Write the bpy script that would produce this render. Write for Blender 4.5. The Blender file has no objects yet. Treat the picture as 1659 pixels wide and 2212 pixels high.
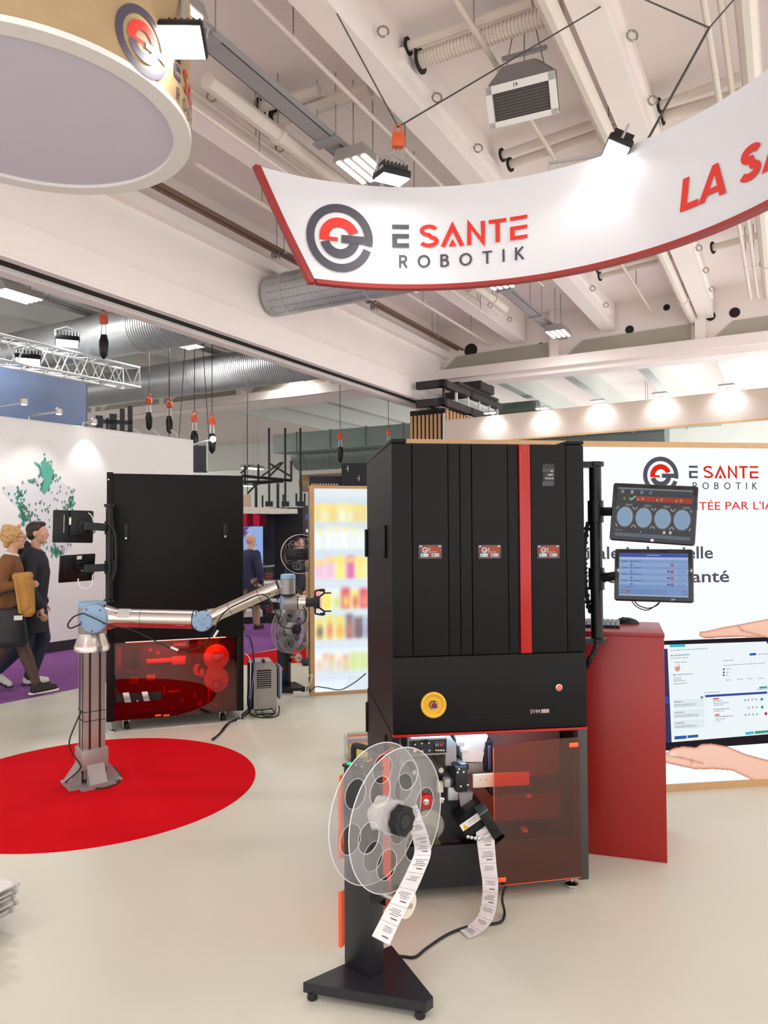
import bpy, bmesh, math, random
import numpy as np
from mathutils import Vector as V, Matrix as M, Euler
random.seed(7); np.random.seed(7)
S = bpy.context.scene
COL = S.collection
PI = math.pi
R = math.radians

# ---------------------------------------------------------------- camera
FPX, EYE, CX, CY = 1580.0, 1.68, 829.5, 1106.0
PITCH, ROLL = math.atan(37 / 1580), 0.006
cd = bpy.data.cameras.new('camera'); cam = bpy.data.objects.new('camera', cd); COL.objects.link(cam)
cd.sensor_fit = 'HORIZONTAL'; cd.sensor_width = 36; cd.lens = FPX / 1659 * 36
cd.clip_start = 0.05; cd.clip_end = 200
cam.location = (0, 0, EYE); cam.rotation_euler = (PI / 2 + PITCH, ROLL, 0)
S.camera = cam
CROT = Euler((PI / 2 + PITCH, ROLL, 0)).to_matrix()
# ---------------------------------------------------------------- world and exposure
w = bpy.data.worlds.new('hall_ambient'); S.world = w; w.use_nodes = True
w.node_tree.nodes['Background'].inputs[0].default_value = (1.0, 0.99, 0.985, 1)
w.node_tree.nodes['Background'].inputs[1].default_value = 1.95
S.view_settings.view_transform = 'Standard'; S.view_settings.look = 'None'
S.view_settings.gamma = 1; S.view_settings.exposure = 0.0
S.view_settings.use_curve_mapping = False

# ---------------------------------------------------------------- measuring helpers
def ray(px, py):
    return CROT @ V(((px - CX) / FPX, -(py - CY) / FPX, -1))
def P(px, py, Y):                      # world point seen at a pixel, Y metres away
    d = ray(px, py); return V((0, 0, EYE)) + d * (Y / d.y)
def PZ(px, py, z):                     # world point seen at a pixel, at height z
    d = ray(px, py); return V((0, 0, EYE)) + d * ((z - EYE) / d.z)
def on_plane(px, py, o, n):            # where the ray meets a plane
    d = ray(px, py); e = V((0, 0, EYE)); return e + d * ((V(o) - e).dot(n) / d.dot(n))

# hall axes: HA runs along the aisle, HB across it
TH = math.atan2(870, FPX)
HA = V((math.sin(TH), math.cos(TH), 0)); HB = V((math.cos(TH), -math.sin(TH), 0))
def H(a, b, z): return HA * a + HB * b + V((0, 0, z))
HALLROT = -TH                          # local x = HB, local y = HA

# ---------------------------------------------------------------- materials
def lin(c):
    return [((v / 255) / 12.92 if v / 255 <= .04045 else ((v / 255 + .055) / 1.055) ** 2.4) for v in c]
MATS = {}
def mat(name, rgb, rough=.5, metal=0., var=.06, scale=6., bump=0., bscale=80., coat=0., spec=.5, aniso=None):
    if name in MATS: return MATS[name]
    m = bpy.data.materials.new(name); m.use_nodes = True; MATS[name] = m
    nt = m.node_tree; b = nt.nodes['Principled BSDF']; c = lin(rgb)
    tc = nt.nodes.new('ShaderNodeTexCoord'); nz = nt.nodes.new('ShaderNodeTexNoise')
    nz.inputs['Scale'].default_value = scale; nz.inputs['Detail'].default_value = 4
    nt.links.new(tc.outputs['Object'], nz.inputs['Vector'])
    mx = nt.nodes.new('ShaderNodeMix'); mx.data_type = 'RGBA'
    mx.inputs['A'].default_value = [v * (1 - var) for v in c] + [1]
    mx.inputs['B'].default_value = [min(1, v * (1 + var)) for v in c] + [1]
    nt.links.new(nz.outputs['Fac'], mx.inputs['Factor'])
    nt.links.new(mx.outputs['Result'], b.inputs['Base Color'])
    b.inputs['Roughness'].default_value = rough; b.inputs['Metallic'].default_value = metal
    b.inputs['Specular IOR Level'].default_value = spec
    if coat: b.inputs['Coat Weight'].default_value = coat; b.inputs['Coat Roughness'].default_value = .1
    if bump:
        n2 = nt.nodes.new('ShaderNodeTexNoise'); n2.inputs['Scale'].default_value = bscale
        nt.links.new(tc.outputs['Object'], n2.inputs['Vector'])
        bp = nt.nodes.new('ShaderNodeBump'); bp.inputs['Strength'].default_value = bump; bp.inputs['Distance'].default_value = .002
        nt.links.new(n2.outputs['Fac'], bp.inputs['Height']); nt.links.new(bp.outputs['Normal'], b.inputs['Normal'])
    return m
def emit(name, rgb, strength=1.):
    if name in MATS: return MATS[name]
    m = bpy.data.materials.new(name); m.use_nodes = True; MATS[name] = m
    nt = m.node_tree; nt.nodes.remove(nt.nodes['Principled BSDF'])
    e = nt.nodes.new('ShaderNodeEmission'); e.inputs[0].default_value = lin(rgb) + [1]; e.inputs[1].default_value = strength
    nt.links.new(e.outputs[0], nt.nodes['Material Output'].inputs[0]); return m
def clear(name, rgb, gloss=.08, rough=.03, haze=0.):      # tinted transparent sheet with a surface sheen
    if name in MATS: return MATS[name]
    m = bpy.data.materials.new(name); m.use_nodes = True; MATS[name] = m
    nt = m.node_tree; nt.nodes.remove(nt.nodes['Principled BSDF'])
    t = nt.nodes.new('ShaderNodeBsdfTransparent'); t.inputs[0].default_value = lin(rgb) + [1]
    g = nt.nodes.new('ShaderNodeBsdfGlossy'); g.inputs['Roughness'].default_value = rough
    fr = nt.nodes.new('ShaderNodeFresnel'); fr.inputs[0].default_value = 1.45
    ge = nt.nodes.new('ShaderNodeNewGeometry'); io = nt.nodes.new('ShaderNodeMath'); io.operation = 'MULTIPLY_ADD'
    io.inputs[1].default_value = 1/1.45-1.45; io.inputs[2].default_value = 1.45    # same sheen on both faces of the sheet
    nt.links.new(ge.outputs['Backfacing'], io.inputs[0]); nt.links.new(io.outputs[0], fr.inputs[0])
    ad = nt.nodes.new('ShaderNodeMath'); ad.operation = 'MULTIPLY_ADD'; ad.inputs[1].default_value = 1.; ad.inputs[2].default_value = gloss - .04
    ad.use_clamp = True
    mx = nt.nodes.new('ShaderNodeMixShader')
    nt.links.new(fr.outputs[0], ad.inputs[0]); nt.links.new(ad.outputs[0], mx.inputs[0])
    nt.links.new(t.outputs[0], mx.inputs[1]); nt.links.new(g.outputs[0], mx.inputs[2])
    out = mx
    if haze:
        df = nt.nodes.new('ShaderNodeBsdfDiffuse'); df.inputs[0].default_value = (.9, .9, .92, 1); tr_ = nt.nodes.new('ShaderNodeBsdfTranslucent'); tr_.inputs[0].default_value = (.9, .9, .92, 1)
        m2 = nt.nodes.new('ShaderNodeMixShader'); m2.inputs[0].default_value = .5; nt.links.new(df.outputs[0], m2.inputs[1]); nt.links.new(tr_.outputs[0], m2.inputs[2])
        out = nt.nodes.new('ShaderNodeMixShader'); out.inputs[0].default_value = haze; nt.links.new(mx.outputs[0], out.inputs[1]); nt.links.new(m2.outputs[0], out.inputs[2])
    nt.links.new(out.outputs[0], nt.nodes['Material Output'].inputs[0]); return m
def picmat(name, strength=1., lit=False, glossy=.0):
    if name in MATS: return MATS[name]
    m = bpy.data.materials.new(name); m.use_nodes = True; MATS[name] = m
    nt = m.node_tree; a = nt.nodes.new('ShaderNodeAttribute'); a.attribute_name = 'Col'
    b = nt.nodes['Principled BSDF']
    if lit: nt.links.new(a.outputs['Color'], b.inputs['Base Color']); b.inputs['Roughness'].default_value = .6
    else:
        b.inputs['Base Color'].default_value = (.01, .01, .01, 1); b.inputs['Roughness'].default_value = .25
        b.inputs['Specular IOR Level'].default_value = .2
        nt.links.new(a.outputs['Color'], b.inputs['Emission Color']); b.inputs['Emission Strength'].default_value = strength
    return m

# ---------------------------------------------------------------- mesh builder
def frame(o, z, x=None):
    z = V(z).normalized(); x = V(x) if x is not None else (V((1, 0, 0)) if abs(z.x) < .9 else V((0, 1, 0)))
    y = z.cross(x).normalized(); x = y.cross(z).normalized()
    m = M((x, y, z)).transposed().to_4x4(); m.translation = V(o); return m
class MB:
    def __init__(s): s.v = []; s.f = []
    def add(s, vs, fs, m=None):
        o = len(s.v); s.v += [tuple(m @ V(v)) if m else tuple(v) for v in vs]; s.f += [tuple(i + o for i in f) for f in fs]; return s
    def box(s, x0, y0, z0, x1, y1, z1, m=None):
        return s.add([(x0,y0,z0),(x1,y0,z0),(x1,y1,z0),(x0,y1,z0),(x0,y0,z1),(x1,y0,z1),(x1,y1,z1),(x0,y1,z1)],
                     [(0,3,2,1),(4,5,6,7),(0,1,5,4),(1,2,6,5),(2,3,7,6),(3,0,4,7)], m)
    def rbox(s, x0, y0, z0, x1, y1, z1, r=.005, seg=2, m=None):
        bm = bmesh.new(); bmesh.ops.create_cube(bm, size=1)
        bmesh.ops.scale(bm, vec=(x1-x0, y1-y0, z1-z0), verts=bm.verts)
        bmesh.ops.translate(bm, vec=((x0+x1)/2, (y0+y1)/2, (z0+z1)/2), verts=bm.verts)
        r = min(r, .49*min(abs(x1-x0), abs(y1-y0), abs(z1-z0)))
        bmesh.ops.bevel(bm, geom=list(bm.edges), offset=r, segments=seg, profile=.5, affect='EDGES')
        s.bm(bm, m); return s
    def bm(s, bm, m=None):
        bm.verts.index_update(); s.add([v.co.copy() for v in bm.verts], [[v.index for v in f.verts] for f in bm.faces], m); bm.free(); return s
    def cyl(s, p0, p1, r0, r1=None, n=16):
        p0, p1 = V(p0), V(p1); r1 = r0 if r1 is None else r1; m = frame(p0, p1 - p0); h = (p1 - p0).length
        vs = [(r0*math.cos(2*PI*i/n), r0*math.sin(2*PI*i/n), 0) for i in range(n)] + [(r1*math.cos(2*PI*i/n), r1*math.sin(2*PI*i/n), h) for i in range(n)]
        fs = [(i, (i+1) % n, n+(i+1) % n, n+i) for i in range(n)] + [tuple(range(n-1, -1, -1)), tuple(range(n, 2*n))]
        return s.add(vs, fs, m)
    def lathe(s, prof, o=(0,0,0), axis=(0,0,1), n=24, m=None, caps=True):
        m = m or frame(o, axis); k = len(prof)
        vs = [(r*math.cos(2*PI*i/n), r*math.sin(2*PI*i/n), h) for r, h in prof for i in range(n)]
        fs = [(j*n+i, j*n+(i+1) % n, (j+1)*n+(i+1) % n, (j+1)*n+i) for j in range(k-1) for i in range(n)]
        if caps and prof[0][0] > 1e-6: fs.append(tuple(range(n-1, -1, -1)))
        if caps and prof[-1][0] > 1e-6: fs.append(tuple(range((k-1)*n, k*n)))
        return s.add(vs, fs, m)
    def tube(s, pts, r, n=8, closed=False, smooth=0):
        pts = [V(p) for p in pts]
        if smooth: pts = spline(pts, smooth, closed)
        N = len(pts); rs = r if isinstance(r, (list, tuple)) else [r]*N
        if len(rs) != N: rs = [np.interp(i/(N-1), np.linspace(0, 1, len(rs)), rs) for i in range(N)]
        T = []
        for i in range(N):
            a = pts[(i-1) % N] if closed or i else pts[i]; b = pts[(i+1) % N] if closed or i < N-1 else pts[i]
            t = (b - a); T.append(t.normalized() if t.length > 1e-9 else V((0, 0, 1)))
        u = T[0].orthogonal().normalized(); vs = []
        for i in range(N):
            u = (u - T[i]*u.dot(T[i])); u = u.normalized() if u.length > 1e-6 else T[i].orthogonal().normalized(); w_ = T[i].cross(u)
            vs += [pts[i] + (u*math.cos(2*PI*k/n) + w_*math.sin(2*PI*k/n))*rs[i] for k in range(n)]
        fs = [(i*n+k, i*n+(k+1) % n, ((i+1) % N)*n+(k+1) % n, ((i+1) % N)*n+k) for i in range(N if closed else N-1) for k in range(n)]
        if not closed: fs += [tuple(range(n-1, -1, -1)), tuple(range((N-1)*n, N*n))]
        return s.add(vs, fs)
    def prism(s, poly, z0, z1, m=None):
        n = len(poly)
        return s.add([(x, y, z0) for x, y in poly] + [(x, y, z1) for x, y in poly],
                     [tuple(range(n-1, -1, -1)), tuple(range(n, 2*n))] + [(i, (i+1) % n, n+(i+1) % n, n+i) for i in range(n)], m)
    def ell(s, c, r, m=None, nu=16, nv=10):
        r = (r, r, r) if isinstance(r, (int, float)) else r
        vs = [(0, 0, -1)] + [(math.cos(2*PI*i/nu)*math.sin(PI*j/nv), math.sin(2*PI*i/nu)*math.sin(PI*j/nv), -math.cos(PI*j/nv)) for j in range(1, nv) for i in range(nu)] + [(0, 0, 1)]
        fs = [(0, 1+(i+1) % nu, 1+i) for i in range(nu)]
        fs += [(1+j*nu+i, 1+j*nu+(i+1) % nu, 1+(j+1)*nu+(i+1) % nu, 1+(j+1)*nu+i) for j in range(nv-2) for i in range(nu)]
        L = len(vs)-1; fs += [(L, 1+(nv-2)*nu+i, 1+(nv-2)*nu+(i+1) % nu) for i in range(nu)]
        c = V(c); m2 = M.Translation(c) @ (m.to_4x4() if m else M()) @ M.Diagonal((*r, 1))
        return s.add(vs, fs, m2)
    def cap(s, p0, p1, r0, r1=None):   # tapered limb with round ends
        r1 = r0 if r1 is None else r1; s.cyl(p0, p1, r0, r1, 14); s.ell(p0, r0, nu=14, nv=8); s.ell(p1, r1, nu=14, nv=8); return s
    def loft(s, rings, n=24):          # closed stack of ellipses (cx, cy, z, rx, ry)
        vs = [(cx+rx*math.cos(2*PI*i/n), cy+ry*math.sin(2*PI*i/n), z) for cx, cy, z, rx, ry in rings for i in range(n)]; k = len(rings)
        fs = [(j*n+i, j*n+(i+1) % n, (j+1)*n+(i+1) % n, (j+1)*n+i) for j in range(k-1) for i in range(n)] + [tuple(range(n-1, -1, -1)), tuple(range((k-1)*n, k*n))]
        return s.add(vs, fs)
    def ribbon(s, pts, wvec, thick=.0008):
        pts = [V(p) for p in pts]; n = len(pts); vs = []
        for i, p in enumerate(pts):
            w_ = V(wvec[i]) if isinstance(wvec, list) else V(wvec)
            t = (pts[min(i+1, n-1)] - pts[max(i-1, 0)]).normalized(); k = t.cross(w_).normalized()*thick
            vs += [p-w_/2-k, p+w_/2-k, p+w_/2+k, p-w_/2+k]
        fs = [(4*i+j, 4*i+(j+1) % 4, 4*i+4+(j+1) % 4, 4*i+4+j) for i in range(n-1) for j in range(4)] + [(3,2,1,0), tuple(range(4*n-4, 4*n))]
        return s.add(vs, fs)
    def build(s, name, material, parent=None, smooth=False, ang=35, fix=False):
        me = bpy.data.meshes.new(name); me.from_pydata([tuple(v) for v in s.v], [], s.f); me.update()
        if fix:
            b = bmesh.new(); b.from_mesh(me); bmesh.ops.recalc_face_normals(b, faces=b.faces); b.to_mesh(me); b.free()
        if material: me.materials.append(material)
        if smooth:
            for p in me.polygons: p.use_smooth = True
            me.set_sharp_from_angle(angle=R(ang))
        o = bpy.data.objects.new(name, me); COL.objects.link(o)
        if parent is not None: o.parent = parent
        return o
def spline(pts, k=6, closed=False):
    n = len(pts); out = []
    g = lambda i: pts[i % n] if closed else pts[min(max(i, 0), n-1)]
    for i in range(n if closed else n-1):
        a, b, c, d = g(i-1), g(i), g(i+1), g(i+2)
        for j in range(k):
            t = j/k; out.append(.5*((2*b) + (c-a)*t + (2*a-5*b+4*c-d)*t*t + (3*b-a-3*c+d)*t**3))
    if not closed: out.append(pts[-1])
    return out

# ---------------------------------------------------------------- scene bookkeeping
def tag(o, label, cat, group=None, kind=None):
    if label: o['label'] = label
    if cat: o['category'] = cat
    if group: o['group'] = group
    if kind: o['kind'] = kind
    return o
def T(name, label, cat, loc=(0,0,0), rz=0., group=None, kind=None):
    o = bpy.data.objects.new(name, None); COL.objects.link(o); o.location = loc; o.rotation_euler = (0, 0, rz)
    return tag(o, label, cat, group, kind)
def struct(o): o['kind'] = 'structure'; return o
def copy_tree(o, parent=None):
    c = o.copy(); COL.objects.link(c); c.parent = parent
    for ch in list(o.children): copy_tree(ch, c)
    return c
def bx(name, material, parent, *a, r=0, seg=2, m=None, smooth=False):
    b = MB(); (b.rbox(*a, r=r, seg=seg, m=m) if r else b.box(*a, m=m)); return b.build(name, material, parent, smooth=smooth or bool(r))
def wire(name, pts, r, material, label=None, cat='cable', parent=None, group=None, k=6, n=6):
    o = MB().tube(pts, r, n, smooth=k).build(name, material, parent, smooth=True, ang=80)
    if label: tag(o, label, cat, group)
    return o

# ---------------------------------------------------------------- flat print: 2D outlines mapped on a surface
class Pr:
    def __init__(s): s.v = []; s.f = []
    def poly(s, pts): o = len(s.v); s.v += [tuple(p) for p in pts]; s.f.append(tuple(range(o, o+len(pts)))); return s
    def rect(s, x0, y0, x1, y1, nx=1):
        for i in range(nx):
            a = x0+(x1-x0)*i/nx; b = x0+(x1-x0)*(i+1)/nx; s.poly([(a,y0),(b,y0),(b,y1),(a,y1)])
        return s
    def stroke(s, pts, t):
        pts = [V((p[0], p[1])) for p in pts]; n = len(pts); L = []; Rr = []
        for i in range(n):
            d0 = (pts[i]-pts[i-1]).normalized() if i else (pts[1]-pts[0]).normalized()
            d1 = (pts[i+1]-pts[i]).normalized() if i < n-1 else d0
            nm = V((-d0.y-d1.y, d0.x+d1.x)); nm = nm.normalized() if nm.length > 1e-6 else V((-d0.y, d0.x))
            k = t/2/max(.35, nm.dot(V((-d0.y, d0.x)))); L.append(pts[i]+nm*k); Rr.append(pts[i]-nm*k)
        for i in range(n-1):
            m = max(1, int((pts[i+1]-pts[i]).length/(3*t)))
            for j in range(m):
                a, b = j/m, (j+1)/m
                s.poly([Rr[i].lerp(Rr[i+1], a), Rr[i].lerp(Rr[i+1], b), L[i].lerp(L[i+1], b), L[i].lerp(L[i+1], a)])
        return s
    def ring(s, cx, cy, r0, r1, a0=0, a1=360, n=48):
        for i in range(n):
            a = R(a0+(a1-a0)*i/n); b = R(a0+(a1-a0)*(i+1)/n)
            q = [(cx+r1*math.cos(a), cy+r1*math.sin(a)), (cx+r1*math.cos(b), cy+r1*math.sin(b)), (cx+r0*math.cos(b), cy+r0*math.sin(b)), (cx+r0*math.cos(a), cy+r0*math.sin(a))]
            s.poly(q[:3] if r0 < 1e-6 else q)
        return s
    def xf(s, fn): s.v = [fn(*p) for p in s.v]; return s
    def text(s, txt, x, y, h, align='LEFT', wide=1., bold=0.):
        cu = bpy.data.curves.new('t', 'FONT'); cu.body = txt; cu.size = h/.72; cu.align_x = align; cu.resolution_u = 3; cu.offset = bold*h
        ob = bpy.data.objects.new('t', cu); me = bpy.data.meshes.new_from_object(ob)
        o = len(s.v); s.v += [(x+v.co.x*wide, y+v.co.y) for v in me.vertices]; s.f += [tuple(i+o for i in p.vertices) for p in me.polygons]
        s.w = (max([v.co.x for v in me.vertices]) - min([v.co.x for v in me.vertices]))*wide if me.vertices else 0
        bpy.data.objects.remove(ob); bpy.data.meshes.remove(me); bpy.data.curves.remove(cu); return s
    def build(s, name, material, parent, fn):
        b = MB(); b.v = [tuple(fn(x, y)) for x, y in s.v]; b.f = s.f; return b.build(name, material, parent)
def arcpts(cx, cy, rx, ry, a0, a1, n=14):
    return [(cx+rx*math.cos(R(a0+(a1-a0)*i/n)), cy+ry*math.sin(R(a0+(a1-a0)*i/n))) for i in range(n+1)]
# drawn letters, height 1; each gives (strokes, width); 'A' is barless with a small wedge, 'E' has a detached top bar
def glyph(c, t):
    h = t/2
    if c == 'E': return [[(0,1-h),(.62,1-h)], [(.62,.5),(h,.5),(h,h),(.62,h)]], .62
    if c == 'e': return [[(.5,1-h),(h,1-h),(h,h),(.5,h)], [(h,.5),(.46,.5)]], .52
    if c == 'S': return [arcpts(.31,.735,.29-h*.4,.265-h,20,270)+arcpts(.31,.265,.31-h*.4,.265-h,90,-160)[1:]], .64
    if c == 'A': return [[(h*.6,0),(.4,1-h*1.5),(.8-h*.6,0)]], .8
    if c == 'a': return [[(h*.6,0),(.43,1-h*.8),(.86-h*.6,0)], [(.17,.25),(.69,.25)]], .86
    if c == 'N': return [[(h,0),(h,1-h),(.66-h,h),(.66-h,1)]], .66
    if c == 'T': return [[(0,1-h),(.64,1-h)], [(.32,1-h),(.32,0)]], .64
    if c == 'R': return [[(h,0),(h,1-h),(.3,1-h)]+arcpts(.3,.71,.25-h,.29-h,90,-90,8)[1:]+[(h,.42)], [(.3,.42),(.52,0)]], .56
    if c == 'O': return [arcpts(.42,.5,.42-h,.5-h,0,360,24)], .84
    if c == 'B': return [[(h,0),(h,1-h),(.3,1-h)]+arcpts(.3,.75,.23-h,.25-h,90,-90,8)[1:]+[(h,.5+h*.3)], [(.3,.5)]+arcpts(.32,.25+h*.5,.26-h,.25-h*.5,90,-90,8)[1:]+[(h,h)]], .58
    if c == 'I': return [[(h,0),(h,1)]], t
    if c == 'K': return [[(h,0),(h,1)], [(.52,1),(h,.42)], [(.2,.55),(.55,0)]], .56
    if c == 'L': return [[(h,1),(h,h),(.5,h)]], .5
    return [], .4
def word(p, txt, x, y, h, t, gap, shear=0.):
    for c in txt:
        st, w_ = glyph(c, t)
        for q in st: p.stroke([(x+(a+shear*b)*h, y+b*h) for a, b in q], t*h)
        if c == 'A' and not shear: p.poly([(x+.26*h, y), (x+.54*h, y), (x+.4*h, y+.33*h)])
        x += (w_+gap)*h
    return x
def logo(fn, parent, dark, red, cx, cy, r, inner=True):
    d = Pr(); d.ring(cx, cy, r*.76, r, -11, 340, 60)
    d.ring(cx, cy, r*.33, r*.60, 197, 347, 24).rect(cx+r*.06, cy-r*.13, cx+r*.80, cy+r*.10)
    d.build('emblem_ring', dark, parent, fn)
    q = Pr(); q.ring(cx, cy-r*.0, r*.32, r*.60, 20, 180, 24).rect(cx-r*.6, cy-r*.10, cx-r*.05, cy+r*.01)
    q.build('emblem_arc', red, parent, fn)
def brand(fn, parent, dark, red, x, y, h, t=.17, sub=True, dark2=None):
    """E SANTE over ROBOTIK; x,y lower left of the E, h its cap height"""
    d = Pr(); xe = word(d, 'E', x, y, h, t*1.15, .0); x2 = xe+.42*h; d.build('letter', dark, parent, fn)
    for c in 'SANTE': r_ = Pr(); x2 = word(r_, c, x2, y, h, t, .13); r_.build('letter', red, parent, fn)
    if sub:
        W = x2-.13*h-x; s2 = .55*h; ws = sum(glyph(c, .14)[1] for c in 'ROBOTIK')*s2
        xx = x+.05*W
        for c in 'ROBOTIK': k = Pr(); xx = word(k, c, xx, y-.33*h-s2, s2, .14, (W*.92-ws)/6/s2); k.build('letter', dark2 or dark, parent, fn)
    return x2

def grid_picture(name, material, parent, fn, w_, h_, nx, ny, colfn):
    """a screen or print: dense grid with a colour per vertex; colfn(U,V) in metres -> rgb 0..255"""
    us = np.linspace(0, w_, nx+1); vs = np.linspace(0, h_, ny+1); U, Vv = np.meshgrid(us, vs)
    C = np.clip(colfn(U, Vv), 0, 255)/255.; C = np.where(C <= .04045, C/12.92, ((C+.055)/1.055)**2.4)
    co = [tuple(fn(u, v)) for v in vs for u in us]
    fs = [(j*(nx+1)+i, j*(nx+1)+i+1, (j+1)*(nx+1)+i+1, (j+1)*(nx+1)+i) for j in range(ny) for i in range(nx)]
    me = bpy.data.meshes.new(name); me.from_pydata(co, [], fs); me.update()
    at = me.color_attributes.new('Col', 'FLOAT_COLOR', 'POINT')
    at.data.foreach_set('color', np.concatenate([C.reshape(-1, 3), np.ones((C.shape[0]*C.shape[1], 1))], 1).astype(np.float32).ravel())
    me.materials.append(material); o = bpy.data.objects.new(name, me); COL.objects.link(o); o.parent = parent; return o
def blend(C, mask, rgb): return C*(1-mask[..., None]) + np.array(rgb, float)*mask[..., None]
def mrect(U, Vv, x0, y0, x1, y1, s=.001):
    f = lambda d: np.clip(d/s+.5, 0, 1); return f(U-x0)*f(x1-U)*f(Vv-y0)*f(y1-Vv)
def mdisc(U, Vv, cx, cy, rx, ry=None, s=.001):
    ry = ry or rx; d = 1-np.sqrt(((U-cx)/rx)**2+((Vv-cy)/ry)**2); return np.clip(d*min(rx, ry)/s+.5, 0, 1)
def mpoly(U, Vv, pts):
    ins = np.zeros(U.shape, bool); n = len(pts); j = n-1
    for i in range(n):
        (xi, yi), (xj, yj) = pts[i], pts[j]
        c = ((yi > Vv) != (yj > Vv)) & (U < (xj-xi)*(Vv-yi)/((yj-yi) if yj != yi else 1e-9)+xi); ins ^= c; j = i
    return ins.astype(float)
def blur(Mk, k=1):
    for _ in range(k):
        Mk = np.pad(Mk, 1, mode='edge'); Mk = (Mk[:-2,1:-1]+Mk[2:,1:-1]+Mk[1:-1,:-2]+Mk[1:-1,2:]+4*Mk[1:-1,1:-1])/8
    return Mk

# ---------------------------------------------------------------- common materials
black = mat('black_powder_coat', (10, 9, 10), .5, spec=.22, var=.12, bump=.15, bscale=400)
blackp = mat('black_plastic', (13, 13, 15), .4, var=.1, spec=.35)
rubber = mat('black_rubber', (16, 16, 17), .6)
red_p = mat('red_panel', (150, 22, 20), .35, var=.05)
red_s = mat('red_gloss_strip', (164, 14, 9), .22, var=.05)
chrome = mat('chrome', (200, 200, 198), .18, 1.)
steel = mat('brushed_steel', (172, 172, 170), .32, 1., var=.08, scale=30)
alu = mat('aluminium', (196, 190, 188), .3, .9, var=.04, scale=20)
grey_p = mat('grey_paint', (150, 148, 144), .5)
white_p = mat('white_paint', (232, 229, 224), .5, var=.03)
cream_p = mat('cream_plate', (226, 218, 200), .5)
ink = mat('charcoal_ink', (66, 64, 74), .6, var=.02)
inkred = mat('red_ink', (214, 38, 22), .6, var=.02)
paper = mat('paper', (226, 222, 220), .55, var=.04, scale=40)
wood = mat('pale_wood', (196, 158, 112), .5, var=.12, scale=14)
# ================================================================ THE HALL
conc = mat('warm_white_concrete', (240, 229, 224), .8, var=.05, scale=1.2, bump=.2, bscale=30)
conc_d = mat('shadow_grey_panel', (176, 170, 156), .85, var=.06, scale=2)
conc_c = mat('cool_white_concrete', (226, 230, 224), .8, var=.05, scale=1.2, bump=.2, bscale=30)
pipe_w = mat('white_pipe_paint', (220, 208, 196), .55, var=.05)
pipe_b = mat('brown_conduit', (112, 84, 66), .5, var=.1)
galv = mat('galvanised_duct', (186, 188, 190), .4, .6, var=.15, scale=3)
galv_g = mat('green_grey_duct', (128, 140, 134), .45, .5, var=.12, scale=2)
tray_m = mat('grey_cable_tray', (166, 164, 164), .5, .3)
dark_hole = mat('dark_opening', (34, 30, 28), .9)
lampwhite = emit('lamp_tubes', (255, 250, 240), 9.)
flood_e = emit('flood_lens', (255, 252, 246), 30.)
fix_m = mat('fixture_housing', (168, 164, 160), .45, .3)

# ground
L0 = V((-3.747, 7.16, 0)); UA = V((.567, .8236, 0)); UB = V((.8236, -.567, 0))
floor_m = mat('cream_vinyl_floor', (210, 208, 193), .42, var=.035, scale=1.1, bump=.05, bscale=200)
purple = mat('purple_carpet', (144, 92, 156), .95, spec=.1, var=.1, scale=5, bump=.6, bscale=350)
red_c = mat('red_carpet', (206, 8, 24), .95, spec=.08, var=.07, scale=2.2, bump=.5, bscale=400)
poly = [L0-14*UA, L0+2.7*UA, L0+6.3*UA, (3, 15, 0), (7, 15, 0), (7, -1.5, 0), (-9, -1.5, 0)]
poly = [V(p) for p in poly]
poly[0] = L0-10.5*UA
struct(MB().prism([(p.x, p.y) for p in poly], -.03, 0).build('floor', floor_m))
struct(MB().prism([(-40, -2), (7, -2), (7, 50), (-40, 50)], -.09, -.03).build('floor_hall', mat('grey_hall_floor', (176, 172, 168), .7, var=.08, scale=2)))
ap_ = [L0-9*UA+UB*.4, L0+11*UA+UB*.4, L0+11*UA+UB*3.5, L0+17*UA+UB*3.5, L0+17*UA-UB*2.6, L0-9*UA-UB*2.6]
struct(MB().prism([(p.x, p.y) for p in ap_], -.04, -.012).build('floor_aisle', purple))
q = [PZ(515, 1417.5, 0), PZ(690, 1388.5, 0), PZ(700, 1430, 0), PZ(515, 1437, 0)]
struct(MB().prism([(p.x, p.y) for p in q][::-1], 0, .004).build('floor_red_strip', red_c))

# ceiling slab and beams (hall axes: local x = across, local y = along)
def hall(name): o = T(name, None, None, rz=HALLROT, kind='structure'); return o
ce = hall('ceiling')
bx('slab', conc, ce, -45, -12, 6.62, 25, 70, 6.9)
DJ = [-5.4, -3.36, -1.39, .58, 2.55, 4.5]
ring_m = steel
eye = None
for i, b0 in enumerate(DJ):
    j = T('trim_beam', None, None, rz=HALLROT, kind='structure')
    bx('beam', conc, j, b0-.14, -8, 6.0, b0+.14, 16.4, 6.62)
    bx('anchor_rail', conc, j, b0+.14, 0, 6.22, b0+.19, 5.2, 6.34)
    bx('anchor_rail', conc, j, b0+.14, 6.2, 6.22, b0+.19, 10.6, 6.34)
    bx('anchor_rail', conc, j, b0+.14, 11.4, 6.22, b0+.19, 15.8, 6.34)
    for k in range(11):
        if eye is None:
            t = [V((.05*math.cos(a), .05*math.sin(a), 0)) for a in np.linspace(0, 2*PI, 13)[:-1]]
            eye = MB().tube(t, .011, 6, closed=True).build('eye_bolt', ring_m, j, True); e = eye
        else: e = eye.copy(); COL.objects.link(e); e.parent = j
        e.location = (b0+.22, 3.4+k*1.17, 6.2); e.rotation_euler = (PI/2, 0, .6)
for i, b0 in enumerate([-9.6, -11.6, -13.6, -15.6, -17.6, -19.6, -22]):
    j = T('trim_beam', None, None, rz=HALLROT, kind='structure')
    bx('beam', conc_c, j, b0-.14, 3, 6.0, b0+.14, 16.4, 6.62)
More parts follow.
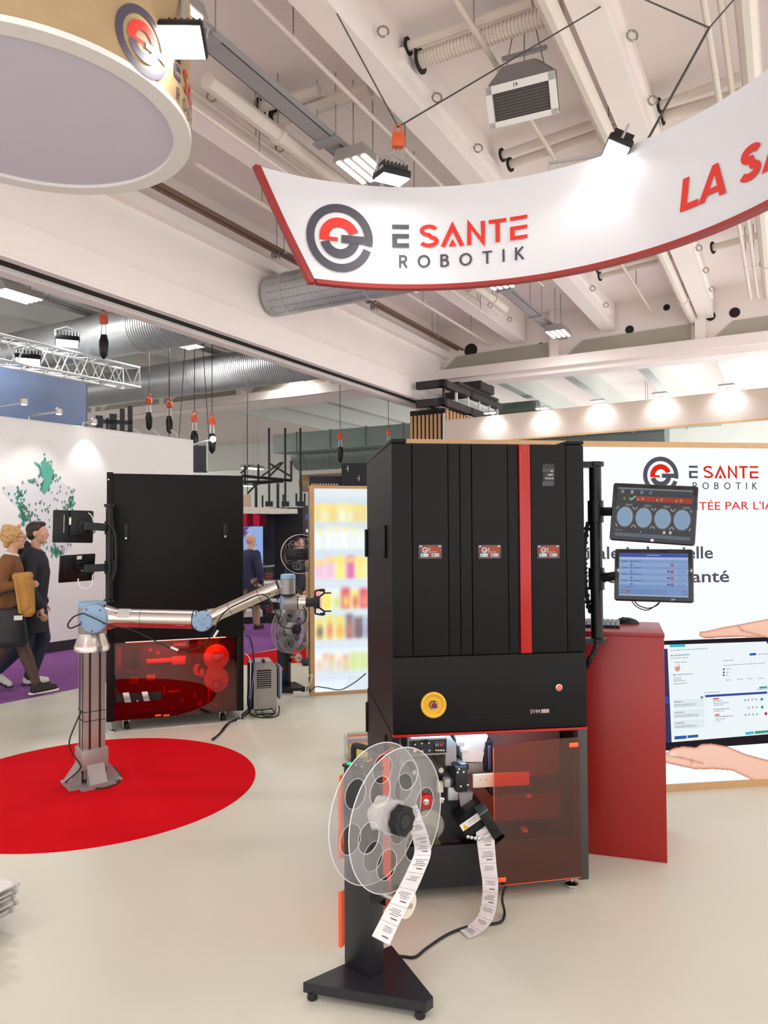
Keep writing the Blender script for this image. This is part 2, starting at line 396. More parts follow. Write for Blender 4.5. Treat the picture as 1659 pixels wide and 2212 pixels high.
for i, b0 in enumerate([-17.6, -15.6, -13.6, -11.6, -9.6, -7.4, -5.4, -3.36, -1.39, .58, 2.55, 4.5, 6.5]):
    j = T('trim_beam', None, None, rz=HALLROT, kind='structure')
    bx('beam', conc_c, j, b0-.14, 17.2, 6.0, b0+.14, 33, 6.62)

# the main beam over the aisle, an I-section with a slot along its foot
mb = hall('trim_main_beam')
bx('flange', conc, mb, -7.62, -9, 4.66, -7.28, 17, 5.05)
bx('web', conc, mb, -7.7, -9, 5.05, -7.36, 17, 5.86)
bx('ledge', conc, mb, -7.7, -9, 5.86, -7.2, 17, 6.02)
bx('head', conc, mb, -7.7, -9, 6.02, -7.45, 17, 6.62)
bx('slot', dark_hole, mb, -7.66, -9, 4.645, -7.42, 17, 4.66)
bx('lip', conc, mb, -7.8, -9, 4.58, -7.62, 17, 4.72)
bx('lip', conc, mb, -7.40, -9, 4.62, -7.285, 17, 4.66)
for k, a in enumerate((4.2, 9.4, 12.6)):
    b = MB().rbox(-.05, -.05, -.04, .05, .02, .04, r=.01).tube([V((0, -.05, 0)), V((0, -.09, 0)), V((.01, -.11, -.05)), V((.04, -.1, -.07))], .012, 6, smooth=3)
    o = b.build('hook', grey_p, mb, True); o.location = (-7.18, a, 6.1); o.rotation_euler = (0, 0, PI/2)
# girder across the far end of this bay
ga = 16.5
gd = hall('trim_girder')
bx('web', conc, gd, -40, ga, 5.5, 16, ga+.3, 6.62)
bx('flange', conc, gd, -40, ga-.28, 5.32, 16, ga+.45, 5.55)
bx('flange', conc, gd, -40, ga-.12, 5.2, 16, ga+.4, 5.32)
for k in range(14):
    b0 = -34+k*3.05 + (-7.6+34-3.05*8)
    bx('rib', conc, gd, b0-.1, ga-.2, 5.5, b0+.1, ga+.02, 6.62)
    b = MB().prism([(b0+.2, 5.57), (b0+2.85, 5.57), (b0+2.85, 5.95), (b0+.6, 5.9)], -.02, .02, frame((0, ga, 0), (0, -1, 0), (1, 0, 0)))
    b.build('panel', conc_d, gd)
gd2 = hall('trim_girder_far')
bx('web', conc_c, gd2, -40, 33, 5.2, 18, 33.4, 6.62)
struct(bx('wall_back', conc_c, None, -45, 40, -.08, 35, 40.2, 6.7, m=M.Rotation(HALLROT, 4, 'Z')))
# round openings in the girder web, seen as dark holes with pipe ends
holes = [(1360, 712, 9), (1045, 770, 8), (1017, 757, 15), (1168, 748, 8), (1130, 757, 6), (1440, 664, 7), (1535, 683, 10), (1587, 675, 11), (620, 805, 6), (547, 851, 6), (345, 880, 5), (503, 815, 4)]
for px, py, r in holes:
    c = on_plane(px, py, H(ga-.005, 0, 0), HA); rr = r*c.y/FPX
    MB().cyl(c+HA*.02, c-HA*.004, rr, rr, 20).build('opening', dark_hole, None)['_m'] = 1
for o in [o for o in COL.objects if o.get('_m')]:
    del o['_m']; o.parent = gd; o.matrix_parent_inverse = M.Rotation(HALLROT, 4, 'Z').inverted()

# ---- pipes, conduits, trays running along the hall
def along(name, b, z, a0, a1, r, m, label, cat='pipe', group=None, n=10, clamps=0, cm=None):
    t = T(name, label, cat, rz=HALLROT, group=group)
    MB().cyl((b, a0, z), (b, a1, z), r, r, n).build('pipe_run', m, t, True)
    for k in range(clamps):
        a = a0+(a1-a0)*(k+.5)/clamps
        MB().cyl((b, a-.03, z), (b, a+.03, z), r*1.25, r*1.25, n).build('clamp', cm or m, t, True)
        MB().cyl((b, a, z+r), (b, a, 6.62), .008, .008, 6).build('hanger_rod', grey_p, t)
    return t
along('conduit', -7.0, 6.08, 2, 16.5, .045, pipe_b, 'brown conduit lying along the ledge of the main beam, nearer the beam face', clamps=5, cm=steel)
along('conduit', -6.86, 6.05, 2, 16.5, .03, pipe_b, 'thinner brown conduit beside the thick one above the main beam ledge', clamps=5, cm=steel)
along('ceiling_pipe', -1.66, 6.0, 0, 16.5, .085, pipe_w, 'thick white pipe along the ceiling, right of the fan heater', clamps=5)
along('ceiling_pipe', -2.42, 6.22, 0, 16.4, .028, pipe_w, 'thin white sprinkler pipe passing behind the fan heater', clamps=4)
along('ceiling_pipe', -4.75, 5.95, 5.2, 9.6, .085, pipe_w, 'thick white pipe beside the perforated cable tray, upper left', clamps=2)
along('ceiling_pipe', -4.62, 5.85, 10.6, 13.2, .08, pipe_w, 'thick white pipe section beside the lamp row below the hanging banner', clamps=2)
along('ceiling_pipe', -3.82, 6.1, 2, 13, .025, pipe_w, 'thin white pipe right of the perforated cable tray', clamps=5)
along('ceiling_pipe', -5.05, 6.0, 3, 14, .02, pipe_w, 'thin white pipe left of the perforated cable tray, upper of two', clamps=5)
along('ceiling_pipe', -5.0, 5.8, 3, 14, .02, pipe_w, 'thin white pipe left of the perforated cable tray, lower of two', clamps=5)
along('ceiling_pipe', -6.1, 6.05, 6.5, 16.4, .03, pipe_w, 'thin white sprinkler pipe between main beam and lamp row', clamps=4)
for k, (b, r) in enumerate(((-.52, .03), (-.40, .03), (-.22, .09), (-.02, .03))):
    along('ceiling_pipe', b, 5.95, 0, 15.2, r, pipe_w, ['thin white pipe at far upper right, leftmost of the bundle', 'second thin white pipe of the bundle at upper right', 'thick white pipe in the bundle at upper right', 'rightmost thin white pipe of the upper right bundle'][k], group='pipe bundle at upper right', clamps=4)
# cross pipes between the beams
def cross(name, p0, p1, z, r, label, m=pipe_w, rings=0):
    a, b = PZ(*p0, z), PZ(*p1, z); t = T(name, label, 'pipe')
    MB().cyl(a, b, r, r, 10).build('pipe_run', m, t, True)
    d = (b-a).normalized(); MB().cyl(a-d*.01, a+d*.01, r*1.7, r*1.7, 16).build('sleeve', dark_hole, t, True)
    if rings:
        g = MB()
        for i in range(rings): c = a.lerp(b, (i+.5)/rings); g.cyl(c-d*.012, c+d*.012, r*1.12, r*1.12, 10)
        o = g.build('corrugation', m, t, True); o['kind'] = 'stuff'
    return t
cross('cross_pipe', (882, 100), (1150, 5), 6.4, .05, 'white cross pipe near the top, left of the thick ceiling pipe')
cross('flexible_hose', (908, 130), (1215, 22), 6.3, .075, 'white corrugated hose under the topmost cross pipe', rings=40)
cross('cross_pipe', (1085, 335), (1345, 245), 6.4, .05, 'white cross pipe behind the floodlight above the banner, upper one')
cross('cross_pipe', (1102, 355), (1340, 272), 6.35, .055, 'white cross pipe behind the floodlight above the banner, lower one')
cross('cross_pipe', (1292, 580), (1480, 535), 6.4, .06, 'white cross pipe below the banner near lettering, upper one')
cross('cross_pipe', (1296, 597), (1484, 549), 6.38, .05, 'white cross pipe below the banner near lettering, lower one')
cross('cross_pipe', (562, 232), (690, 195), 6.4, .06, 'white cross pipe at left of the cable tray, upper one')
cross('cross_pipe', (597, 260), (800, 190), 6.35, .08, 'white cross pipe at left of the cable tray, lower one')
cross('cross_pipe', (1425, 228), (1600, 165), 6.4, .05, 'white cross pipe at right beside the pipe bundle, upper one')
cross('cross_pipe', (1432, 250), (1640, 190), 6.38, .06, 'white cross pipe at right beside the pipe bundle, lower one')
cross('cross_pipe', (1540, 535), (1650, 505), 6.4, .06, 'white cross pipe under the banner at the far right')
MB_ = None
# cable trays with their lamps
def cable_tray(b, a0, a1, label):
    t = T('cable_tray', label, 'cable tray', rz=HALLROT)
    m = MB().box(b-.1, a0, 5.9, b+.1, a1, 5.91).box(b-.1, a0, 5.9, b-.092, a1, 5.98).box(b+.092, a0, 5.9, b+.1, a1, 5.98)
    m.build('tray', tray_m, t)
    for k in range(int((a1-a0)/1.9)):
        a = a0+.8+k*1.9
        bx('bracket', tray_m, t, b-.14, a-.06, 5.87, b+.14, a+.06, 5.9)
        for s in (-1, 1): MB().cyl((b+.12*s, a, 5.9), (b+.12*s, a, 6.62), .007, .007, 6).build('hanger_rod', grey_p, t)
    return t
cable_tray(-4.32, 2, 16.2, 'grey perforated cable tray running diagonally over the banner')
cable_tray(-11.9, 6, 16.2, 'grey cable tray over the neighbouring aisle at left')
def hall_lamp(a, b, z=5.72, w_=.42, l=.62, power=0, label='', group='high bay ceiling lamps'):
    t = T('ceiling_lamp', label, 'ceiling lamp', H(a, b, z), HALLROT, group)
    m = MB().prism([(-w_/2, 0), (w_/2, 0), (w_/2-.04, .13), (-w_/2+.04, .13)], -l/2, l/2, frame((0, 0, 0), (0, -1, 0), (1, 0, 0)))
    m.build('housing', fix_m, t, fix=True)
    for k in range(4):
        x = -w_/2+w_*(k+.5)/4
        bx('tube_light', lampwhite, t, x-w_*.055, -l/2+.03, -.012, x+w_*.055, l/2-.03, -.002)
    for s in (-1, 1): MB().cyl((0, s*l*.35, .13), (0, s*l*.35, 6.62-z), .008, .008, 6).build('hanger_rod', grey_p, t)
    if power:
        ld = bpy.data.lights.new('lamp_light', 'AREA'); ld.shape = 'RECTANGLE'; ld.size = w_; ld.size_y = l; ld.energy = power; ld.color = (1, .98, .95)
        lo = bpy.data.objects.new('lamp_light', ld); COL.objects.link(lo); lo.parent = t; lo.location = (0, 0, -.03)
    return t
def hall_a(px, py, b, z):   # position along the hall of what is seen at a pixel
    p = PZ(px, py, z); return p.dot(HA)
PW = 36
for (px, py, lb) in ((800, 362, 'lit ceiling lamp with four tubes right above the end of the banner'), (1098, 608, 'lit ceiling lamp just below the bottom edge of the banner'), (1228, 718, 'lit ceiling lamp with wire guard, far end of the tray')):
    hall_lamp(hall_a(px, py, -4, 5.72), -4.1, power=PW, label=lb)
hall_lamp(hall_a(382, -10, -4, 5.72), -4.15, power=PW, label='ceiling lamp at the top edge above the round pendant sign')
hall_lamp(26, -4.1, label='small lit ceiling lamp in the far bay above the beige header', power=PW*2)
for (px, py, lb) in ((35, 640, 'lit ceiling lamp at the left edge under the main beam'), (400, 745, 'lit ceiling lamp between the two silver ducts'), (628, 822, 'lit ceiling lamp right of the second silver duct'), (225, 887, 'lit ceiling lamp beside the blue hanging banner')):
    p = PZ(px, py, 5.72); hall_lamp(p.dot(HA), p.dot(HB), power=PW*3.8, label=lb, w_=.5, l=.75)
for k, (px, py) in enumerate(((545, 1012), (537, 1050))):
    p = P(px, py, (30, 36)[k]); hall_lamp(p.dot(HA), p.dot(HB), z=p.z, label=['distant lit ceiling lamp above the black frame', 'faint distant lamp behind the black frame'][k], w_=.5, l=1., power=PW*2)
# unseen lamps added for light, continuing the rows beside and behind the camera
for a, wd_ in ((-4, 'far behind the viewer'), (0.5, 'just right of the viewer'), (5, 'above the LED wall end'), (9.5, 'farthest from the viewer')): hall_lamp(a, 3.6, power=PW, label='added unseen ceiling lamp of the right hand row, '+wd_)
for a, wd_ in ((-5, 'second'), (-1, 'first')): hall_lamp(a, -4.1, power=PW, label='added unseen ceiling lamp of the tray row, %s behind the viewer' % wd_)

# ---- round ducts
def duct(p0, p1, r, m, label, seams=6, ribs=None, flange=True, perf=False):
    t = T('air_duct', label, 'air duct'); p0, p1 = V(p0), V(p1); d = (p1-p0).normalized(); L = (p1-p0).length
    MB().cyl(p0, p1, r, r, 32).build('duct_shell', m, t, True)
    for k in range(seams):
        c = p0+d*L*(k+.5)/seams; MB().cyl(c-d*.02, c+d*.02, r*1.02, r*1.02, 32).build('seam', m, t, True)
    if ribs:
        s0, s1, n = ribs; g = MB()
        for i in range(n): c = p0+d*(s0+(s1-s0)*i/n); g.cyl(c-d*.018, c+d*.018, r*1.035, r*1.035, 32)
        g.build('corrugated_sleeve', m, t, True)['kind'] = 'stuff'
    if perf:
        g = MB(); x = d.cross(V((0, 0, 1))).normalized(); z = x.cross(d)
        for row in range(6):
            an = R(-75+row*22)
            for i in range(34):
                n_ = (-x*math.cos(an)+z*math.sin(an)) if (-x).y < 0 else (x*math.cos(an)+z*math.sin(an))
                c = p0+d*(.12+i*.055)+n_*r; g.cyl(c-n_*.01, c+n_*.003, .008, .008, 6)
        g.build('perforation', dark_hole, t)['kind'] = 'stuff'
    return t
c = H(0, -7.3, 0); pd = None
Yd = 11.87; c = P(592, 640, Yd); aa = c.dot(HA)
duct(H(aa, -7.3, c.z), H(aa, -4.4, c.z), .33, galv, 'silver perforated duct end sticking out of the main beam', 4, perf=True)
p = PZ(300, 712, 5.42); duct(H(p.dot(HA), -7.86, 5.42), H(p.dot(HA), -16, 5.42), .42, galv, 'large silver duct with corrugated sleeve, nearer of two at left', 5, ribs=(1.1, 2.6, 26))
p = PZ(430, 812, 5.42); duct(H(p.dot(HA), -7.86, 5.42), H(p.dot(HA), -17, 5.42), .42, galv, 'large silver corrugated duct behind the truss, farther of two', 5, ribs=(.4, 4.6, 70))
p = P(640, 986, 27.5); duct(H(p.dot(HA), -3, p.z), H(p.dot(HA), -16, p.z), .55, galv_g, 'green-grey round duct above the black frame in the background', 12)
p = P(700, 1042, 34); duct(H(p.dot(HA), -2, p.z), H(p.dot(HA), -20, p.z), .4, mat('tan_duct', (176, 142, 110), .5, .3), 'tan round duct far in the background', 10)
p = P(640, 955, 26)
t = T('box_duct', 'green-grey rectangular duct running above the round one', 'air duct', rz=HALLROT); a = p.dot(HA)
bx('duct_shell', galv_g, t, -16, a-.4, p.z-.38, -1.5, a+.4, p.z+.27)
for k in range(10): bx('seam', galv_g, t, -15+k*1.4, a-.43, p.z-.41, -14.96+k*1.4, a+.43, p.z+.30)
p = P(1150, 885, 24); duct(p+HB*-1.2, p+HB*.2, .3, galv_g, 'short grey duct end above the beige header', 1)

# ---- fan heater hanging from the slab
c = P(1128, 215, 6.9)
t = T('fan_heater', 'grey and white louvred fan heater numbered 19 under the ceiling', 'heater', c, R(-24))
fr = M.Rotation(R(28), 4, 'X')
hg = mat('heater_grey', (112, 104, 102), .5); 
b = MB().prism([(-.3, -.16), (.3, -.16), (.3, .19), (.15, .31), (-.15, .31), (-.3, .19)], -.02, .26, fr @ frame((0, 0, .0), (0, 1, 0), (1, 0, 0)) @ M.Diagonal((1, -1, 1, 1)))
b.build('housing', hg, t, fix=True)
g = MB()
for (x0, z0, x1, z1) in ((-.33, -.19, .33, -.14), (-.33, .1, .33, .17), (-.33, -.19, -.27, .17), (.27, -.19, .33, .17)): g.box(x0, -.06, z0, x1, 0, z1, fr)
g.build('front_frame', white_p, t)
for k in range(9):
    z = -.13+k*.026; MB().box(-.27, -.045, z, .27, -.02, z+.007, fr @ M.Translation((0, 0, 0))).build('louvre', mat('louvre_brown', (84, 72, 68), .6), t)
bx('backing', mat('louvre_brown', (84, 72, 68), .6), t, -.28, -.018, -.15, .28, -.005, .11, m=fr)
Pr().text('19', -.04, .118, .035, 'CENTER', bold=.02).build('number', ink, t, lambda x, y: fr @ V((x, -.062, y)))
for x in (-.24, 0, .24):
    MB().cyl((x, .1, .12), (x*.4, .12, 6.62-c.z-.02), .006, .006, 6).build('hanger_rod', grey_p, t)
bx('bracket', tray_m, t, -.22, .09, .5, .22, .13, .53)
# ================================================================ HANGING SIGNS
fabric = mat('white_banner_fabric', (216, 215, 219), .7, var=.02, scale=3, bump=.1, bscale=300)
redtrim = mat('dark_red_trim', (150, 30, 24), .5, var=.05)
BC, BR, BZ0, BZ1 = V((.22, 3.03, 0)), 1.79, 3.30, 3.955
AL0, AL1, AR = 111.6, 123.3, -35.
def bpt(ang, z, r=BR): return V((BC.x+r*math.cos(R(ang)), BC.y+r*math.sin(R(ang)), z))
def ban(px, py):            # pixel -> (angle, z) on the banner
    d = ray(px, py); e = V((0, 0, EYE)); a = d.x**2+d.y**2; b = 2*(d.x*(e.x-BC.x)+d.y*(e.y-BC.y)); c = (e.x-BC.x)**2+(e.y-BC.y)**2-BR**2
    t = (-b+math.sqrt(b*b-4*a*c))/(2*a); p = e+d*t; return math.degrees(math.atan2(p.y-BC.y, p.x-BC.x)), p.z
def bfn(u, z, off=.008): return bpt(AL0-math.degrees(u/BR), z, BR-off)     # u metres to the right of the lower left end
def bu(px, py): a, z = ban(px, py); return R(AL0-a)*BR, z
tb = T('curved_banner', 'curved white hanging banner with red edge and company lettering', 'banner', (BC.x, BC.y, BZ0)); tb.location = (0, 0, 0)
N, K = 72, 8
def bsheet(r0, r1, z0, z1):
    b = MB(); vs = []; fs = []
    for i in range(N+1):
        for k in range(K+1):
            f = k/K; z = z0+(z1-z0)*f; al = AL0+(AL1-AL0)*((z-BZ0)/(BZ1-BZ0)); an = AR+(al-AR)*i/N
            vs += [bpt(an, z, r0), bpt(an, z, r1)]
    W_ = 2*(K+1)
    for i in range(N):
        for k in range(K):
            a = i*W_+2*k; fs += [(a, a+W_, a+W_+2, a+2), (a+1, a+3, a+W_+3, a+W_+1)]
        a = i*W_; fs += [(a, a+1, a+W_+1, a+W_)]; a += 2*K; fs += [(a, a+W_, a+W_+1, a+1)]
    for k in range(K): a = N*W_+2*k; fs += [(a, a+2, a+3, a+1)]; a = 2*k; fs += [(a, a+1, a+3, a+2)]
    b.add(vs, fs); return b
bsheet(BR, BR+.035, BZ0, BZ1).build('fabric_panel', fabric, tb, True, fix=True)
bsheet(BR-.012, BR+.04, BZ0-.028, BZ0).build('bottom_trim', redtrim, tb, True, fix=True)
e0, e1 = bpt(AL0, BZ0-.028, BR+.014), bpt(AL1, BZ1, BR+.014)
tg = V((-math.sin(R(115)), math.cos(R(115)), 0))
b = MB()
for i in range(13):
    f = i/12; an = AL0+(AL1-AL0)*f; z = BZ0-.028+(BZ1-BZ0+.028)*f
    q = [bpt(an, z, BR-.012), bpt(an, z, BR+.04), bpt(an+1.15, z, BR+.04), bpt(an+1.15, z, BR-.012)]
    b.v += [tuple(v) for v in q]
    if i: o = 4*(i-1); b.f += [(o+k, o+(k+1) % 4, o+4+(k+1) % 4, o+4+k) for k in range(4)]
b.f += [(0, 3, 2, 1), (48, 49, 50, 51)]
b.build('end_trim', redtrim, tb, fix=True)
u, z = bu(733, 515); r_ = (bu(805, 515)[0]-bu(661, 515)[0])/2
logo(bfn, tb, ink, inkred, u, z, r_*1.0)
uE, zE = bu(847, 535); uR, zR = bu(1140, 512); hE = bu(850, 487)[1]-zE
hb = hE*1.02
# measure width at unit height to fit the drawn width
xw = brand(lambda x, y: (0, 0, 0), tb, ink, inkred, 0, 0, 1.0)
for o in [o for o in tb.children if o.name.startswith('letter')]: bpy.data.objects.remove(o)
sc_ = (uR-uE)/(xw-.13)
brand(lambda x, y: bfn(uE+x*sc_, zE+y*hb), tb, ink, inkred, 0, 0, 1.0, t=.16)
# slogan LA SA...
uL, zL = bu(1470, 460); hL = bu(1465, 393)[1]-zL; uS = bu(1600, 395)[0]; uA = bu(1512, 445)[0]
for ch, ux in (('L', uL), ('a', uA), ('S', uS), ('a', bu(1650, 370)[0]), ('N', bu(1650, 370)[0]+hL*.86), ('T', bu(1650, 370)[0]+hL*1.7)):
    p = Pr(); sh_ = .13
    Q = lambda pts: p.poly([(ux+(a+sh_*b)*hL, zL+b*hL) for a, b in pts])
    if ch == 'L': Q([(0, 0), (.22, 0), (.22, 1), (0, 1)]); Q([(.22, 0), (.62, 0), (.62, .2), (.22, .2)])
    elif ch == 'a':
        Q([(-.04, 0), (.19, 0), (.44, .72), (.34, 1)]); Q([(.34, 1), (.44, .72), (.54, 1)]); Q([(.54, 1), (.44, .72), (.69, 0), (.92, 0)]); Q([(.235, .16), (.645, .16), (.58, .34), (.30, .34)])
    else: word(p, ch, ux, zL, hL, .22, .1, shear=sh_)
    p.build('slogan_letter', inkred, tb, bfn)
# suspension: chain hoist, cables
wire_m = mat('steel_cable', (74, 70, 68), .5, .6)
def cable(pts, label, r=.006, group='hanging cables'):
    o = MB().tube(pts, r, 6).build('hanging_cable', wire_m, None, True); tag(o, label, 'cable', group); return o
hp = bpt(95, BZ1, BR+.02); top = P(858, 262, 5.0)
hang = V((hp.x, hp.y, 0))
def hoist(c, s, label, bag=True, chain_to=None):
    t = T('chain_hoist', label, 'hoist', c)
    om = mat('orange_hoist', (206, 84, 40), .45)
    b = MB().rbox(-.05*s, -.035*s, -.06*s, .05*s, .035*s, .05*s, r=.02*s); b.build('body', om, t, True)
    b = MB().tube([V((.028*s*math.sin(a), 0, .085*s+.032*s*math.cos(a))) for a in np.linspace(.3, 2*PI-.3, 12)], .008*s, 6); b.build('hook', om, t, True)
    if bag:
        MB().lathe([(.012*s, -.5*s), (.05*s, -.45*s), (.062*s, -.28*s), (.04*s, -.2*s), (.045*s, -.2*s)], n=10).build('chain_bag', blackp, t, True)
        for x in (-.035, .035): MB().cyl((x*s, 0, -.22*s), (x*.6*s, 0, -.05*s), .006*s, .006*s, 5).build('strap', white_p, t)
    else:
        for k, x in enumerate((-.03, .0, .03)): MB().tube([V((x*s, 0, -.05*s)), V((x*1.2*s, .01, -.2*s)), V((x*1.4*s, .0, -.36*s))], .005*s, 5).build('chain', steel, t)
    return t
ch = P(860, 303, 4.86); hoist(ch, .9, 'orange chain hoist above the end of the white banner', bag=False)
ct = ch+V((0, 0, .09))
cable([PZ(728, 30, 6.0), ct], 'cable from the ceiling down to the orange hoist over the banner')
cable([ct, PZ(1297, 15, 6.0)], 'long cable from the orange hoist up right past the fan heater')
cable([ch-V((0, 0, .3)), bpt(96, BZ1, BR+.02)], 'short chain between hoist and banner top edge', .004)
k1 = P(1532, 60, 4.2)
cable([k1, PZ(1350, -20, 6.2)], 'cable from the junction at upper right going up left')
cable([k1, PZ(1690, -120, 6.2)], 'cable from the junction at upper right going up right')
cable([k1, bpt(ban(1395, 316)[0], BZ1, BR+.02)], 'cable from the junction at upper right down to the banner', .008)
# clamp floodlights standing over the banner's upper edge
def flood(px, py, Y, aim, label, s=1., power=60, group='floodlights on the banner', cone=110, vis=True):
    c = P(px, py, Y); t = T('floodlight', label, 'floodlight', c); d = (V(aim)-c).normalized(); m = frame((0, 0, 0), d, (0, 0, 1))
    MB().rbox(-.075*s, -.1*s, -.05*s, .075*s, .1*s, 0, r=.012*s, m=m).build('housing', blackp, t, True)
    for k in range(7): bx('cooling_fin', blackp, t, -.06*s, -.084*s+k*.026*s, -.085*s, .06*s, -.076*s+k*.026*s, -.05*s, m=m)
    bx('lens', flood_e, t, -.066*s, -.09*s, -.004*s, .066*s, .09*s, .003*s, m=m)
    MB().tube([m @ V((0, -.1*s, -.03*s)), m @ V((0, -.1*s, -.12*s)), m @ V((0, 0, -.16*s)), m @ V((0, .1*s, -.12*s)), m @ V((0, .09*s, -.03*s))], .008*s, 6).build('yoke', tray_m, t)
    if power:
        ld = bpy.data.lights.new('flood_beam', 'SPOT'); ld.energy = power; ld.spot_size = R(cone); ld.spot_blend = .7; ld.shadow_soft_size = .05; ld.color = (1, .97, .93)
        lo = bpy.data.objects.new('flood_beam', ld); COL.objects.link(lo); lo.parent = t
        lo.location = d*.04*s; lo.rotation_euler = d.to_track_quat('-Z', 'Y').to_euler()
    return t
pa = bpt(97, BZ1+.1, BR-.32); pb_ = bpt(62, BZ1+.1, BR-.32)
flood(846, 388, pa.y, bpt(97, 3.0, BR-.27), 'black floodlight clamped above the emblem on the white banner', 1., 15)
flood(1330, 328, pb_.y, bpt(61.5, 3.0, BR-.27), 'bright floodlight above the banner left of the slogan', 1., 15)
for px, py, an, lb in ((846, 388, 97, 'banner clamp arm holding the floodlight over the emblem'), (1330, 328, 62, 'banner clamp arm holding the floodlight by the slogan')):
    c = P(px, py, bpt(an, 0, BR-.32).y); o = MB().tube([c+V((0, .02, .05)), c+V((.0, .18, .08)), bpt(an, BZ1+.06, BR+.02), bpt(an, BZ1-.1, BR+.045)], .012, 8).build('clamp_arm', tray_m, None, True); tag(o, lb, 'light arm')

# round pendant sign: plywood drum with white underside
DC, DR, DZ = V((-1.914, 3.937, 3.9)), .845, 3.9
ply = mat('plywood_side', (172, 146, 108), .55, var=.2, scale=5)
td = T('pendant_drum', 'round plywood pendant sign with white underside at upper left', 'sign', DC)
MB().lathe([(DR-.02, 0.012), (DR, .012), (DR, .75), (DR-.02, .75), (DR-.02, .012)], n=96, caps=False).build('plywood_side', ply, td, True)
MB().lathe([(DR-.095, .0), (DR+.003, 0), (DR+.003, .03), (DR-.095, .03), (DR-.095, .0)], n=96, caps=False).build('rim', white_p, td, True)
MB().lathe([(0, .02), (DR-.09, .02), (DR-.09, .028), (0, .028)], n=96).build('underside', mat('pale_lilac_diffuser', (206, 202, 214), .7, var=.02), td)
dfn = lambda u, z: V(((DR+.006)*math.cos(u/DR), (DR+.006)*math.sin(u/DR), z))
def du(px, py):
    d = ray(px, py); e = V((0, 0, EYE)); a = d.x**2+d.y**2; b = 2*(d.x*(e.x-DC.x)+d.y*(e.y-DC.y)); c = (e.x-DC.x)**2+(e.y-DC.y)**2-DR**2
    t = (-b-math.sqrt(max(0, b*b-4*a*c)))/(2*a); p = e+d*t; return math.atan2(p.y-DC.y, p.x-DC.x)*DR, p.z-DC.z
u, z = du(310, 92); ue = du(262, 80)[0]
logo(dfn, td, mat('violet_ink', (72, 62, 82), .6), inkred, u, z, .165)
u2 = u+.24
brand(lambda x, y: dfn(u2+x*.125, z-.02+y*.125), td, mat('violet_ink', (72, 62, 82), .6), inkred, 0, 0, 1.)
for an in (20, 140, 260):
    MB().cyl((DR*.8*math.cos(R(an)), DR*.8*math.sin(R(an)), .74), (DR*.3*math.cos(R(an)), DR*.3*math.sin(R(an)), 2.7), .005, .005, 6).build('hanger_wire', wire_m, td)
flood(392, 92, 3.7, P(330, 330, 3.2), 'bright floodlight glaring beside the round pendant sign', 1.2, 14)
c = P(392, 92, 3.75); o = MB().tube([c+V((0, 0, .05)), c+V((-.02, .1, .3)), c+V((-.12, .2, .42))], .014, 8).build('clamp_arm', tray_m, None, True); tag(o, 'arm holding the glaring floodlight to the pendant sign', 'light arm')
# ================================================================ RIGHT LED WALL
def wall_frame(p0, p1):       # plane through two floor points; returns origin, unit x, toward-viewer normal, width
    x = (p1-p0); w_ = x.length; x.normalize(); n = V((x.y, -x.x, 0)); return p0, x, n, w_
wl = P(1250, 1143, 4.62); wr = P(1659, 1143, 4.80); dx = (wr-wl).normalized()
o_ = V((wl.x, wl.y, 0)) - V((dx.x, dx.y, 0))*1.1; ox = V((dx.x, dx.y, 0)).normalized(); on = V((ox.y, -ox.x, 0))
LW, LH = 3.6, PZ(1250, 950, 0).z
p = on_plane(1450, 955, o_, on); LH = p.z; bz = on_plane(1500, 1725, o_, on).z
tl = T('led_wall', 'bright white LED wall with company logo and hands around a laptop', 'display wall', o_, math.atan2(ox.y, ox.x))
IL = (M.Translation(o_) @ M.Rotation(math.atan2(ox.y, ox.x), 4, 'Z')).inverted()
def lw(px, py): q = IL @ on_plane(px, py, o_, on); return q.x, q.z
ledw = emit('led_white', (246, 250, 252), 1.05)
e_dark = emit('led_charcoal', (86, 84, 98), 1.); e_red = emit('led_red', (222, 44, 26), 1.)
bx('cabinet', mat('led_cabinet', (40, 40, 42), .6), tl, 0, .01, 0, LW, .09, LH-.03)
bx('screen', ledw, tl, .03, .0, .045, LW-.03, .01, LH-.035)
bx('top_frame', wood, tl, 0, -.012, LH-.035, LW, .095, LH)
bx('bottom_frame', wood, tl, 0, -.012, 0, LW, .095, .045)
bx('side_frame', wood, tl, 0, -.012, .045, .03, .095, LH-.035)
bx('side_frame', wood, tl, LW-.03, -.012, .045, LW, .095, LH-.035)
lf = lambda x, z, o=.002: V((x, -o, z))
x, z = lw(1427, 1027); r_ = lw(1465, 1027)[0]-x
logo(lf, tl, e_dark, e_red, x, z, r_)
x0, z0 = lw(1488, 1033); x1, z1 = lw(1638, 1033); hh = lw(1490, 1006)[1]-z0
brand(lambda x, y: lf(x0+x*(x1-x0)/(xw-.13), z0+y*hh), tl, e_dark, e_red, 0, 0, 1., t=.15)
def ltext(txt, pl, pr_, h, m, name='lettering', bold=.012, lab=None):
    xa, za = lw(*pl); xb, zb = lw(*pr_); k = Pr().text(txt, 0, 0, 1., bold=bold); ww = max(v[0] for v in k.v); hz = h*4.7/FPX
    return k.build(name, m, tl, lambda x, y: lf(xa+x*(xb-xa)/ww, za+y*hz+(zb-za)*x/ww))
ltext("AUGMENTÉE PAR L'IA", (1384, 1103), (1671, 1100), 18, e_red, bold=.003)
ltext('Solution digitale industrielle', (1052, 1208), (1540, 1206), 27, e_dark, bold=.02)
ltext('au service de la santé', (1153, 1260), (1575, 1257), 27, e_dark, bold=.02)
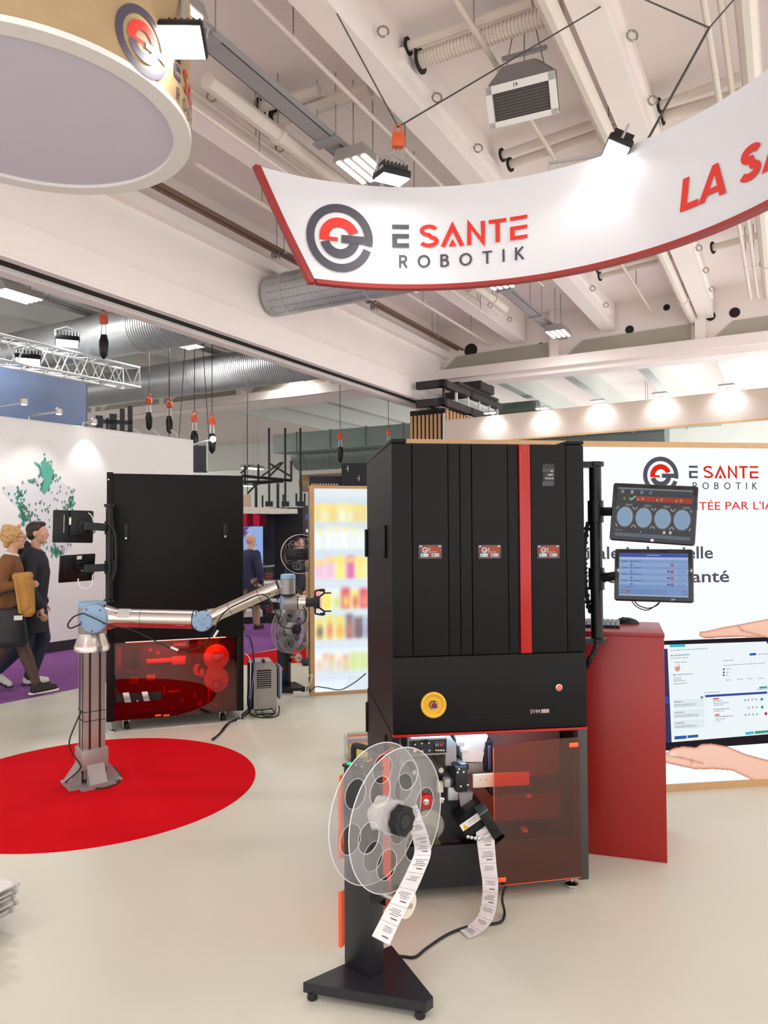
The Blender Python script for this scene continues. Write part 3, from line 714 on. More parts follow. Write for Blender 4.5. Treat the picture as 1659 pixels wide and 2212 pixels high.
# laptop picture shown on the wall
def lpoly(name, pts, m, o=.003):
    return Pr().poly([lw(*p) for p in pts][::-1]).build(name, m, tl, lambda x, y: lf(x, y, o))
e_blk = emit('led_black', (38, 32, 38), 1.); e_navy = emit('led_navy', (60, 58, 98), 1.); e_pap = emit('led_page', (238, 246, 250), 1.)
e_blue = emit('led_blue', (48, 92, 170), 1.); e_royal = emit('led_royal', (58, 76, 164), 1.); e_green = emit('led_green', (64, 158, 122), 1.); e_cyan = emit('led_cyan', (72, 186, 214), 1.)
e_grey = emit('led_grey', (160, 172, 182), 1.); e_pale = emit('led_pale_panel', (226, 236, 240), 1.); e_org = emit('led_orange', (220, 92, 56), 1.)
lpoly('laptop_bezel', [(1330, 1388), (1700, 1374), (1730, 1600), (1345, 1628)], e_blk)
lpoly('laptop_page', [(1340, 1396), (1700, 1384), (1722, 1580), (1450, 1603), (1350, 1605)], e_pap, .004)
lpoly('laptop_sidebar', [(1340, 1403), (1441, 1401), (1450, 1603), (1350, 1610)], e_navy, .005)
lpoly('laptop_tab', [(1345, 1505), (1445, 1504), (1446, 1519), (1346, 1520)], e_royal, .006)
for a, m in ((((1445, 1392), (1479, 1391), (1479, 1397), (1446, 1398)), e_cyan), (((1522, 1501), (1656, 1493), (1656, 1498), (1522, 1506)), e_royal),
             (((1618, 1411), (1632, 1410), (1632, 1415), (1618, 1416)), e_blue), (((1456, 1590), (1482, 1588), (1482, 1595), (1456, 1597)), e_blue), (((1484, 1588), (1507, 1586), (1507, 1592), (1484, 1594)), e_blue),
             (((1609, 1581), (1627, 1579), (1627, 1585), (1609, 1587)), e_cyan), (((1629, 1579), (1690, 1574), (1690, 1580), (1629, 1585)), e_green), (((1639, 1483), (1656, 1482), (1656, 1486), (1639, 1487)), e_green), (((1512, 1504), (1518, 1503.5), (1518, 1508), (1512, 1508.5)), e_green),
             (((1539, 1508), (1552, 1507), (1552, 1510), (1539, 1511)), e_org), (((1543, 1543), (1553, 1542), (1553, 1545), (1543, 1546)), e_org)):
    lpoly('screen_block', a, m, .006)
for y in (1512, 1534, 1557): lpoly('screen_block', [(1454, y), (1520, y-4), (1521, y+14), (1455, y+18)], e_pale, .005)
rnd = random.Random(3)
g = Pr()
def tl_line(xa, y, xb, h=1.1, sl=-.06):
    n = int((xb-xa)/5)+1; x = xa
    while x < xb-1:
        w_ = min(rnd.uniform(2.5, 7), xb-x); g.poly([lw(x, y+sl*(x-xa)+h), lw(x+w_, y+sl*(x+w_-xa)+h), lw(x+w_, y+sl*(x+w_-xa)-h), lw(x, y+sl*(x-xa)-h)]); x += w_+1.2
for a in ((1447, 1405, 1527, .8), (1447, 1416, 1488, 1.5), (1447, 1422, 1487, .8), (1455, 1431, 1481, .9), (1459, 1457, 1496, 1), (1454, 1464, 1472, .8), (1454, 1468, 1470, .8), (1454, 1471, 1480, .8), (1454, 1477, 1484, .9),
          (1455, 1516, 1475, 1.3), (1455, 1522, 1500, .8), (1455, 1525, 1501, .8), (1456, 1539, 1476, 1.3), (1456, 1545, 1506, .8), (1456, 1548, 1508, .8), (1457, 1562, 1478, 1.3), (1457, 1568, 1501, .8), (1457, 1571, 1507, .8),
          (1561, 1427, 1582, 1), (1562, 1437, 1652, .8), (1567, 1445, 1578, .9), (1567, 1452, 1574, .9), (1567, 1458, 1573, .9), (1539, 1514, 1559, 1.1), (1540, 1519, 1573, .9), (1541, 1523, 1562, .8), (1540, 1532, 1576, 1.1), (1541, 1536, 1563, .8), (1544, 1548, 1584, 1.2), (1545, 1553, 1565, .8), (1545, 1557, 1556, .8), (1636, 1413, 1659, .9), (1520, 1496, 1556, .8), (1633, 1489, 1657, .8), (1566, 1469, 1578, .8), (1590, 1467, 1603, .8), (1614, 1466, 1624, .8), (1635, 1465, 1648, .8)): tl_line(*a)
g.build('screen_text', e_grey, tl, lambda x, y: lf(x, y, .007))
def ldisc(px, py, r, m, o=.007, name='screen_dot'):
    x, z = lw(px, py); rr = r*4.7/FPX; Pr().ring(x, z, 0, rr, n=18).build(name, m, tl, lambda a, b: lf(a, b, o))
for px, py, r, m in ((1644, 1510, 3.3, e_green), (1645, 1527, 3.3, e_green), (1653, 1541, 3.4, emit('led_crimson', (196, 40, 56), 1.)), (1608, 1512, 2.2, e_cyan), (1609, 1544, 2.2, e_cyan), (1455, 1457.5, 2.2, e_cyan), (1562, 1445, 2, e_blk), (1562, 1452, 2, e_blk), (1562, 1458, 2, e_blk), (1657, 1387, 3, e_navy)): ldisc(px, py, r, m)
for yy, sx in ((1511, 1615), (1528, 1616), (1543, 1617)):
    for k in range(3): ldisc(sx+k*8.5, yy-k*.5, 2.2, e_grey)
# portrait thumbnail: soft oval of skin and white hair
x, z = lw(1462, 1443); 
def thumb(U, Vv):
    C = np.ones(U.shape+(3,))*np.array([238, 246, 250.]); C = blend(C, mdisc(U, Vv, .03, .034, .019, .025, .006), (206, 150, 130)); return blend(C, mdisc(U, Vv, .024, .05, .018, .012, .01), (236, 232, 228))
grid_picture('portrait', picmat('led_picture', 1.), tl, lambda u, v: lf(x-.03+u, z-.03+v, .007), .06, .065, 20, 22, thumb)
# the two hands, part of the picture on the wall
def hand_pic(name, outline, nx, ny, shade):
    xs = [lw(*p)[0] for p in outline]; zs = [lw(*p)[1] for p in outline]; xa, xb, za, zb = min(xs)-.02, min(max(xs), LW-.05)+.0, min(zs)-.02, max(zs)+.02
    pts = [(a-xa, b-za) for a, b in zip(xs, zs)]
    W_, H_ = xb-xa, zb-za; us = np.linspace(0, W_, nx+1); vs = np.linspace(0, H_, ny+1); U, Vv = np.meshgrid(us, vs); m = mpoly(U, Vv, pts)
    soft = blur(m, 14)
    base = np.array([240, 184, 160.]); lo = np.array([196, 110, 86.]); hi = np.array([252, 222, 206.])
    f = np.clip((soft-.5)*2, 0, 1)[..., None]; top = np.clip((Vv/H_), 0, 1)[..., None]
    C = lo*(1-f)+base*f; C = C*(1-.45*f*top)+hi*(.45*f*top)
    for (sx, sy, ex, ey) in shade:
        a = np.array(lw(sx, sy))-np.array([xa, za]); b = np.array(lw(ex, ey))-np.array([xa, za]); d = b-a; tt = np.clip(((U-a[0])*d[0]+(Vv-a[1])*d[1])/(d@d), 0, 1)
        ds = np.hypot(U-a[0]-tt*d[0], Vv-a[1]-tt*d[1]); C = blend(C, np.exp(-(ds/.007)**2)*.38, (160, 84, 66))
    co = [tuple(lf(xa+u, za+v, .008)) for v in vs for u in us]
    keep = [(j*(nx+1)+i, j*(nx+1)+i+1, (j+1)*(nx+1)+i+1, (j+1)*(nx+1)+i) for j in range(ny) for i in range(nx) if m[j:j+2, i:i+2].sum() >= 2]
    C = np.clip(C, 0, 255)/255.; C = np.where(C <= .04045, C/12.92, ((C+.055)/1.055)**2.4)
    me = bpy.data.meshes.new(name); me.from_pydata(co, [], keep); me.update(); at = me.color_attributes.new('Col', 'FLOAT_COLOR', 'POINT')
    at.data.foreach_set('color', np.concatenate([C.reshape(-1, 3), np.ones((C.shape[0]*C.shape[1], 1))], 1).astype(np.float32).ravel())
    me.materials.append(picmat('led_picture', 1.)); o = bpy.data.objects.new(name, me); COL.objects.link(o); o.parent = tl
hand_pic('pictured_upper_hand', [(1509, 1370), (1511, 1365), (1521, 1364), (1556, 1356), (1590, 1350), (1620, 1344), (1659, 1337), (1700, 1330), (1705, 1385), (1659, 1378), (1645, 1374), (1610, 1375), (1590, 1375), (1560, 1376), (1520, 1378), (1511, 1374)], 180, 60, [(1590, 1349, 1602, 1362), (1602, 1362, 1640, 1372), (1520, 1377, 1590, 1375)])
hand_pic('pictured_lower_hand', [(1400, 1630), (1432, 1629), (1443, 1622), (1452, 1616), (1475, 1612), (1502, 1614), (1512, 1608), (1535, 1606), (1570, 1612), (1610, 1629), (1659, 1642), (1700, 1650), (1700, 1720), (1659, 1701), (1620, 1682), (1580, 1663), (1545, 1660), (1500, 1660), (1460, 1652), (1432, 1645), (1400, 1640)], 230, 90, [(1443, 1631, 1470, 1636), (1470, 1636, 1517, 1648), (1492, 1640, 1493, 1648), (1585, 1612, 1600, 1622)])
lpoly('pictured_nail', [(1444, 1626), (1452, 1621), (1459, 1623), (1459, 1632), (1446, 1632)], emit('led_nail', (250, 214, 200), 1.), .009)

# ================================================================ TALL BLACK MACHINE (front)
pl, pr_ = P(848, 1450, 3.30), P(1267, 1450, 3.42); d = pr_-pl
W1, A1 = math.hypot(d.x, d.y), math.atan2(d.y, d.x); D1 = 1.05
O1 = V((pl.x, pl.y, 0)); M1 = M.Translation(O1) @ M.Rotation(A1, 4, 'Z'); I1 = M1.inverted()
n1 = V((math.sin(A1), -math.cos(A1), 0))
H1 = P(847, 950, 3.3).z
tm = T('pouch_packing_machine', 'tall black pouch packing machine with red stripe and orange doors', 'machine', O1, A1)
def F(px, py, y=0.): q = I1 @ on_plane(px, py, O1-n1*y, n1); return q.x, q.z
ZB, ZD, ZT = .055, F(1060, 1585)[1], H1
zdr = F(1060, 1414)[1]
bx('cabinet', black, tm, 0.004, .02, ZD, W1-.004, D1, ZT-.012)
bx('top_rail', black, tm, 0, 0, ZT-.012, .07, D1, ZT+.006, r=.003); bx('top_rail', black, tm, W1-.085, 0, ZT-.012, W1, D1, ZT+.004, r=.003)
xs = [0] + [F(v, 1180)[0] for v in (891, 969, 994.5, 1020, 1098, 1122)] + [F(1147, 1180)[0], F(1224, 1180)[0], W1]
nm = ['side_strip', 'drawer_front', 'side_strip', 'side_strip', 'drawer_front', 'side_strip', 'red_stripe', 'drawer_front', 'side_strip']
dr = []
for i in range(9):
    g = .0014; y0 = -.006 if nm[i] == 'red_stripe' else (0 if nm[i] == 'drawer_front' else .002)
    o = bx(nm[i], red_s if nm[i] == 'red_stripe' else black, tm, xs[i]+g, y0, zdr+.002, xs[i+1]-g, .02, ZT-.016, r=.003)
    if nm[i] == 'drawer_front': dr.append(o)
bx('lower_front', black, tm, .0, 0, ZD+.016, W1, .02, zdr-.002, r=.003)
bx('red_trim', red_s, tm, .0, -.004, ZD, W1, .02, ZD+.012, r=.002)
e_scr = picmat('touch_screen', .9)
fy = lambda o: (lambda x, z: V((x, -o, z)))
for k, px in enumerate((929, 1057, 1184)):
    cx, cz = F(px, 1192); w_, h_ = .105, .062
    s = bx('touch_screen', blackp, dr[k], cx-w_/2-.004, -.004, cz-h_/2-.004, cx+w_/2+.004, 0, cz+h_/2+.004, r=.003)
    def scr(U, Vv):
        C = np.ones(U.shape+(3,))*np.array([96, 66, 70.]); C = blend(C, mdisc(U, Vv, w_*.6, h_*.6, .05, .03, .03)*.6, (190, 90, 50))
        C = blend(C, mdisc(U, Vv, w_*.27, h_*.63, .0125, s=.001), (236, 236, 236)); C = blend(C, mdisc(U, Vv, w_*.27, h_*.63, .009, s=.001), (200, 60, 40)); C = blend(C, mrect(U, Vv, w_*.24, h_*.56, w_*.38, h_*.61), (236, 236, 236))
        C = blend(C, mrect(U, Vv, w_*.09, h_*.14, w_*.42, h_*.38, .002), (220, 240, 240)); C = blend(C, mrect(U, Vv, w_*.13, h_*.19, w_*.2, h_*.33), (60, 150, 130)); C = blend(C, mrect(U, Vv, w_*.56, h_*.14, w_*.9, h_*.38, .002), (216, 206, 204)); C = blend(C, mrect(U, Vv, w_*.6, h_*.19, w_*.68, h_*.33), (130, 84, 70))
        C = blend(C, mrect(U, Vv, w_*.02, h_*.85, w_*.14, h_*.97), (190, 190, 205)); C = blend(C, mrect(U, Vv, w_*.86, h_*.85, w_*.98, h_*.97), (190, 190, 205)); return C
    grid_picture('screen_picture', e_scr, dr[k], lambda u, v: V((cx-w_/2+u, -.0048, cz-h_/2+v)), w_, h_, 70, 42, scr)
    k_ = Pr(); word(k_, 'E', cx-.008, cz+.006, .012, .2, .1); k_.build('screen_text', emit('scr_white', (236, 230, 236), .9), dr[k], fy(.0055))
    k_ = Pr(); word(k_, 'SANTE', cx+.003, cz+.006, .012, .2, .12); k_.build('screen_text', emit('scr_red', (226, 70, 40), .9), dr[k], fy(.0055))
    k_ = Pr(); word(k_, 'ROBOTIK', cx-.007, cz-.003, .005, .2, .5); k_.build('screen_text', emit('scr_white', (236, 230, 236), .9), dr[k], fy(.0055))
    Pr().text('OPEN', cx-.03, cz-.019, .006).build('screen_text', emit('scr_grey', (70, 90, 100), .9), dr[k], fy(.0055))
    Pr().text('CLOSE', cx+.02, cz-.019, .006).build('screen_text', emit('scr_grey', (70, 90, 100), .9), dr[k], fy(.0055))
# type label on the third drawer
lx, lz = F(1194, 1036); dlab = bx('type_label', mat('label_black', (14, 13, 14), .3), dr[2], F(1172, 1005)[0], -.002, F(1172, 1040)[1], F(1197, 1005)[0], 0, F(1172, 1002)[1])
for i, tx in enumerate(('RT', '240K7', 'OCULUS')): Pr().text(tx, F(1195, 1020)[0], F(1190, 1020+i*7.6)[1], .0085, 'RIGHT', wide=.9).build('lettering', white_p, dlab, fy(.0032))
bx('label_bar', mat('label_brown', (62, 52, 46), .4), dlab, F(1171, 1016)[0], -.0028, F(1171, 1019)[1], F(1196, 1016)[0], -.001, F(1171, 1012)[1])
bx('label_bar', mat('label_grey', (56, 56, 60), .4), dlab, F(1171, 1046)[0], -.0028, F(1171, 1050)[1], F(1196, 1046)[0], -.001, F(1171, 1040)[1])
# emergency stop
ex, ez = F(936, 1522); t_ = MB().lathe([(.038, 0), (.058, 0), (.058, .012), (.052, .016), (.046, .014), (.038, .004), (.02, .003)], (ex, 0, ez), (0, -1, 0), 36).build('stop_collar', mat('safety_yellow', (226, 176, 40), .4), tm, True)
MB().lathe([(.019, 0), (.019, .014), (.017, .018), (.0, .0185)], (ex, -.002, ez), (0, -1, 0), 24).build('stop_button', mat('stop_maroon', (110, 30, 34), .4), tm, True)
p = Pr()
for k in range(3): p.ring(ex, ez, .0145, .0165, 90+k*120+15, 90+k*120+105, 10)
p.build('stop_arrows', white_p, tm, fy(.0212))
bxx, bz_ = F(1207, 1485); MB().lathe([(.016, 0), (.016, .004), (.012, .006)], (bxx, 0, bz_), (0, -1, 0), 20).build('power_button', chrome, tm, True)
MB().lathe([(.0115, 0), (.0115, .007), (.0, .0075)], (bxx, 0, bz_), (0, -1, 0), 20).build('power_light', emit('red_led', (255, 60, 50), 1.6), tm, True)
Pr().ring(bxx, bz_, .003, .005).build('power_mark', emit('red_led_pale', (255, 190, 170), 1.2), tm, fy(.0082))
xa, za = F(1145, 1541); 
Pr().text('SVM', xa, za, .018, wide=1.05, bold=.02).build('maker_mark', mat('badge_silver', (176, 150, 150), .35, .5), tm, fy(.001))
bx('maker_plate', mat('badge_silver', (176, 150, 150), .35, .5), tm, F(1169, 1540)[0], -.0015, F(1169, 1540)[1], F(1186, 1540)[0], 0, F(1169, 1532)[1])
rx0, rz0 = F(1013, 1549); rx1, rz1 = F(1200, 1525)
g = MB()
for (a, b, c, d_) in ((rx0, rz0, rx1, rz0+.0015), (rx0, rz0, rx0+.0015, rz1-.02), (rx1-.0015, rz0, rx1, rz1)): g.box(a, -.0006, b, c, 0.001, d_)
g.build('cover_seam', dark_hole, tm)
# left side handles
for (px0, py0, px1, py1) in ((792, 1143, 792, 1203), (832, 1134, 832, 1206), (794, 1516, 794, 1580), (834, 1587, 834, 1640)):
    sn = V((-math.cos(A1), -math.sin(A1), 0)); a = I1 @ on_plane(px0, py0, O1, sn); b = I1 @ on_plane(px1, py1, O1, sn)
    bx('side_handle', blackp, tm, -.012, a.y-.012, b.z, .004, a.y+.012, a.z, r=.006)
# lower housing
bx('side_wall', black, tm, 0, .02, ZB, .018, D1, ZD); bx('side_wall', black, tm, W1-.018, .06, ZB, W1, D1, ZD)
bx('back_wall', black, tm, .018, D1-.02, ZB, W1-.018, D1, ZD); bx('base_plate', black, tm, 0, .03, ZB, W1, D1, ZB+.03)
xpost = F(1250, 1750)[0]; bx('corner_post', mat('charcoal_post', (58, 56, 54), .5), tm, xpost, 0, ZB, W1, .06, ZD, r=.003)
bx('corner_post', black, tm, 0, 0.0, ZB, .03, .05, ZD, r=.003)
zlp = F(1000, 1822, .03)[1]; bx('lower_panel', mat('navy_black', (22, 23, 28), .4), tm, .03, .02, ZB, xpost, .035, zlp)
# four levelling feet
for x in (.06, W1-.06):
    for y in (.06, D1-.08):
        f = MB().lathe([(.03, 0), (.032, .006), (.03, .014), (.012, .022), (.008, .024), (.008, .06)], (x, y, 0), n=20).build('levelling_foot', chrome, tm, True)
# inside of the packing bay
bay = mat('bay_grey', (168, 166, 164), .45, .2)
dkm = mat('dark_anodised', (30, 31, 36), .4, .2)
YB = .30
bx('bay_plate', bay, tm, .02, YB, zlp-.02, W1-.02, YB+.01, ZD)
g = MB().prism([F(846, 1826, YB-.03), F(1003, 1820, YB-.03), F(946, 1722, YB-.03), F(946, 1640, YB-.03), F(846, 1640, YB-.03)], 0, .02, frame((0, YB-.01, 0), (0, -1, 0), (1, 0, 0))); g.build('film_plate', bay, tm, fix=True)
def ibox(name, m, px0, py0, px1, py1, y0, y1, r=.004, par=None):
    a, b = F(px0, py1, y0), F(px1, py0, y0); return bx(name, m, par or tm, a[0], y0, a[1], b[0], y1, b[1], r=r)
cb = ibox('control_box', bay, 880, 1593, 966, 1634, .06, .26)
a_, b_ = F(884, 1629, .059), F(964, 1597, .059); bx('control_face', mat('control_navy', (18, 22, 40), .35), cb, a_[0], .054, a_[1], b_[0], .06, b_[1])
a_, b_ = F(937, 1626, .053), F(961, 1599, .053); dsp = bx('temperature_display', mat('display_black', (12, 12, 16), .2), cb, a_[0], .05, a_[1], b_[0], .055, b_[1], r=.002)
Pr().text('88', F(940, 1610, .05)[0], F(940, 1612, .05)[1], .012).build('digits', emit('seg_blue', (150, 180, 220), .8), dsp, lambda x, z: V((x, .0485, z)))
Pr().text('65', F(950, 1610, .05)[0], F(940, 1612, .05)[1], .012).build('digits', emit('seg_red', (255, 50, 70), 1.3), dsp, lambda x, z: V((x, .0485, z)))
for i in range(4): xx, zz = F(940+i*5.4, 1622, .05); bx('key', [mat('key_yellow', (220, 200, 90), .5), white_p, white_p, white_p][i], dsp, xx, .047, zz, xx+.008, .051, zz+.006)
for px, py in ((895, 1606), (910, 1604), (925, 1603), (911, 1620), (926, 1619)):
    x, z = F(px, py, .054); MB().lathe([(.007, 0), (.007, .006), (.004, .01), (.004, .018), (0, .019)], (x, .054, z), (0, -1, 0), 14).build('toggle_switch', chrome, cb, True)
x, z = F(896, 1621, .054); MB().lathe([(.008, 0), (.008, .006), (0, .008)], (x, .054, z), (0, -1, 0), 14).build('amber_lamp', emit('amber_led', (255, 170, 90), 1.2), cb, True)
x, z = F(919, 1600, .05); MB().lathe([(.011, 0), (.011, .01), (0, .013)], (x, .054, z), (0, -1, 0), 16).build('rotary_knob', blackp, cb, True)
g = MB().prism([(F(966, 1593, .06)[0], ZD-.005), (F(990, 1615, .06)[0], F(990, 1612, .06)[1]), (F(990, 1615, .06)[0], F(990, 1660, .06)[1]), (F(966, 1593, .06)[0], F(966, 1660, .06)[1])], -.26, -.1, frame((0, 0, 0), (0, -1, 0), (1, 0, 0))); g.build('box_shroud', bay, cb, fix=True)
# film guide rollers reaching forward
for px, py, r, l in ((894, 1667, .011, .2), (952, 1663, .012, .17)):
    x, z = F(px, py, .03); MB().cyl((x, .02, z), (x, YB, z), r, r, 18).build('guide_roller', alu, tm, True); MB().cyl((x, .016, z), (x, .03, z), r*.7, r*.7, 14).build('roller_end', chrome, tm, True)
blu = mat('pale_bar', (190, 196, 204), .35, .5)
for (p0, p1, ww, hh, dd) in (((965, 1632), (1003, 1655), .03, .022, .05), ((962, 1668), (972, 1690), .026, .02, .04)):
    x0_, z0_ = F(*p0, .22); x1_, z1_ = F(*p1, .06); a = V((x0_, .24, z0_)); b = V((x1_, .05, z1_)); m_ = frame(a, b-a, (1, 0, 0)); L_ = (b-a).length
    bx('feed_bar', blu, tm, -ww/2, -hh/2, 0, ww/2, hh/2, L_, r=.002, m=m_)
    MB().rbox(-ww/2-.002, -hh/2-.002, L_, ww/2+.002, hh/2+.002, L_+.008, r=.002, m=m_).build('bar_end', dkm, tm, True)
# white hopper funnel with steps
g = MB()
for (x0p, x1p, y0p, y1p, x2p, x3p) in ((985, 1054, 1590, 1624, 997, 1044), (998, 1046, 1624, 1646, 1000, 1042)):
    ya, yb = .1, .22
    q = [F(x0p, y0p, ya), F(x1p, y0p, ya), F(x3p, y1p, ya), F(x2p, y1p, ya)]
    g.prism([(a, b) for a, b in q], -.22, -.1, frame((0, 0, 0), (0, -1, 0), (1, 0, 0)))
g.build('hopper', white_p, tm, fix=True)
ibox('hopper_step', white_p, 989, 1602, 1004, 1612, .08, .12); ibox('hopper_step', white_p, 996, 1618, 1012, 1626, .08, .12)
ibox('hopper_neck', bay, 1005, 1646, 1050, 1672, .12, .24)
ibox('motor_column', dkm, 1046, 1600, 1064, 1668, .1, .2); ibox('cylinder_tube', mat('blue_steel', (90, 110, 150), .3, .6), 1055, 1612, 1061, 1664, .085, .1, r=.003)
# black press head and slanted sealing unit
ibox('press_head', dkm, 984, 1656, 1010, 1712, .02, .2, r=.006)
for px, py in ((991, 1661), (988, 1668), (1001, 1667), (995, 1698), (1010, 1695)):
    x, z = F(px, py, .02); MB().lathe([(.005, 0), (.005, .006), (0, .007)], (x, .02, z), (0, -1, 0), 10).build('bolt', chrome, tm, True)
ibox('press_clamp', bay, 960, 1684, 974, 1702, .03, .08, r=.006)
ibox('press_shaft', blu, 968, 1700, 990, 1730, .06, .12, r=.004)
g = MB().prism([F(990, 1712, .08), F(1022, 1712, .08), F(1018, 1740, .08), F(996, 1745, .08)], -.2, -.08, frame((0, 0, 0), (0, -1, 0), (1, 0, 0))); g.build('chute', bay, tm, fix=True)
g = MB().prism([F(948, 1700, .1), F(972, 1700, .1), F(1040, 1736, .1), (F(1040, 1736, .1)[0]+.01, F(1040, 1800, .1)[1]), F(1010, 1840, .1), F(985, 1806, .1), F(950, 1745, .1)], -.24, -.1, frame((0, 0, 0), (0, -1, 0), (1, 0, 0))); g.build('sealing_block', dkm, tm, fix=True)
c0 = V((F(1022, 1770, .0)[0], .0, F(1022, 1770, .0)[1])); rot = M.Translation(c0) @ M.Rotation(R(-31), 4, 'Y')
ou = MB().rbox(-.07, -.06, -.03, .06, .08, .045, r=.005, m=rot).build('outlet_unit', blackp, tm, True)
bx('warning_label', white_p, ou, -.066, -.062, .01, .03, -.0605, .042, m=rot)
Pr().poly([(-.06, .013), (-.034, .013), (-.047, .036)]).build('warning_triangle', mat('safety_yellow', (226, 176, 40), .4), ou, lambda x, z: rot @ V((x, -.0632, z)))
Pr().text('CAUTION', -.028, .029, .007).text('HOT SURFACE', -.028, .02, .0045).build('lettering', ink, ou, lambda x, z: rot @ V((x, -.0632, z)))
MB().rbox(.03, -.1, -.085, .075, -.01, .045, r=.004, m=rot).build('outlet_flap', blackp, ou, True)
MB().box(.031, -.1, .045, .077, -.01, .0475, m=rot).build('flap_edge', steel, ou)
MB().box(.0, -.085, -.06, .055, -.075, -.052, m=rot).build('guide_bar', white_p, ou)
for k in range(4): MB().lathe([(.008, 0), (.008, .012), (.004, .014)], rot @ V((-.06+.012*k, -.062, -.018-.012*k)), (0, -1, 0), 12).build('bolt', chrome, ou, True)
for px, py, r, m_, nm_ in ((956, 1731, .014, chrome, 'bearing'), (996, 1777, .009, chrome, 'bearing'), (1030, 1776, .012, chrome, 'bearing')):
    x, z = F(px, py, .06); MB().lathe([(r, 0), (r, .01), (r*.6, .012), (r*.6, .008), (0, .008)], (x, .08, z), (0, -1, 0), 18).build(nm_, m_, tm, True)
# film rolls on the bay plate
for px, py, r, m_ in ((924, 1780, .075, cream_p), (921, 1800, .05, white_p), (930, 1825, .048, mat('film_core_tan', (190, 160, 110), .5))):
    x, z = F(px, py, .2); MB().lathe([(r*.25, 0), (r, .0), (r, .04), (r*.25, .04)], (x, .22, z), (0, -1, 0), 32).build('film_roll', m_, tm, True)
ibox('sensor_block', cream_p, 945, 1690, 958, 1713, .06, .09, r=.003)
x, z = F(920, 1732, -.05); MB().cyl((x, -.05, z), (x, .25, z), .006, .006, 10).build('tension_rod', chrome, tm, True)
MB().lathe([(.008, 0), (.03, .0), (.034, .012), (.03, .03), (.014, .032)], (x, -.02, z), (0, -1, 0), 24).build('red_roller', mat('glossy_red', (196, 20, 24), .2), tm, True)
MB().lathe([(.014, 0), (.014, .004), (.006, .006), (.006, .018), (0, .018)], (x, -.05, z), (0, -1, 0), 16).build('roller_cap', chrome, tm, True)
# cream bar behind the tinted door
xa, za = F(1027, 1709, -.01); xb, zb = F(1150, 1674, -.01); cb2 = bx('bracket_plate', cream_p, tm, xa, .03, za, xb, .045, zb, r=.002)
for px in (1037, 1050, 1116, 1130): x, z = F(px, 1684, .03); MB().lathe([(.003, 0), (.003, .002), (0, .002)], (x, .029, z), (0, -1, 0), 8).build('bolt', tray_m, cb2)
bx('inner_shelf', dkm, tm, F(1067, 1715)[0], .05, F(1067, 1718, .05)[1], W1-.03, .25, F(1067, 1712, .05)[1])
for px, py, m_ in ((1135, 1795, cream_p), (1143, 1720, cream_p), (1180, 1876, cream_p)): ibox('inner_catch', m_, px-5, py-4, px+6, py+4, .06, .1, r=.003)
# tinted doors
acr = clear('orange_acrylic', (242, 146, 96), .08, .04)
acr_e = mat('orange_acrylic_edge', (255, 104, 48), .3)  # bright base colour stands in for the acrylic's edge-lit glow
dl = F(1066, 1700, -.03); hx = xpost+.006
dw = hx-dl[0]; ang = R(4)
dr2 = T('right_door', None, None, (hx, -.002, 0), ang); dr2.parent = tm
zt_ = F(1150, 1596, 0)[1]; zb_ = F(1150, 1905, -.02)[1]
def door_shape(w_, z0, z1): return [(0, z0), (0, z1), (-w_*.62, z1-.002), (-w_*.72, z1-.008), (-w_, z1-.02), (-w_, z0+.53*(z1-z0)), (-w_*1.0, z0+.42*(z1-z0)), (-w_*.88, z0+.34*(z1-z0)), (-w_*1.0, z0+.28*(z1-z0)), (-w_, z0)]
MB().prism(door_shape(dw, zb_, zt_), 0, .004, frame((0, 0, 0), (0, -1, 0), (1, 0, 0))).build('door_pane', acr, dr2, fix=True)
g = MB().box(-dw-.002, -.005, zb_, -dw, .001, zt_-.025).box(-dw, -.005, zb_-.002, 0, .001, zb_); g.build('door_edge', acr_e, dr2)
for x, z in ((-dw+.03, zb_+.03), (-.03, zt_-.03)): bx('door_catch', acr_e, dr2, x-.025, -.012, z-.012, x+.02, -.004, z+.008, r=.002)
# left door swung wide open towards the viewer
q = P(737, 1850, 2.93); qa = I1 @ q; ang2 = math.atan2(qa.y-.0, qa.x-.005)
wd = math.hypot(qa.x-.005, qa.y)
dl2 = T('left_door', None, None, (.005, -.004, 0), ang2); dl2.parent = tm
zt2 = .70; sh = [(0, .03), (wd, .03), (wd, .245), (wd-.03, .245), (wd-.03, .375), (wd, .375), (wd, zt2), (0, zt2)]
MB().prism(sh, 0, .004, frame((0, 0, 0), (0, -1, 0), (1, 0, 0))).build('door_pane', clear('orange_acrylic_clear', (247, 165, 120), .08, .04), dl2, fix=True)
g = MB().box(wd, -.006, .03, wd+.004, .002, .245).box(wd, -.006, .375, wd+.004, .002, zt2).box(.0, -.006, zt2, wd, .002, zt2+.003); g.build('door_edge', acr_e, dl2)
bx('edge_glow_flange', acr_e, dl2, wd-.004, -.014, .375, wd+.001, .0, zt2-.04); bx('edge_glow_flange', acr_e, dl2, wd-.004, -.014, .03, wd+.001, .0, .245)  # bent edge strips; their edge-lit glow is put into the bright orange
bx('edge_glow_flange', acr_e, dl2, .10, .0, .16, .104, .036, zt2-.01)
bx('hinge', blackp, dl2, -.004, -.008, .1, .02, .004, .16); bx('hinge', blackp, dl2, -.004, -.008, .58, .02, .004, .64)
ld = bpy.data.lights.new('bay_light', 'AREA'); ld.shape = 'RECTANGLE'; ld.size = .4; ld.size_y = .04; ld.energy = 1.6; ld.color = (.36, .66, 1)
lo = bpy.data.objects.new('bay_light', ld); COL.objects.link(lo); lo.parent = tm; lo.location = (.3, .1, ZD-.012)
bx('light_strip', emit('bay_led', (150, 200, 255), 1.3), tm, .06, .09, ZD-.008, .5, .11, ZD-.001)
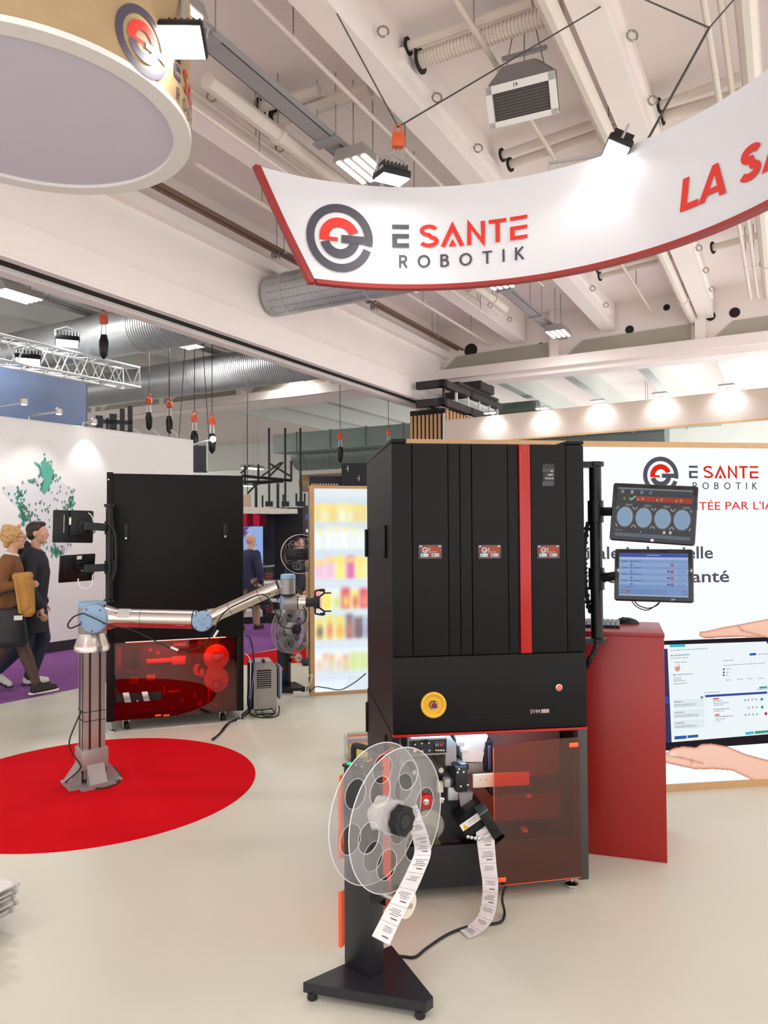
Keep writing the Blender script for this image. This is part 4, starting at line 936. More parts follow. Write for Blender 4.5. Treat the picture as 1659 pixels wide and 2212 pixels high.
# ================================================================ PODIUM, KEYBOARD, MOUSE
pf0, pf1 = V((.955, 3.842, 0)), V((1.408, 3.70, 0))
d = (pf1-pf0); wp = d.length; ap = math.atan2(d.y, d.x); hp_ = P(1424, 1369, 3.70).z
tp = T('podium', 'dark red square podium beside the tall black machine', 'podium', pf0, ap)
bx('front_panel', red_p, tp, .0, 0, 0, wp, .018, hp_-.02, r=.002)
bx('side_panel', red_p, tp, 0, .018, 0, .018, .46, hp_-.02); bx('side_panel', red_p, tp, wp-.018, .018, 0, wp, .46, hp_-.02); bx('back_panel', red_p, tp, .018, .442, 0, wp-.018, .46, hp_-.02)
bx('top', red_p, tp, -.003, -.003, hp_-.02, wp+.003, .463, hp_, r=.003)
PM = M.Translation(pf0) @ M.Rotation(ap, 4, 'Z')
cm = PZ(1358, 1347, hp_)
t = T('computer_mouse', 'black computer mouse on the red podium', 'mouse', (cm.x, cm.y, hp_), ap+R(8))
b = MB()
prof = []
for i in range(13):
    f = i/12; x = -.054+.108*f; hh = .034*math.sin(PI*min(1, f*.62+.28))**.8*(1 if f < .99 else .6); ww = .030*(math.sin(PI*(.12+.76*f)))**.5
    prof.append((x, ww, max(.008, hh)))
for (x, ww, hh) in prof:
    for k in range(9): a = PI*k/8; b.v.append((x, -ww*math.cos(a), hh*math.sin(a)**.7+.001))
for i in range(12):
    for k in range(8): o = i*9+k; b.f.append((o, o+1, o+10, o+9))
    b.f.append((i*9+8, i*9, i*9+9, i*9+17))
b.f += [tuple(range(8, -1, -1)), tuple(range(108, 117))]
b.build('shell', blackp, t, True, 50, fix=True); MB().cyl((-.03, -.003, .029), (-.03, .003, .029), .008, .008, 12).build('scroll_wheel', rubber, t, True)
kb = T('keyboard', 'thin dark computer keyboard on the red podium behind the monitor pole', 'keyboard', PM @ V((.14, .24, hp_)), ap)
bx('tray', blackp, kb, -.125, -.1, 0, .125, .1, .012, r=.004, m=M.Rotation(R(3), 4, 'X'))
kk = None
for r_ in range(5):
    for c_ in range(10):
        if kk is None: kk = bx('key', mat('key_grey', (140, 146, 146), .5), kb, -.011, -.016, 0, .011, .016, .006, r=.002); o = kk
        else: o = kk.copy(); COL.objects.link(o); o.parent = kb
        o.location = (-.112+c_*.025, -.08+r_*.038, .013+r_*.002)

# ================================================================ MONITOR POLE + MONITORS (right)
def monitor_pole(name, label, x, y, z0, z1, r, wall, clamps, parent=None):
    t = T(name, label, 'monitor stand', (x, y, 0))
    MB().lathe([(r*.86, z0), (r*.86, z1)], n=20).build('pole', blackp, t, True)
    for z in clamps: MB().lathe([(r*.86, z-.055), (r*1.12, z-.053), (r*1.12, z+.053), (r*.86, z+.055)], n=20).build('collar', blackp, t, True)
    MB().lathe([(r*.86, z1-.02), (r*1.25, z1-.018), (r*1.25, z1+.004), (r*.9, z1+.006)], n=20).build('end_cap', blackp, t, True)
    MB().lathe([(r*.9, z0-.006), (r*1.3, z0-.004), (r*1.3, z0+.022), (r*.86, z0+.026)], n=20).build('end_cap', blackp, t, True)
    for z in (z0+.01, z1-.01):
        w_ = V(wall)-V((x, y, 0)); m_ = frame((0, 0, z), V((w_.x, w_.y, 0)), (0, 0, 1)); MB().box(-.014, -.03, 0, .014, .03, V((w_.x, w_.y, 0)).length, m_).build('wall_bracket', blackp, t)
    return t
yp = 3.60; pp = P(1287, 1143, yp); z1 = P(1287, 1000, yp).z; z0 = P(1290, 1388, yp).z
zc1, zc2 = P(1287, 1105, yp).z, P(1287, 1250, yp).z
wallpt = M1 @ V((W1, (I1 @ V((pp.x, yp, 0))).y, 0))
mp = monitor_pole('monitor_pole', 'black monitor pole on the right flank of the tall machine', pp.x, yp, z0, z1, .034, wallpt, (zc1, zc2))
def cable_chain(pts, label):
    t = T('cable_chain', label, 'cable')
    pts = spline([V(p) for p in pts], 8)
    MB().tube(pts, .010, 8).build('cable_core', rubber, t, True)
    d_ = 0; last = pts[0]
    lk = MB()
    for i in range(1, len(pts)):
        if (pts[i]-last).length > .022: last = pts[i]; k = (pts[min(i+1, len(pts)-1)]-pts[i-1]).normalized(); lk.cyl(pts[i]-k*.006, pts[i]+k*.006, .015, .015, 8)
    lk.build('chain_links', blackp, t)['kind'] = 'stuff'
    return t
cable_chain([P(1270, 1128, 3.62), P(1263, 1180, 3.6), P(1264, 1255, 3.6), P(1272, 1310, 3.62), P(1282, 1325, 3.63)], 'jointed black cable chain hanging between the machine and the monitor pole')
cable_chain([P(1290, 1390, 3.56), P(1284, 1408, 3.55), P(1272, 1428, 3.55), P(1267, 1440, 3.6)], 'short jointed black cable chain under the foot of the monitor pole')
def monitor(corners, Y, label, fn, size, name='monitor', thick=.035, bez=.022):
    """corners: top-left, top-right, bottom-left pixels; Y: distance of each"""
    a, b_, c_ = P(*corners[0], Y[0]), P(*corners[1], Y[1]), P(*corners[2], Y[2])
    x = (b_-a).normalized(); w_ = (b_-a).length; up = (a-c_); h_ = up.length; n = x.cross(up).normalized(); y = n.cross(x).normalized()
    t = T(name, label, 'monitor', c_); m = M((x, -n, y)).transposed().to_4x4()    # local x right, y away, z up
    t.rotation_euler = m.to_3x3().to_euler()
    bx('housing', blackp, t, 0, 0, 0, w_, thick, h_, r=.012, seg=3)
    bx('glass', mat('screen_glass', (8, 8, 9), .08), t, .004, -.002, .004, w_-.004, .002, h_-.004, r=.0015)
    if fn: grid_picture('screen_picture', picmat('monitor_screen', .75), t, lambda u, v: V((bez+u, -.0032, bez+v)), w_-2*bez, h_-2*bez, size[0], size[1], lambda U, Vv: fn(U/(w_-2*bez), Vv/(h_-2*bez)))
    return t, m, w_, h_
def scr_top(U, Vv):
    C = np.ones(U.shape+(3,))*np.array([58, 58, 62.]); C = blend(C, mrect(U, Vv, 0, .965, 1, 1.01, .01), (120, 130, 142)); C = blend(C, mrect(U, Vv, 0, -.01, 1, .07, .01), (96, 108, 122))
    C = blend(C, mrect(U, Vv, .26, .73, 1, .835, .006), (176, 52, 34))
    for x in (.515, .76): C = blend(C, mrect(U, Vv, x-.003, .73, x+.003, .835, .003), (130, 40, 30))
    for k in range(4):
        x = .125+k*.252
        C = blend(C, mdisc(U, Vv, x, .40, .119, .225, .006), (92, 96, 100)); C = blend(C, mdisc(U, Vv, x, .40, .104, .195, .006), (168, 190, 210)); C = blend(C, mdisc(U, Vv, x, .40, .096, .18, .006), (142, 170, 200))
        for sx in (-1, 1):
            for sy in (-1, 1):
                for j in range(6): C = blend(C, mdisc(U, Vv, x+sx*(.098+.004*j), .40+sy*(.205-.009*j+.0), .004, .008, .004), (226, 228, 230))
        C = blend(C, mrect(U, Vv, x+.0, .635, x+.09, .645, .004)+mrect(U, Vv, x+.0, .66, x+.09, .668, .004), (170, 170, 176))
        if k: C = blend(C, mrect(U, Vv, x-.095, .755, x-.085, .785, .004), (240, 230, 220)); C = blend(C, mdisc(U, Vv, x-.03, .785, .014, .03, .006)-mdisc(U, Vv, x-.03, .785, .006, .02, .006), (216, 190, 70))
    C = blend(C, mdisc(U, Vv, .1, .775, .013, .03, .006)-mdisc(U, Vv, .1, .775, .006, .02, .006), (216, 190, 70))
    for i in range(10): f = i/9; C = blend(C, mdisc(U, Vv, .175+.02*min(f*3, 1)+.05*max(0, (f*3-1)/2), .785-.03*min(f*3, 1)+.07*max(0, (f*3-1)/2), .011, .018, .006), (120, 200, 150))
    for x, c in ((.07, (190, 190, 190)), (.2, (230, 230, 230)), (.33, (150, 180, 210)), (.45, (110, 150, 200))): C = blend(C, mdisc(U, Vv, x, .915, .018, .034, .006)-.7*mdisc(U, Vv, x, .915, .01, .02, .006), c)
    for x, y in ((.66, .125), (.74, .13)): C = blend(C, mdisc(U, Vv, x, y, .018, .034, .006), (214, 214, 214))
    C = blend(C, mrect(U, Vv, .0, .12, .1, .13, .004), (170, 160, 70)); C = blend(C, mrect(U, Vv, .34, .1, .36, .12, .004), (200, 180, 80)); C = blend(C, mrect(U, Vv, .34, .025, .5, .04, .006), (70, 90, 140)); 
    return C
def scr_low(U, Vv):
    C = np.ones(U.shape+(3,))*np.array([150, 180, 226.]); C = blend(C, mrect(U, Vv, 0, .9, 1, 1.01, .006), (54, 86, 176)); C = blend(C, mrect(U, Vv, .4, .94, .6, .955, .004), (170, 195, 240)); C = blend(C, mrect(U, Vv, 0, .855, 1, .9, .004), (190, 208, 240))
    C = blend(C, mrect(U, Vv, 0, -.01, 1, .26, .01), (128, 162, 216))
    for k in range(4):
        y = .79-k*.15
        C = blend(C, mrect(U, Vv, 0, y-.02, 1, y+.045, .004), (132, 166, 218)); C = blend(C, mrect(U, Vv, .04, y+.005, .13, y+.02, .004), (70, 90, 130)); C = blend(C, mrect(U, Vv, .2, y+.005, .33, y+.02, .004), (80, 104, 150)); C = blend(C, mdisc(U, Vv, .18, y+.012, .01, .018, .004), (50, 66, 110))
        C = blend(C, mrect(U, Vv, .17, y-.085, .195, y-.05, .003), (70, 90, 130)); C = blend(C, mrect(U, Vv, .2, y-.075, .225, y-.065, .003), (70, 90, 130)); C = blend(C, mrect(U, Vv, .86, y-.075, .97, y-.066, .004), (90, 110, 150))
        C = blend(C, mrect(U, Vv, .755, y-.095, .79, y-.035, .004), (150, 52, 62)); C = blend(C, mrect(U, Vv, .767, y-.075, .777, y-.05, .003), (240, 240, 244))
        if k: C = blend(C, mrect(U, Vv, .705, y-.085, .74, y-.045, .004), (110, 70, 90))
    for x in (.02, .08, .14, .2, .26, .32, .38, .44, .5, .585, .665, .95): C = blend(C, mdisc(U, Vv, x, .1, .028, .05, .004)-mdisc(U, Vv, x, .1, .023, .041, .004), (60, 84, 140))
    C = blend(C, mdisc(U, Vv, .14, .1, .022, .04, .004), (190, 110, 70)); C = blend(C, mrect(U, Vv, .04, .2, .24, .215, .004), (80, 104, 150)); C = blend(C, mrect(U, Vv, 0, .0, 1, .02, .004), (190, 206, 236))
    return C
t1_, m_, w1_, h1_ = monitor([(1321, 1042), (1505, 1050), (1316, 1166)], (3.50, 3.36, 3.48), 'upper monitor with four pale discs on a dark screen', scr_top, (190, 115))
Pr().poly([(0, 0), (.014, 0), (.014, .009), (.01, .013), (0, .011)]).build('logo_mark', mat('pale_pink', (226, 200, 198), .5), t1_, lambda x, z: V((w1_*.49+x, -.003, .006+z)))
t2_, m_, w2_, h2_ = monitor([(1317, 1185), (1486, 1186), (1326, 1296)], (3.50, 3.36, 3.44), 'lower monitor with a blue list on its screen', scr_low, (180, 110))
Pr().poly([(0, 0), (.02, .004), (.018, .012), (.002, .01)]).build('logo_mark', mat('grey_mark', (120, 122, 126), .5), t2_, lambda x, z: V((w2_*.72+x, -.003, .004+z)))
for zc, tt, pxy in ((zc1, t1_, (1330, 1105)), (zc2, t2_, (1335, 1243))):
    e = P(*pxy, 3.535); b = MB().tube([V((0, 0, zc)), V((e.x-pp.x, e.y-yp, e.z))], .022, 10); b.build('monitor_arm', blackp, mp, True)
wire('hanging_lead', [P(1368, 1288, 3.49), P(1372, 1300, 3.47), P(1380, 1308, 3.46), P(1400, 1314, 3.45), P(1418, 1308, 3.44), P(1425, 1300, 3.44), P(1428, 1288, 3.46)], .003, rubber, 'loop of thin black lead hanging under the lower monitor')
wire('hanging_lead', [P(1362, 1288, 3.5), P(1366, 1300, 3.48), P(1376, 1311, 3.47), P(1398, 1318, 3.46), P(1421, 1304, 3.44), P(1424, 1296, 3.44), P(1424, 1286, 3.46)], .0025, rubber, 'second thin lead drooping slightly lower under the lower monitor')

# ================================================================ REEL STAND (front)
acl = clear('spool_acrylic', (244, 244, 246), .09, .03, haze=.09)
frost = mat('acrylic_edge', (226, 226, 230), .25)
phi = R(-42); RN = V((math.cos(phi), math.sin(phi), 0)); RQ = V((-RN.y, RN.x, 0))
Bp = PZ(801, 2113, .06); S0 = V((Bp.x, Bp.y, 0))
SM = M.Translation(S0) @ M.Rotation(phi, 4, 'Z'); SI = SM.inverted()     # local x = reel axis, y = along disc
ts = T('reel_stand', 'black reel stand with clear spool in front of the tall machine', 'reel stand', S0, phi)
def SL(px, py, z): q = SI @ PZ(px, py, z); return (q.x, q.y)
base = [SL(655, 2122, .06), SL(920, 2166, .06), SL(846, 2042, .06), SL(742, 2083, .06)]
base = [base[0], base[1], (base[1][0]+.0, base[1][1]+.04), base[2], base[3]]
blackm = mat('satin_black_plate', (30, 30, 36), .38, var=.08)
MB().prism(base, .025, .06).build('base_plate', blackm, ts, fix=True)
for (x, y) in base[:2]+base[3:]: cxx, cyy = sum(p[0] for p in base)/5, sum(p[1] for p in base)/5; MB().lathe([(.016, 0), (.019, .004), (.017, .026)], (x+(cxx-x)*.12, y+(cyy-y)*.12, 0), n=16).build('foot', rubber, ts, True)
PT = .80
po = bx('post', blackm, ts, -.135, .0, .06, 0, .072, PT-.012, r=.004)
bx('post_cap', blackp, ts, -.14, -.004, PT-.012, .004, .076, PT, r=.004)
b = MB().tube([V((-.125, .045, PT)), V((-.125, .045, PT+.05)), V((-.11, .045, PT+.062)), V((-.03, .045, PT+.062)), V((-.015, .045, PT+.05)), V((-.015, .045, PT))], .011, 10, smooth=4); b.build('handle', rubber, ts, True)
MB().lathe([(.009, 0), (.009, .004), (.006, .006), (0, .006)], (-.115, .012, PT), n=14).build('green_button', emit('green_led', (60, 230, 150), 1.2), ts, True)
for k in range(2): MB().lathe([(.007, 0), (.007, .006), (.003, .008)], (-.08+.03*k, .014, PT), n=12).build('switch', chrome, ts, True)
RZ, RR = P(851, 1774, 2.6).z, .247
def loop(r, cx=0, cy=0, n=40): return [(cx+r*math.cos(2*PI*i/n), cy+r*math.sin(2*PI*i/n)) for i in range(n)]
def disc_mesh(rot):
    cu = bpy.data.curves.new('c', 'CURVE'); cu.dimensions = '2D'; cu.fill_mode = 'BOTH'; cu.extrude = .0015
    for lp in [loop(RR, n=64), loop(.03)] + [loop(.052, .152*math.cos(rot+k*PI/3), .152*math.sin(rot+k*PI/3)) for k in range(6)]:
        sp = cu.splines.new('POLY'); sp.points.add(len(lp)-1); sp.use_cyclic_u = True
        for i, q in enumerate(lp): sp.points[i].co = (*q, 0, 1)
    ob = bpy.data.objects.new('c', cu); me = bpy.data.meshes.new_from_object(ob); bpy.data.objects.remove(ob); bpy.data.curves.remove(cu); return me
cy_ = .022
reel = T('spool', None, None, (0, cy_, RZ)); reel.parent = ts
XA = frame((0, 0, 0), (1, 0, 0), (0, 1, 0))
for x, rot in ((.02, .35), (.115, .12)):
    me = disc_mesh(rot); me.materials.append(acl); o = bpy.data.objects.new('spool_disc', me); COL.objects.link(o); o.parent = reel
    o.matrix_local = M.Translation((x, 0, 0)) @ XA
    g = [[V((x, r*math.cos(a)+yy, r*math.sin(a)+zz)) for a in np.linspace(0, 2*PI, n)[:-1]] for r, yy, zz, n in [(RR, 0, 0, 65)]+[(.052, .152*math.cos(rot+k*PI/3), .152*math.sin(rot+k*PI/3), 33) for k in range(6)]]
    MB().tube(g[0], .0019, 6, closed=True).build('disc_rim', frost, reel, True)
    for k in range(6): MB().tube(g[1+k], .0012, 5, closed=True).build('hole_rim', frost, reel, True)
hub = MB(); rr = []
for i in range(9):
    f = i/8
    for k in range(24): a = 2*PI*k/24; r_ = .058+.006*math.sin(a*5+i)+random.uniform(-.002, .002); hub.v.append((.022+.09*f, r_*math.cos(a), r_*math.sin(a)))
for i in range(8):
    for k in range(24): hub.f.append((i*24+k, i*24+(k+1) % 24, (i+1)*24+(k+1) % 24, (i+1)*24+k))
hub.f += [tuple(range(23, -1, -1)), tuple(range(192, 216))]
hub.build('wound_pouches', mat('crinkled_film', (222, 218, 214), .22, var=.1, scale=30, bump=.6, bscale=60), reel, True, 60)
kn = MB(); pf = []
for a in np.linspace(0, 2*PI, 65)[:-1]: r_ = .05+.0035*math.cos(8*a); pf.append((r_*math.cos(a), r_*math.sin(a)))
kn.prism(pf, .118, .15, XA); kn.build('knob', rubber, reel, True, 50)
MB().lathe([(.026, .15), (.024, .153), (0, .153)], m=XA, n=24).build('knob_face', blackm, reel, True); MB().lathe([(.031, .15), (.031, .1515), (.028, .1515), (.028, .15)], m=XA, n=24, caps=False).build('knob_groove', dark_hole, reel)
MB().cyl((-.02, 0, 0), (.12, 0, 0), .012, .012, 14).build('axle', chrome, reel, True)
# guide rollers on the stand
q = SI @ P(883, 1955, 2.60); 
MB().lathe([(.045, 0), (.047, .002), (.047, .006), (.008, .008)], (q.x-.01, q.y, q.z), (1, 0, 0), 32).build('guide_disc', cream_p, ts, True)
MB().lathe([(.0, .018), (.009, .018), (.009, 0)], (q.x-.006, q.y, q.z), (1, 0, 0), 16).build('guide_bolt', chrome, ts, True); MB().cyl((-.0, q.y, q.z), (q.x, q.y, q.z), .012, .012, 14).build('guide_shaft', alu, ts, True)
MB().lathe([(.045, 0), (.047, .002), (.047, .006), (.008, .008)], (.012, q.y, q.z+.012), (1, 0, 0), 32).build('guide_disc', blackp, ts, True)
bx('guide_bracket', blackp, ts, -.03, .06, q.z-.06, .02, q.y+.03, q.z+.05, r=.004)
# pouch strips
film = mat('pouch_film', (224, 221, 222), .25, var=.05, scale=25, bump=.4, bscale=40)
def pouch_strip(pts, wv, n, label, seed):
    t = T('pouch_strip', label, 'pouch strip'); rn = random.Random(seed); P_ = spline([V(p) for p in pts], 8); k = len(P_)
    W_ = [V(wv[0]).lerp(V(wv[1]), i/(k-1)) if len(wv) == 2 else V(np.array(wv[0])) for i in range(k)]
    P_ = [p+V((0, 0, 0)) for p in P_]
    MB().ribbon(P_, W_, .0006).build('film_band', film, t, True, 60)
    L_ = [0]
    for i in range(1, k): L_.append(L_[-1]+(P_[i]-P_[i-1]).length)
    def at(s, u):
        s = max(0, min(L_[-1]-1e-5, s)); i = max(j for j in range(k) if L_[j] <= s); i = min(i, k-2); f = (s-L_[i])/max(1e-6, L_[i+1]-L_[i])
        w_ = W_[i].lerp(W_[i+1], f); tg_ = (P_[i+1]-P_[i]).normalized(); nn = tg_.cross(w_).normalized()
        if nn.y > 0: nn = -nn
        return P_[i].lerp(P_[i+1], f)+w_*u+nn*.0016
    for j in range(n):
        s0 = L_[-1]*(j+.2)/n; pl_ = L_[-1]/n; b = MB()
        def q_(u0, u1, a, h): o = len(b.v); b.v += [tuple(at(s0+a, u0)), tuple(at(s0+a, u1)), tuple(at(s0+a+h, u1)), tuple(at(s0+a+h, u0))]; b.f.append((o, o+1, o+2, o+3))
        for r_ in range(rn.randint(3, 4)):
            u = rn.uniform(-.36, -.1)
            while u < rn.uniform(.2, .4): w_ = rn.uniform(.03, .1); q_(u, u+w_, r_*.0065, .0022); u += w_+.02
        if rn.random() < .5: q_(-.05, .3, .03, .004)
        b.build('pouch_print', mat('pouch_ink', (96, 94, 98), .6), t)
        b = MB(); o = 0; s_ = L_[-1]*(j+.98)/n; b.v += [tuple(at(s_, -.5)), tuple(at(s_, .5)), tuple(at(s_+.0016, .5)), tuple(at(s_+.0016, -.5))]; b.f.append((0, 1, 2, 3)); b.build('seal_line', mat('seal_grey', (182, 180, 184), .4), t)
    return t
Y1 = 2.52
pouch_strip([P(884, 1744, 2.72), P(897, 1778, 2.68), P(908, 1808, 2.62), P(913, 1842, 2.52), P(899, 1880, 2.5), P(878, 1925, 2.5), P(850, 1975, 2.48), P(822, 2032, 2.46)], [P(900, 1752, 2.64)-P(866, 1764, 2.62), P(841, 2042, 2.46)-P(803, 2022, 2.47)], 9, 'printed pouch strip hanging from the spool of the front reel stand', 2)
pouch_strip([P(1046, 1772, 3.30), P(1049, 1815, 3.28), P(1054, 1865, 3.24), P(1059, 1910, 3.20), P(1056, 1955, 3.13), PZ(1046, 1986, .055), PZ(1022, 2008, .012), PZ(1000, 2016, .006)], [P(1068, 1770, 3.30)-P(1028, 1778, 3.30), PZ(1024, 2036, .008)-PZ(1000, 2014, .008)], 9, 'printed pouch strip hanging from the machine outlet down to the floor', 5)
wire('power_cable', [PZ(838, 2062, .055), PZ(868, 2066, .008), PZ(897, 2067, .008), PZ(925, 2046, .008), PZ(970, 2017, .008), PZ(1018, 2000, .008), PZ(1060, 1996, .008), PZ(1084, 1990, .008), PZ(1090, 1972, .01), P(1085, 1945, 3.16), P(1088, 1925, 3.22), P(1095, 1912, 3.4)], .0055, rubber, 'black power cable on the floor from reel stand to tall machine', 'cable', k=8, n=8)
# ================================================================ RED ROUND CARPET
rc = V((-1.93, 4.90, 0)); RRUG = 1.05
t = T('round_carpet', 'round red carpet under the robot arm', 'carpet', rc)
MB().lathe([(0, .006), (RRUG-.004, .006), (RRUG, .003), (RRUG, 0)], n=128, caps=False).build('pile', red_c, t, True)

# ================================================================ SECOND BLACK MACHINE (seen from behind)
a_, b_ = P(230, 1300, 6.10), P(526, 1300, 6.47); d = b_-a_
W2, A2 = math.hypot(d.x, d.y), math.atan2(d.y, d.x); O2 = V((a_.x, a_.y, 0)); n2 = V((math.sin(A2), -math.cos(A2), 0)); D2 = .92
I2 = (M.Translation(O2) @ M.Rotation(A2, 4, 'Z')).inverted(); M2 = I2.inverted()
t2m = T('pouch_packing_machine', 'black packing machine at left seen from behind, dark red window below', 'machine', O2, A2)
def G(px, py, y=0.): q = I2 @ on_plane(px, py, O2-n2*y, n2); return q.x, q.z
H2 = G(376, 1024)[1]; ZB2 = G(376, 1548)[1]; ZM2 = G(376, 1382)[1]
bx('cabinet', black, t2m, 0, .016, ZM2, W2, D2, H2-.01); bx('rear_panel', black, t2m, .0, 0, ZM2+.002, W2-.012, .016, H2-.004, r=.003)
bx('corner_strip', blackp, t2m, W2-.01, 0, ZB2, W2, .03, H2); bx('corner_strip', black, t2m, 0, -.006, ZM2, .05, 0, H2+.006, r=.002)
x, z = G(234.5, 1036); MB().lathe([(.006, 0), (.006, .003), (0, .003)], (x, -.006, z), (0, -1, 0), 10).build('screw', chrome, t2m)
for px0, px1, ky in ((267.5, 277, 1163), (482, 492, 1159)):
    xa, za = G(px0, 1166); xb, zb = G(px1, 1132); h = bx('panel_handle', blackp, t2m, xa, -.012, za, xb, .0, zb, r=.012, seg=3)
    xx, zz = G((px0+px1)/2, ky); MB().lathe([(.009, 0), (.009, .004), (.004, .005), (.004, .002), (0, .002)], (xx, -.012, zz), (0, -1, 0), 14).build('key_lock', chrome, h, True)
# lower housing and tinted window
xw0, xw1 = G(247, 1460)[0], G(512, 1460)[0]
bx('side_post', black, t2m, 0, 0, ZB2, xw0, .05, ZM2, r=.003); bx('side_post', black, t2m, xw1, 0, ZB2, W2, .05, ZM2, r=.003)
bx('side_wall', black, t2m, 0, .05, ZB2, .016, D2, ZM2); bx('side_wall', black, t2m, W2-.016, .05, ZB2, W2, D2, ZM2); bx('back_wall', black, t2m, 0, D2-.016, ZB2, W2, D2, ZM2); bx('base_plate', black, t2m, 0, .03, ZB2, W2, D2, ZB2+.02)
tint2 = clear('dark_red_acrylic', (236, 92, 66), .08, .03)
bx('tinted_window', tint2, t2m, xw0, .004, ZB2+.004, xw1, .009, ZM2-.004)
YI = .14; inner = mat('inner_plate', (92, 84, 84), .5); cr = mat('bright_cream', (250, 240, 222), .5)
bx('inner_plate', inner, t2m, xw0, YI, ZB2+.02, xw1, YI+.01, ZM2)
def disc2(name, px, py, r, m_, y=YI-.02, h=.02, par=None): x, z = G(px, py, y); return MB().lathe([(0, h), (r, h), (r, 0)], (x, y+h, z), (0, -1, 0), 32, caps=False).build(name, m_, par or t2m, True)
def box2(name, m_, px0, py0, px1, py1, y0=YI-.03, y1=YI, r=.004): a, b = G(px0, py1, y0), G(px1, py0, y0); return bx(name, m_, t2m, a[0], y0, a[1], b[0], y1, b[1], r=r)
for px, py, r in ((468, 1419, .11), (468, 1468, .108)):
    w_ = disc2('gear_wheel', px, py, r, cr, YI-.04); disc2('wheel_groove', px, py if py < 1450 else py+11, .042, inner, YI-.045, .004, w_); disc2('wheel_hub', px, py if py < 1450 else py+11, .034, cr, YI-.05, .006, w_)
x, z = G(443, 1447, YI-.03); g = MB()
for (px, py, a0, a1, rr) in ((446, 1440, -60, 60, .055), (430, 1446, 120, 260, .05)):
    cx_, cz_ = G(px, py, YI-.03); o = arcpts(cx_, cz_, rr, rr*1.1, a0, a1, 10); i_ = arcpts(cx_-(.025 if a0 < 0 else -.025), cz_, rr*.75, rr*.95, a1, a0, 10); g.prism(o+i_, 0, .02, frame((0, YI-.02, 0), (0, -1, 0), (1, 0, 0)))
g.build('cam_blade', cr, t2m, fix=True)
box2('link_arm', cr, 432, 1446, 441, 1463); box2('carrier_bar', cr, 316, 1420, 401, 1434); box2('carrier_bar', cr, 372, 1418, 401, 1437, YI-.04)
box2('solenoid', cr, 316, 1458, 335, 1471); box2('solenoid', mat('dull_red', (190, 70, 60), .5), 281, 1462, 299, 1478); box2('top_block', mat('dull_red', (190, 70, 60), .5), 375, 1387, 402, 1396)
box2('red_column', mat('dull_red', (190, 70, 60), .5), 250, 1397, 262, 1445, YI-.03); box2('cylinder_column', dkm, 284, 1395, 300, 1445, YI-.06); box2('mount_shelf', inner, 262, 1449, 302, 1455, YI-.07)
box2('handle_bar', mat('dull_red', (190, 70, 60), .5), 361, 1493, 390, 1497, YI-.05); box2('pin', mat('dull_red', (190, 70, 60), .5), 353, 1484, 356, 1503); box2('lower_tab', mat('dull_red', (190, 70, 60), .5), 427, 1516, 437, 1526)
box2('hanging_rod', cr, 449, 1490, 451, 1518, YI-.05, YI-.04, .001)
for px, py in ((394, 1512.5), (421, 1502), (372, 1530), (468, 1522), (325, 1404), (341, 1411), (432, 1387)): disc2('boss', px, py, .014, mat('dull_red', (190, 70, 60), .5))
# opening in the window with two pouch chutes
xa, za = G(250, 1518, -.01); xb, zb = G(349, 1494, -.01); bx('chute_recess', dark_hole, t2m, xa, -.004, za, xb, .004, zb)
for px0, px1, y0, y1 in ((269, 285, 1496, 1516), (310, 325, 1494, 1513)):
    a, b = G(px0, y1, -.02), G(px1, y0, -.02); g = MB(); pts = []
    for i in range(9): f = i/8; pts.append(V(((a[0]+b[0])/2-.02*(1-f)+.02*0, -.004-.05*math.sin(f*PI*.5), b[1]+(a[1]-b[1])*f)))
    g.ribbon(pts[::-1], V(((b[0]-a[0])*.85, 0, 0)), .001).build('chute', mat('chute_grey', (150, 136, 136), .35, .6), t2m, True)
box2('chute_lever', chrome, 295, 1512, 299, 1517, -.03, -.004, .003)
for px in (343, 361): x, z = G(px, 1545, -.002); bx('window_catch', acr_e, t2m, x-.03, -.006, z-.008, x+.02, .003, z+.006, r=.002)
ld = bpy.data.lights.new('added_window_fill', 'AREA'); ld.shape = 'RECTANGLE'; ld.size = .8; ld.size_y = .03; ld.energy = 2.8; ld.color = (1, .9, .85)  # added lamp, brightens the parts behind the tinted window
lo = bpy.data.objects.new('added_window_fill', ld); COL.objects.link(lo); lo.parent = t2m; lo.location = (W2/2, .05, ZM2-.02); lo.rotation_euler = (R(-18), 0, 0)
bx('light_strip', emit('added_warm_strip', (255, 230, 210), 1.5), t2m, .15, .03, ZM2-.012, W2-.15, .05, ZM2-.004)  # glowing strip added to go with the fill lamp
for px in (240, 520):
    x = G(px, 1560)[0]; MB().lathe([(.034, 0), (.036, .005), (.03, .014), (.012, .02), (.009, .022), (.009, ZB2)], (x, .04, 0), n=20).build('levelling_foot', chrome, t2m, True)
for px in (276, 486):
    x = G(px, 1565)[0]; y = .1
    c_ = bx('caster_bracket', steel, t2m, x-.04, y-.03, ZB2-.012, x+.04, y+.05, ZB2, r=.003); r_ = (ZB2-.02)/2.2
    MB().lathe([(r_*.4, -.018), (r_, -.016), (r_, .016), (r_*.4, .018)], (x-.008, y-.01, r_), (1, .3, 0), 20).build('caster_wheel', rubber, c_, True)
    for s in (-1, 1): MB().rbox(x-.012+s*.024-.004, y-.03, r_*.7, x-.012+s*.024+.004, y+.02, ZB2-.01, r=.003).build('caster_fork', chrome, c_, True)
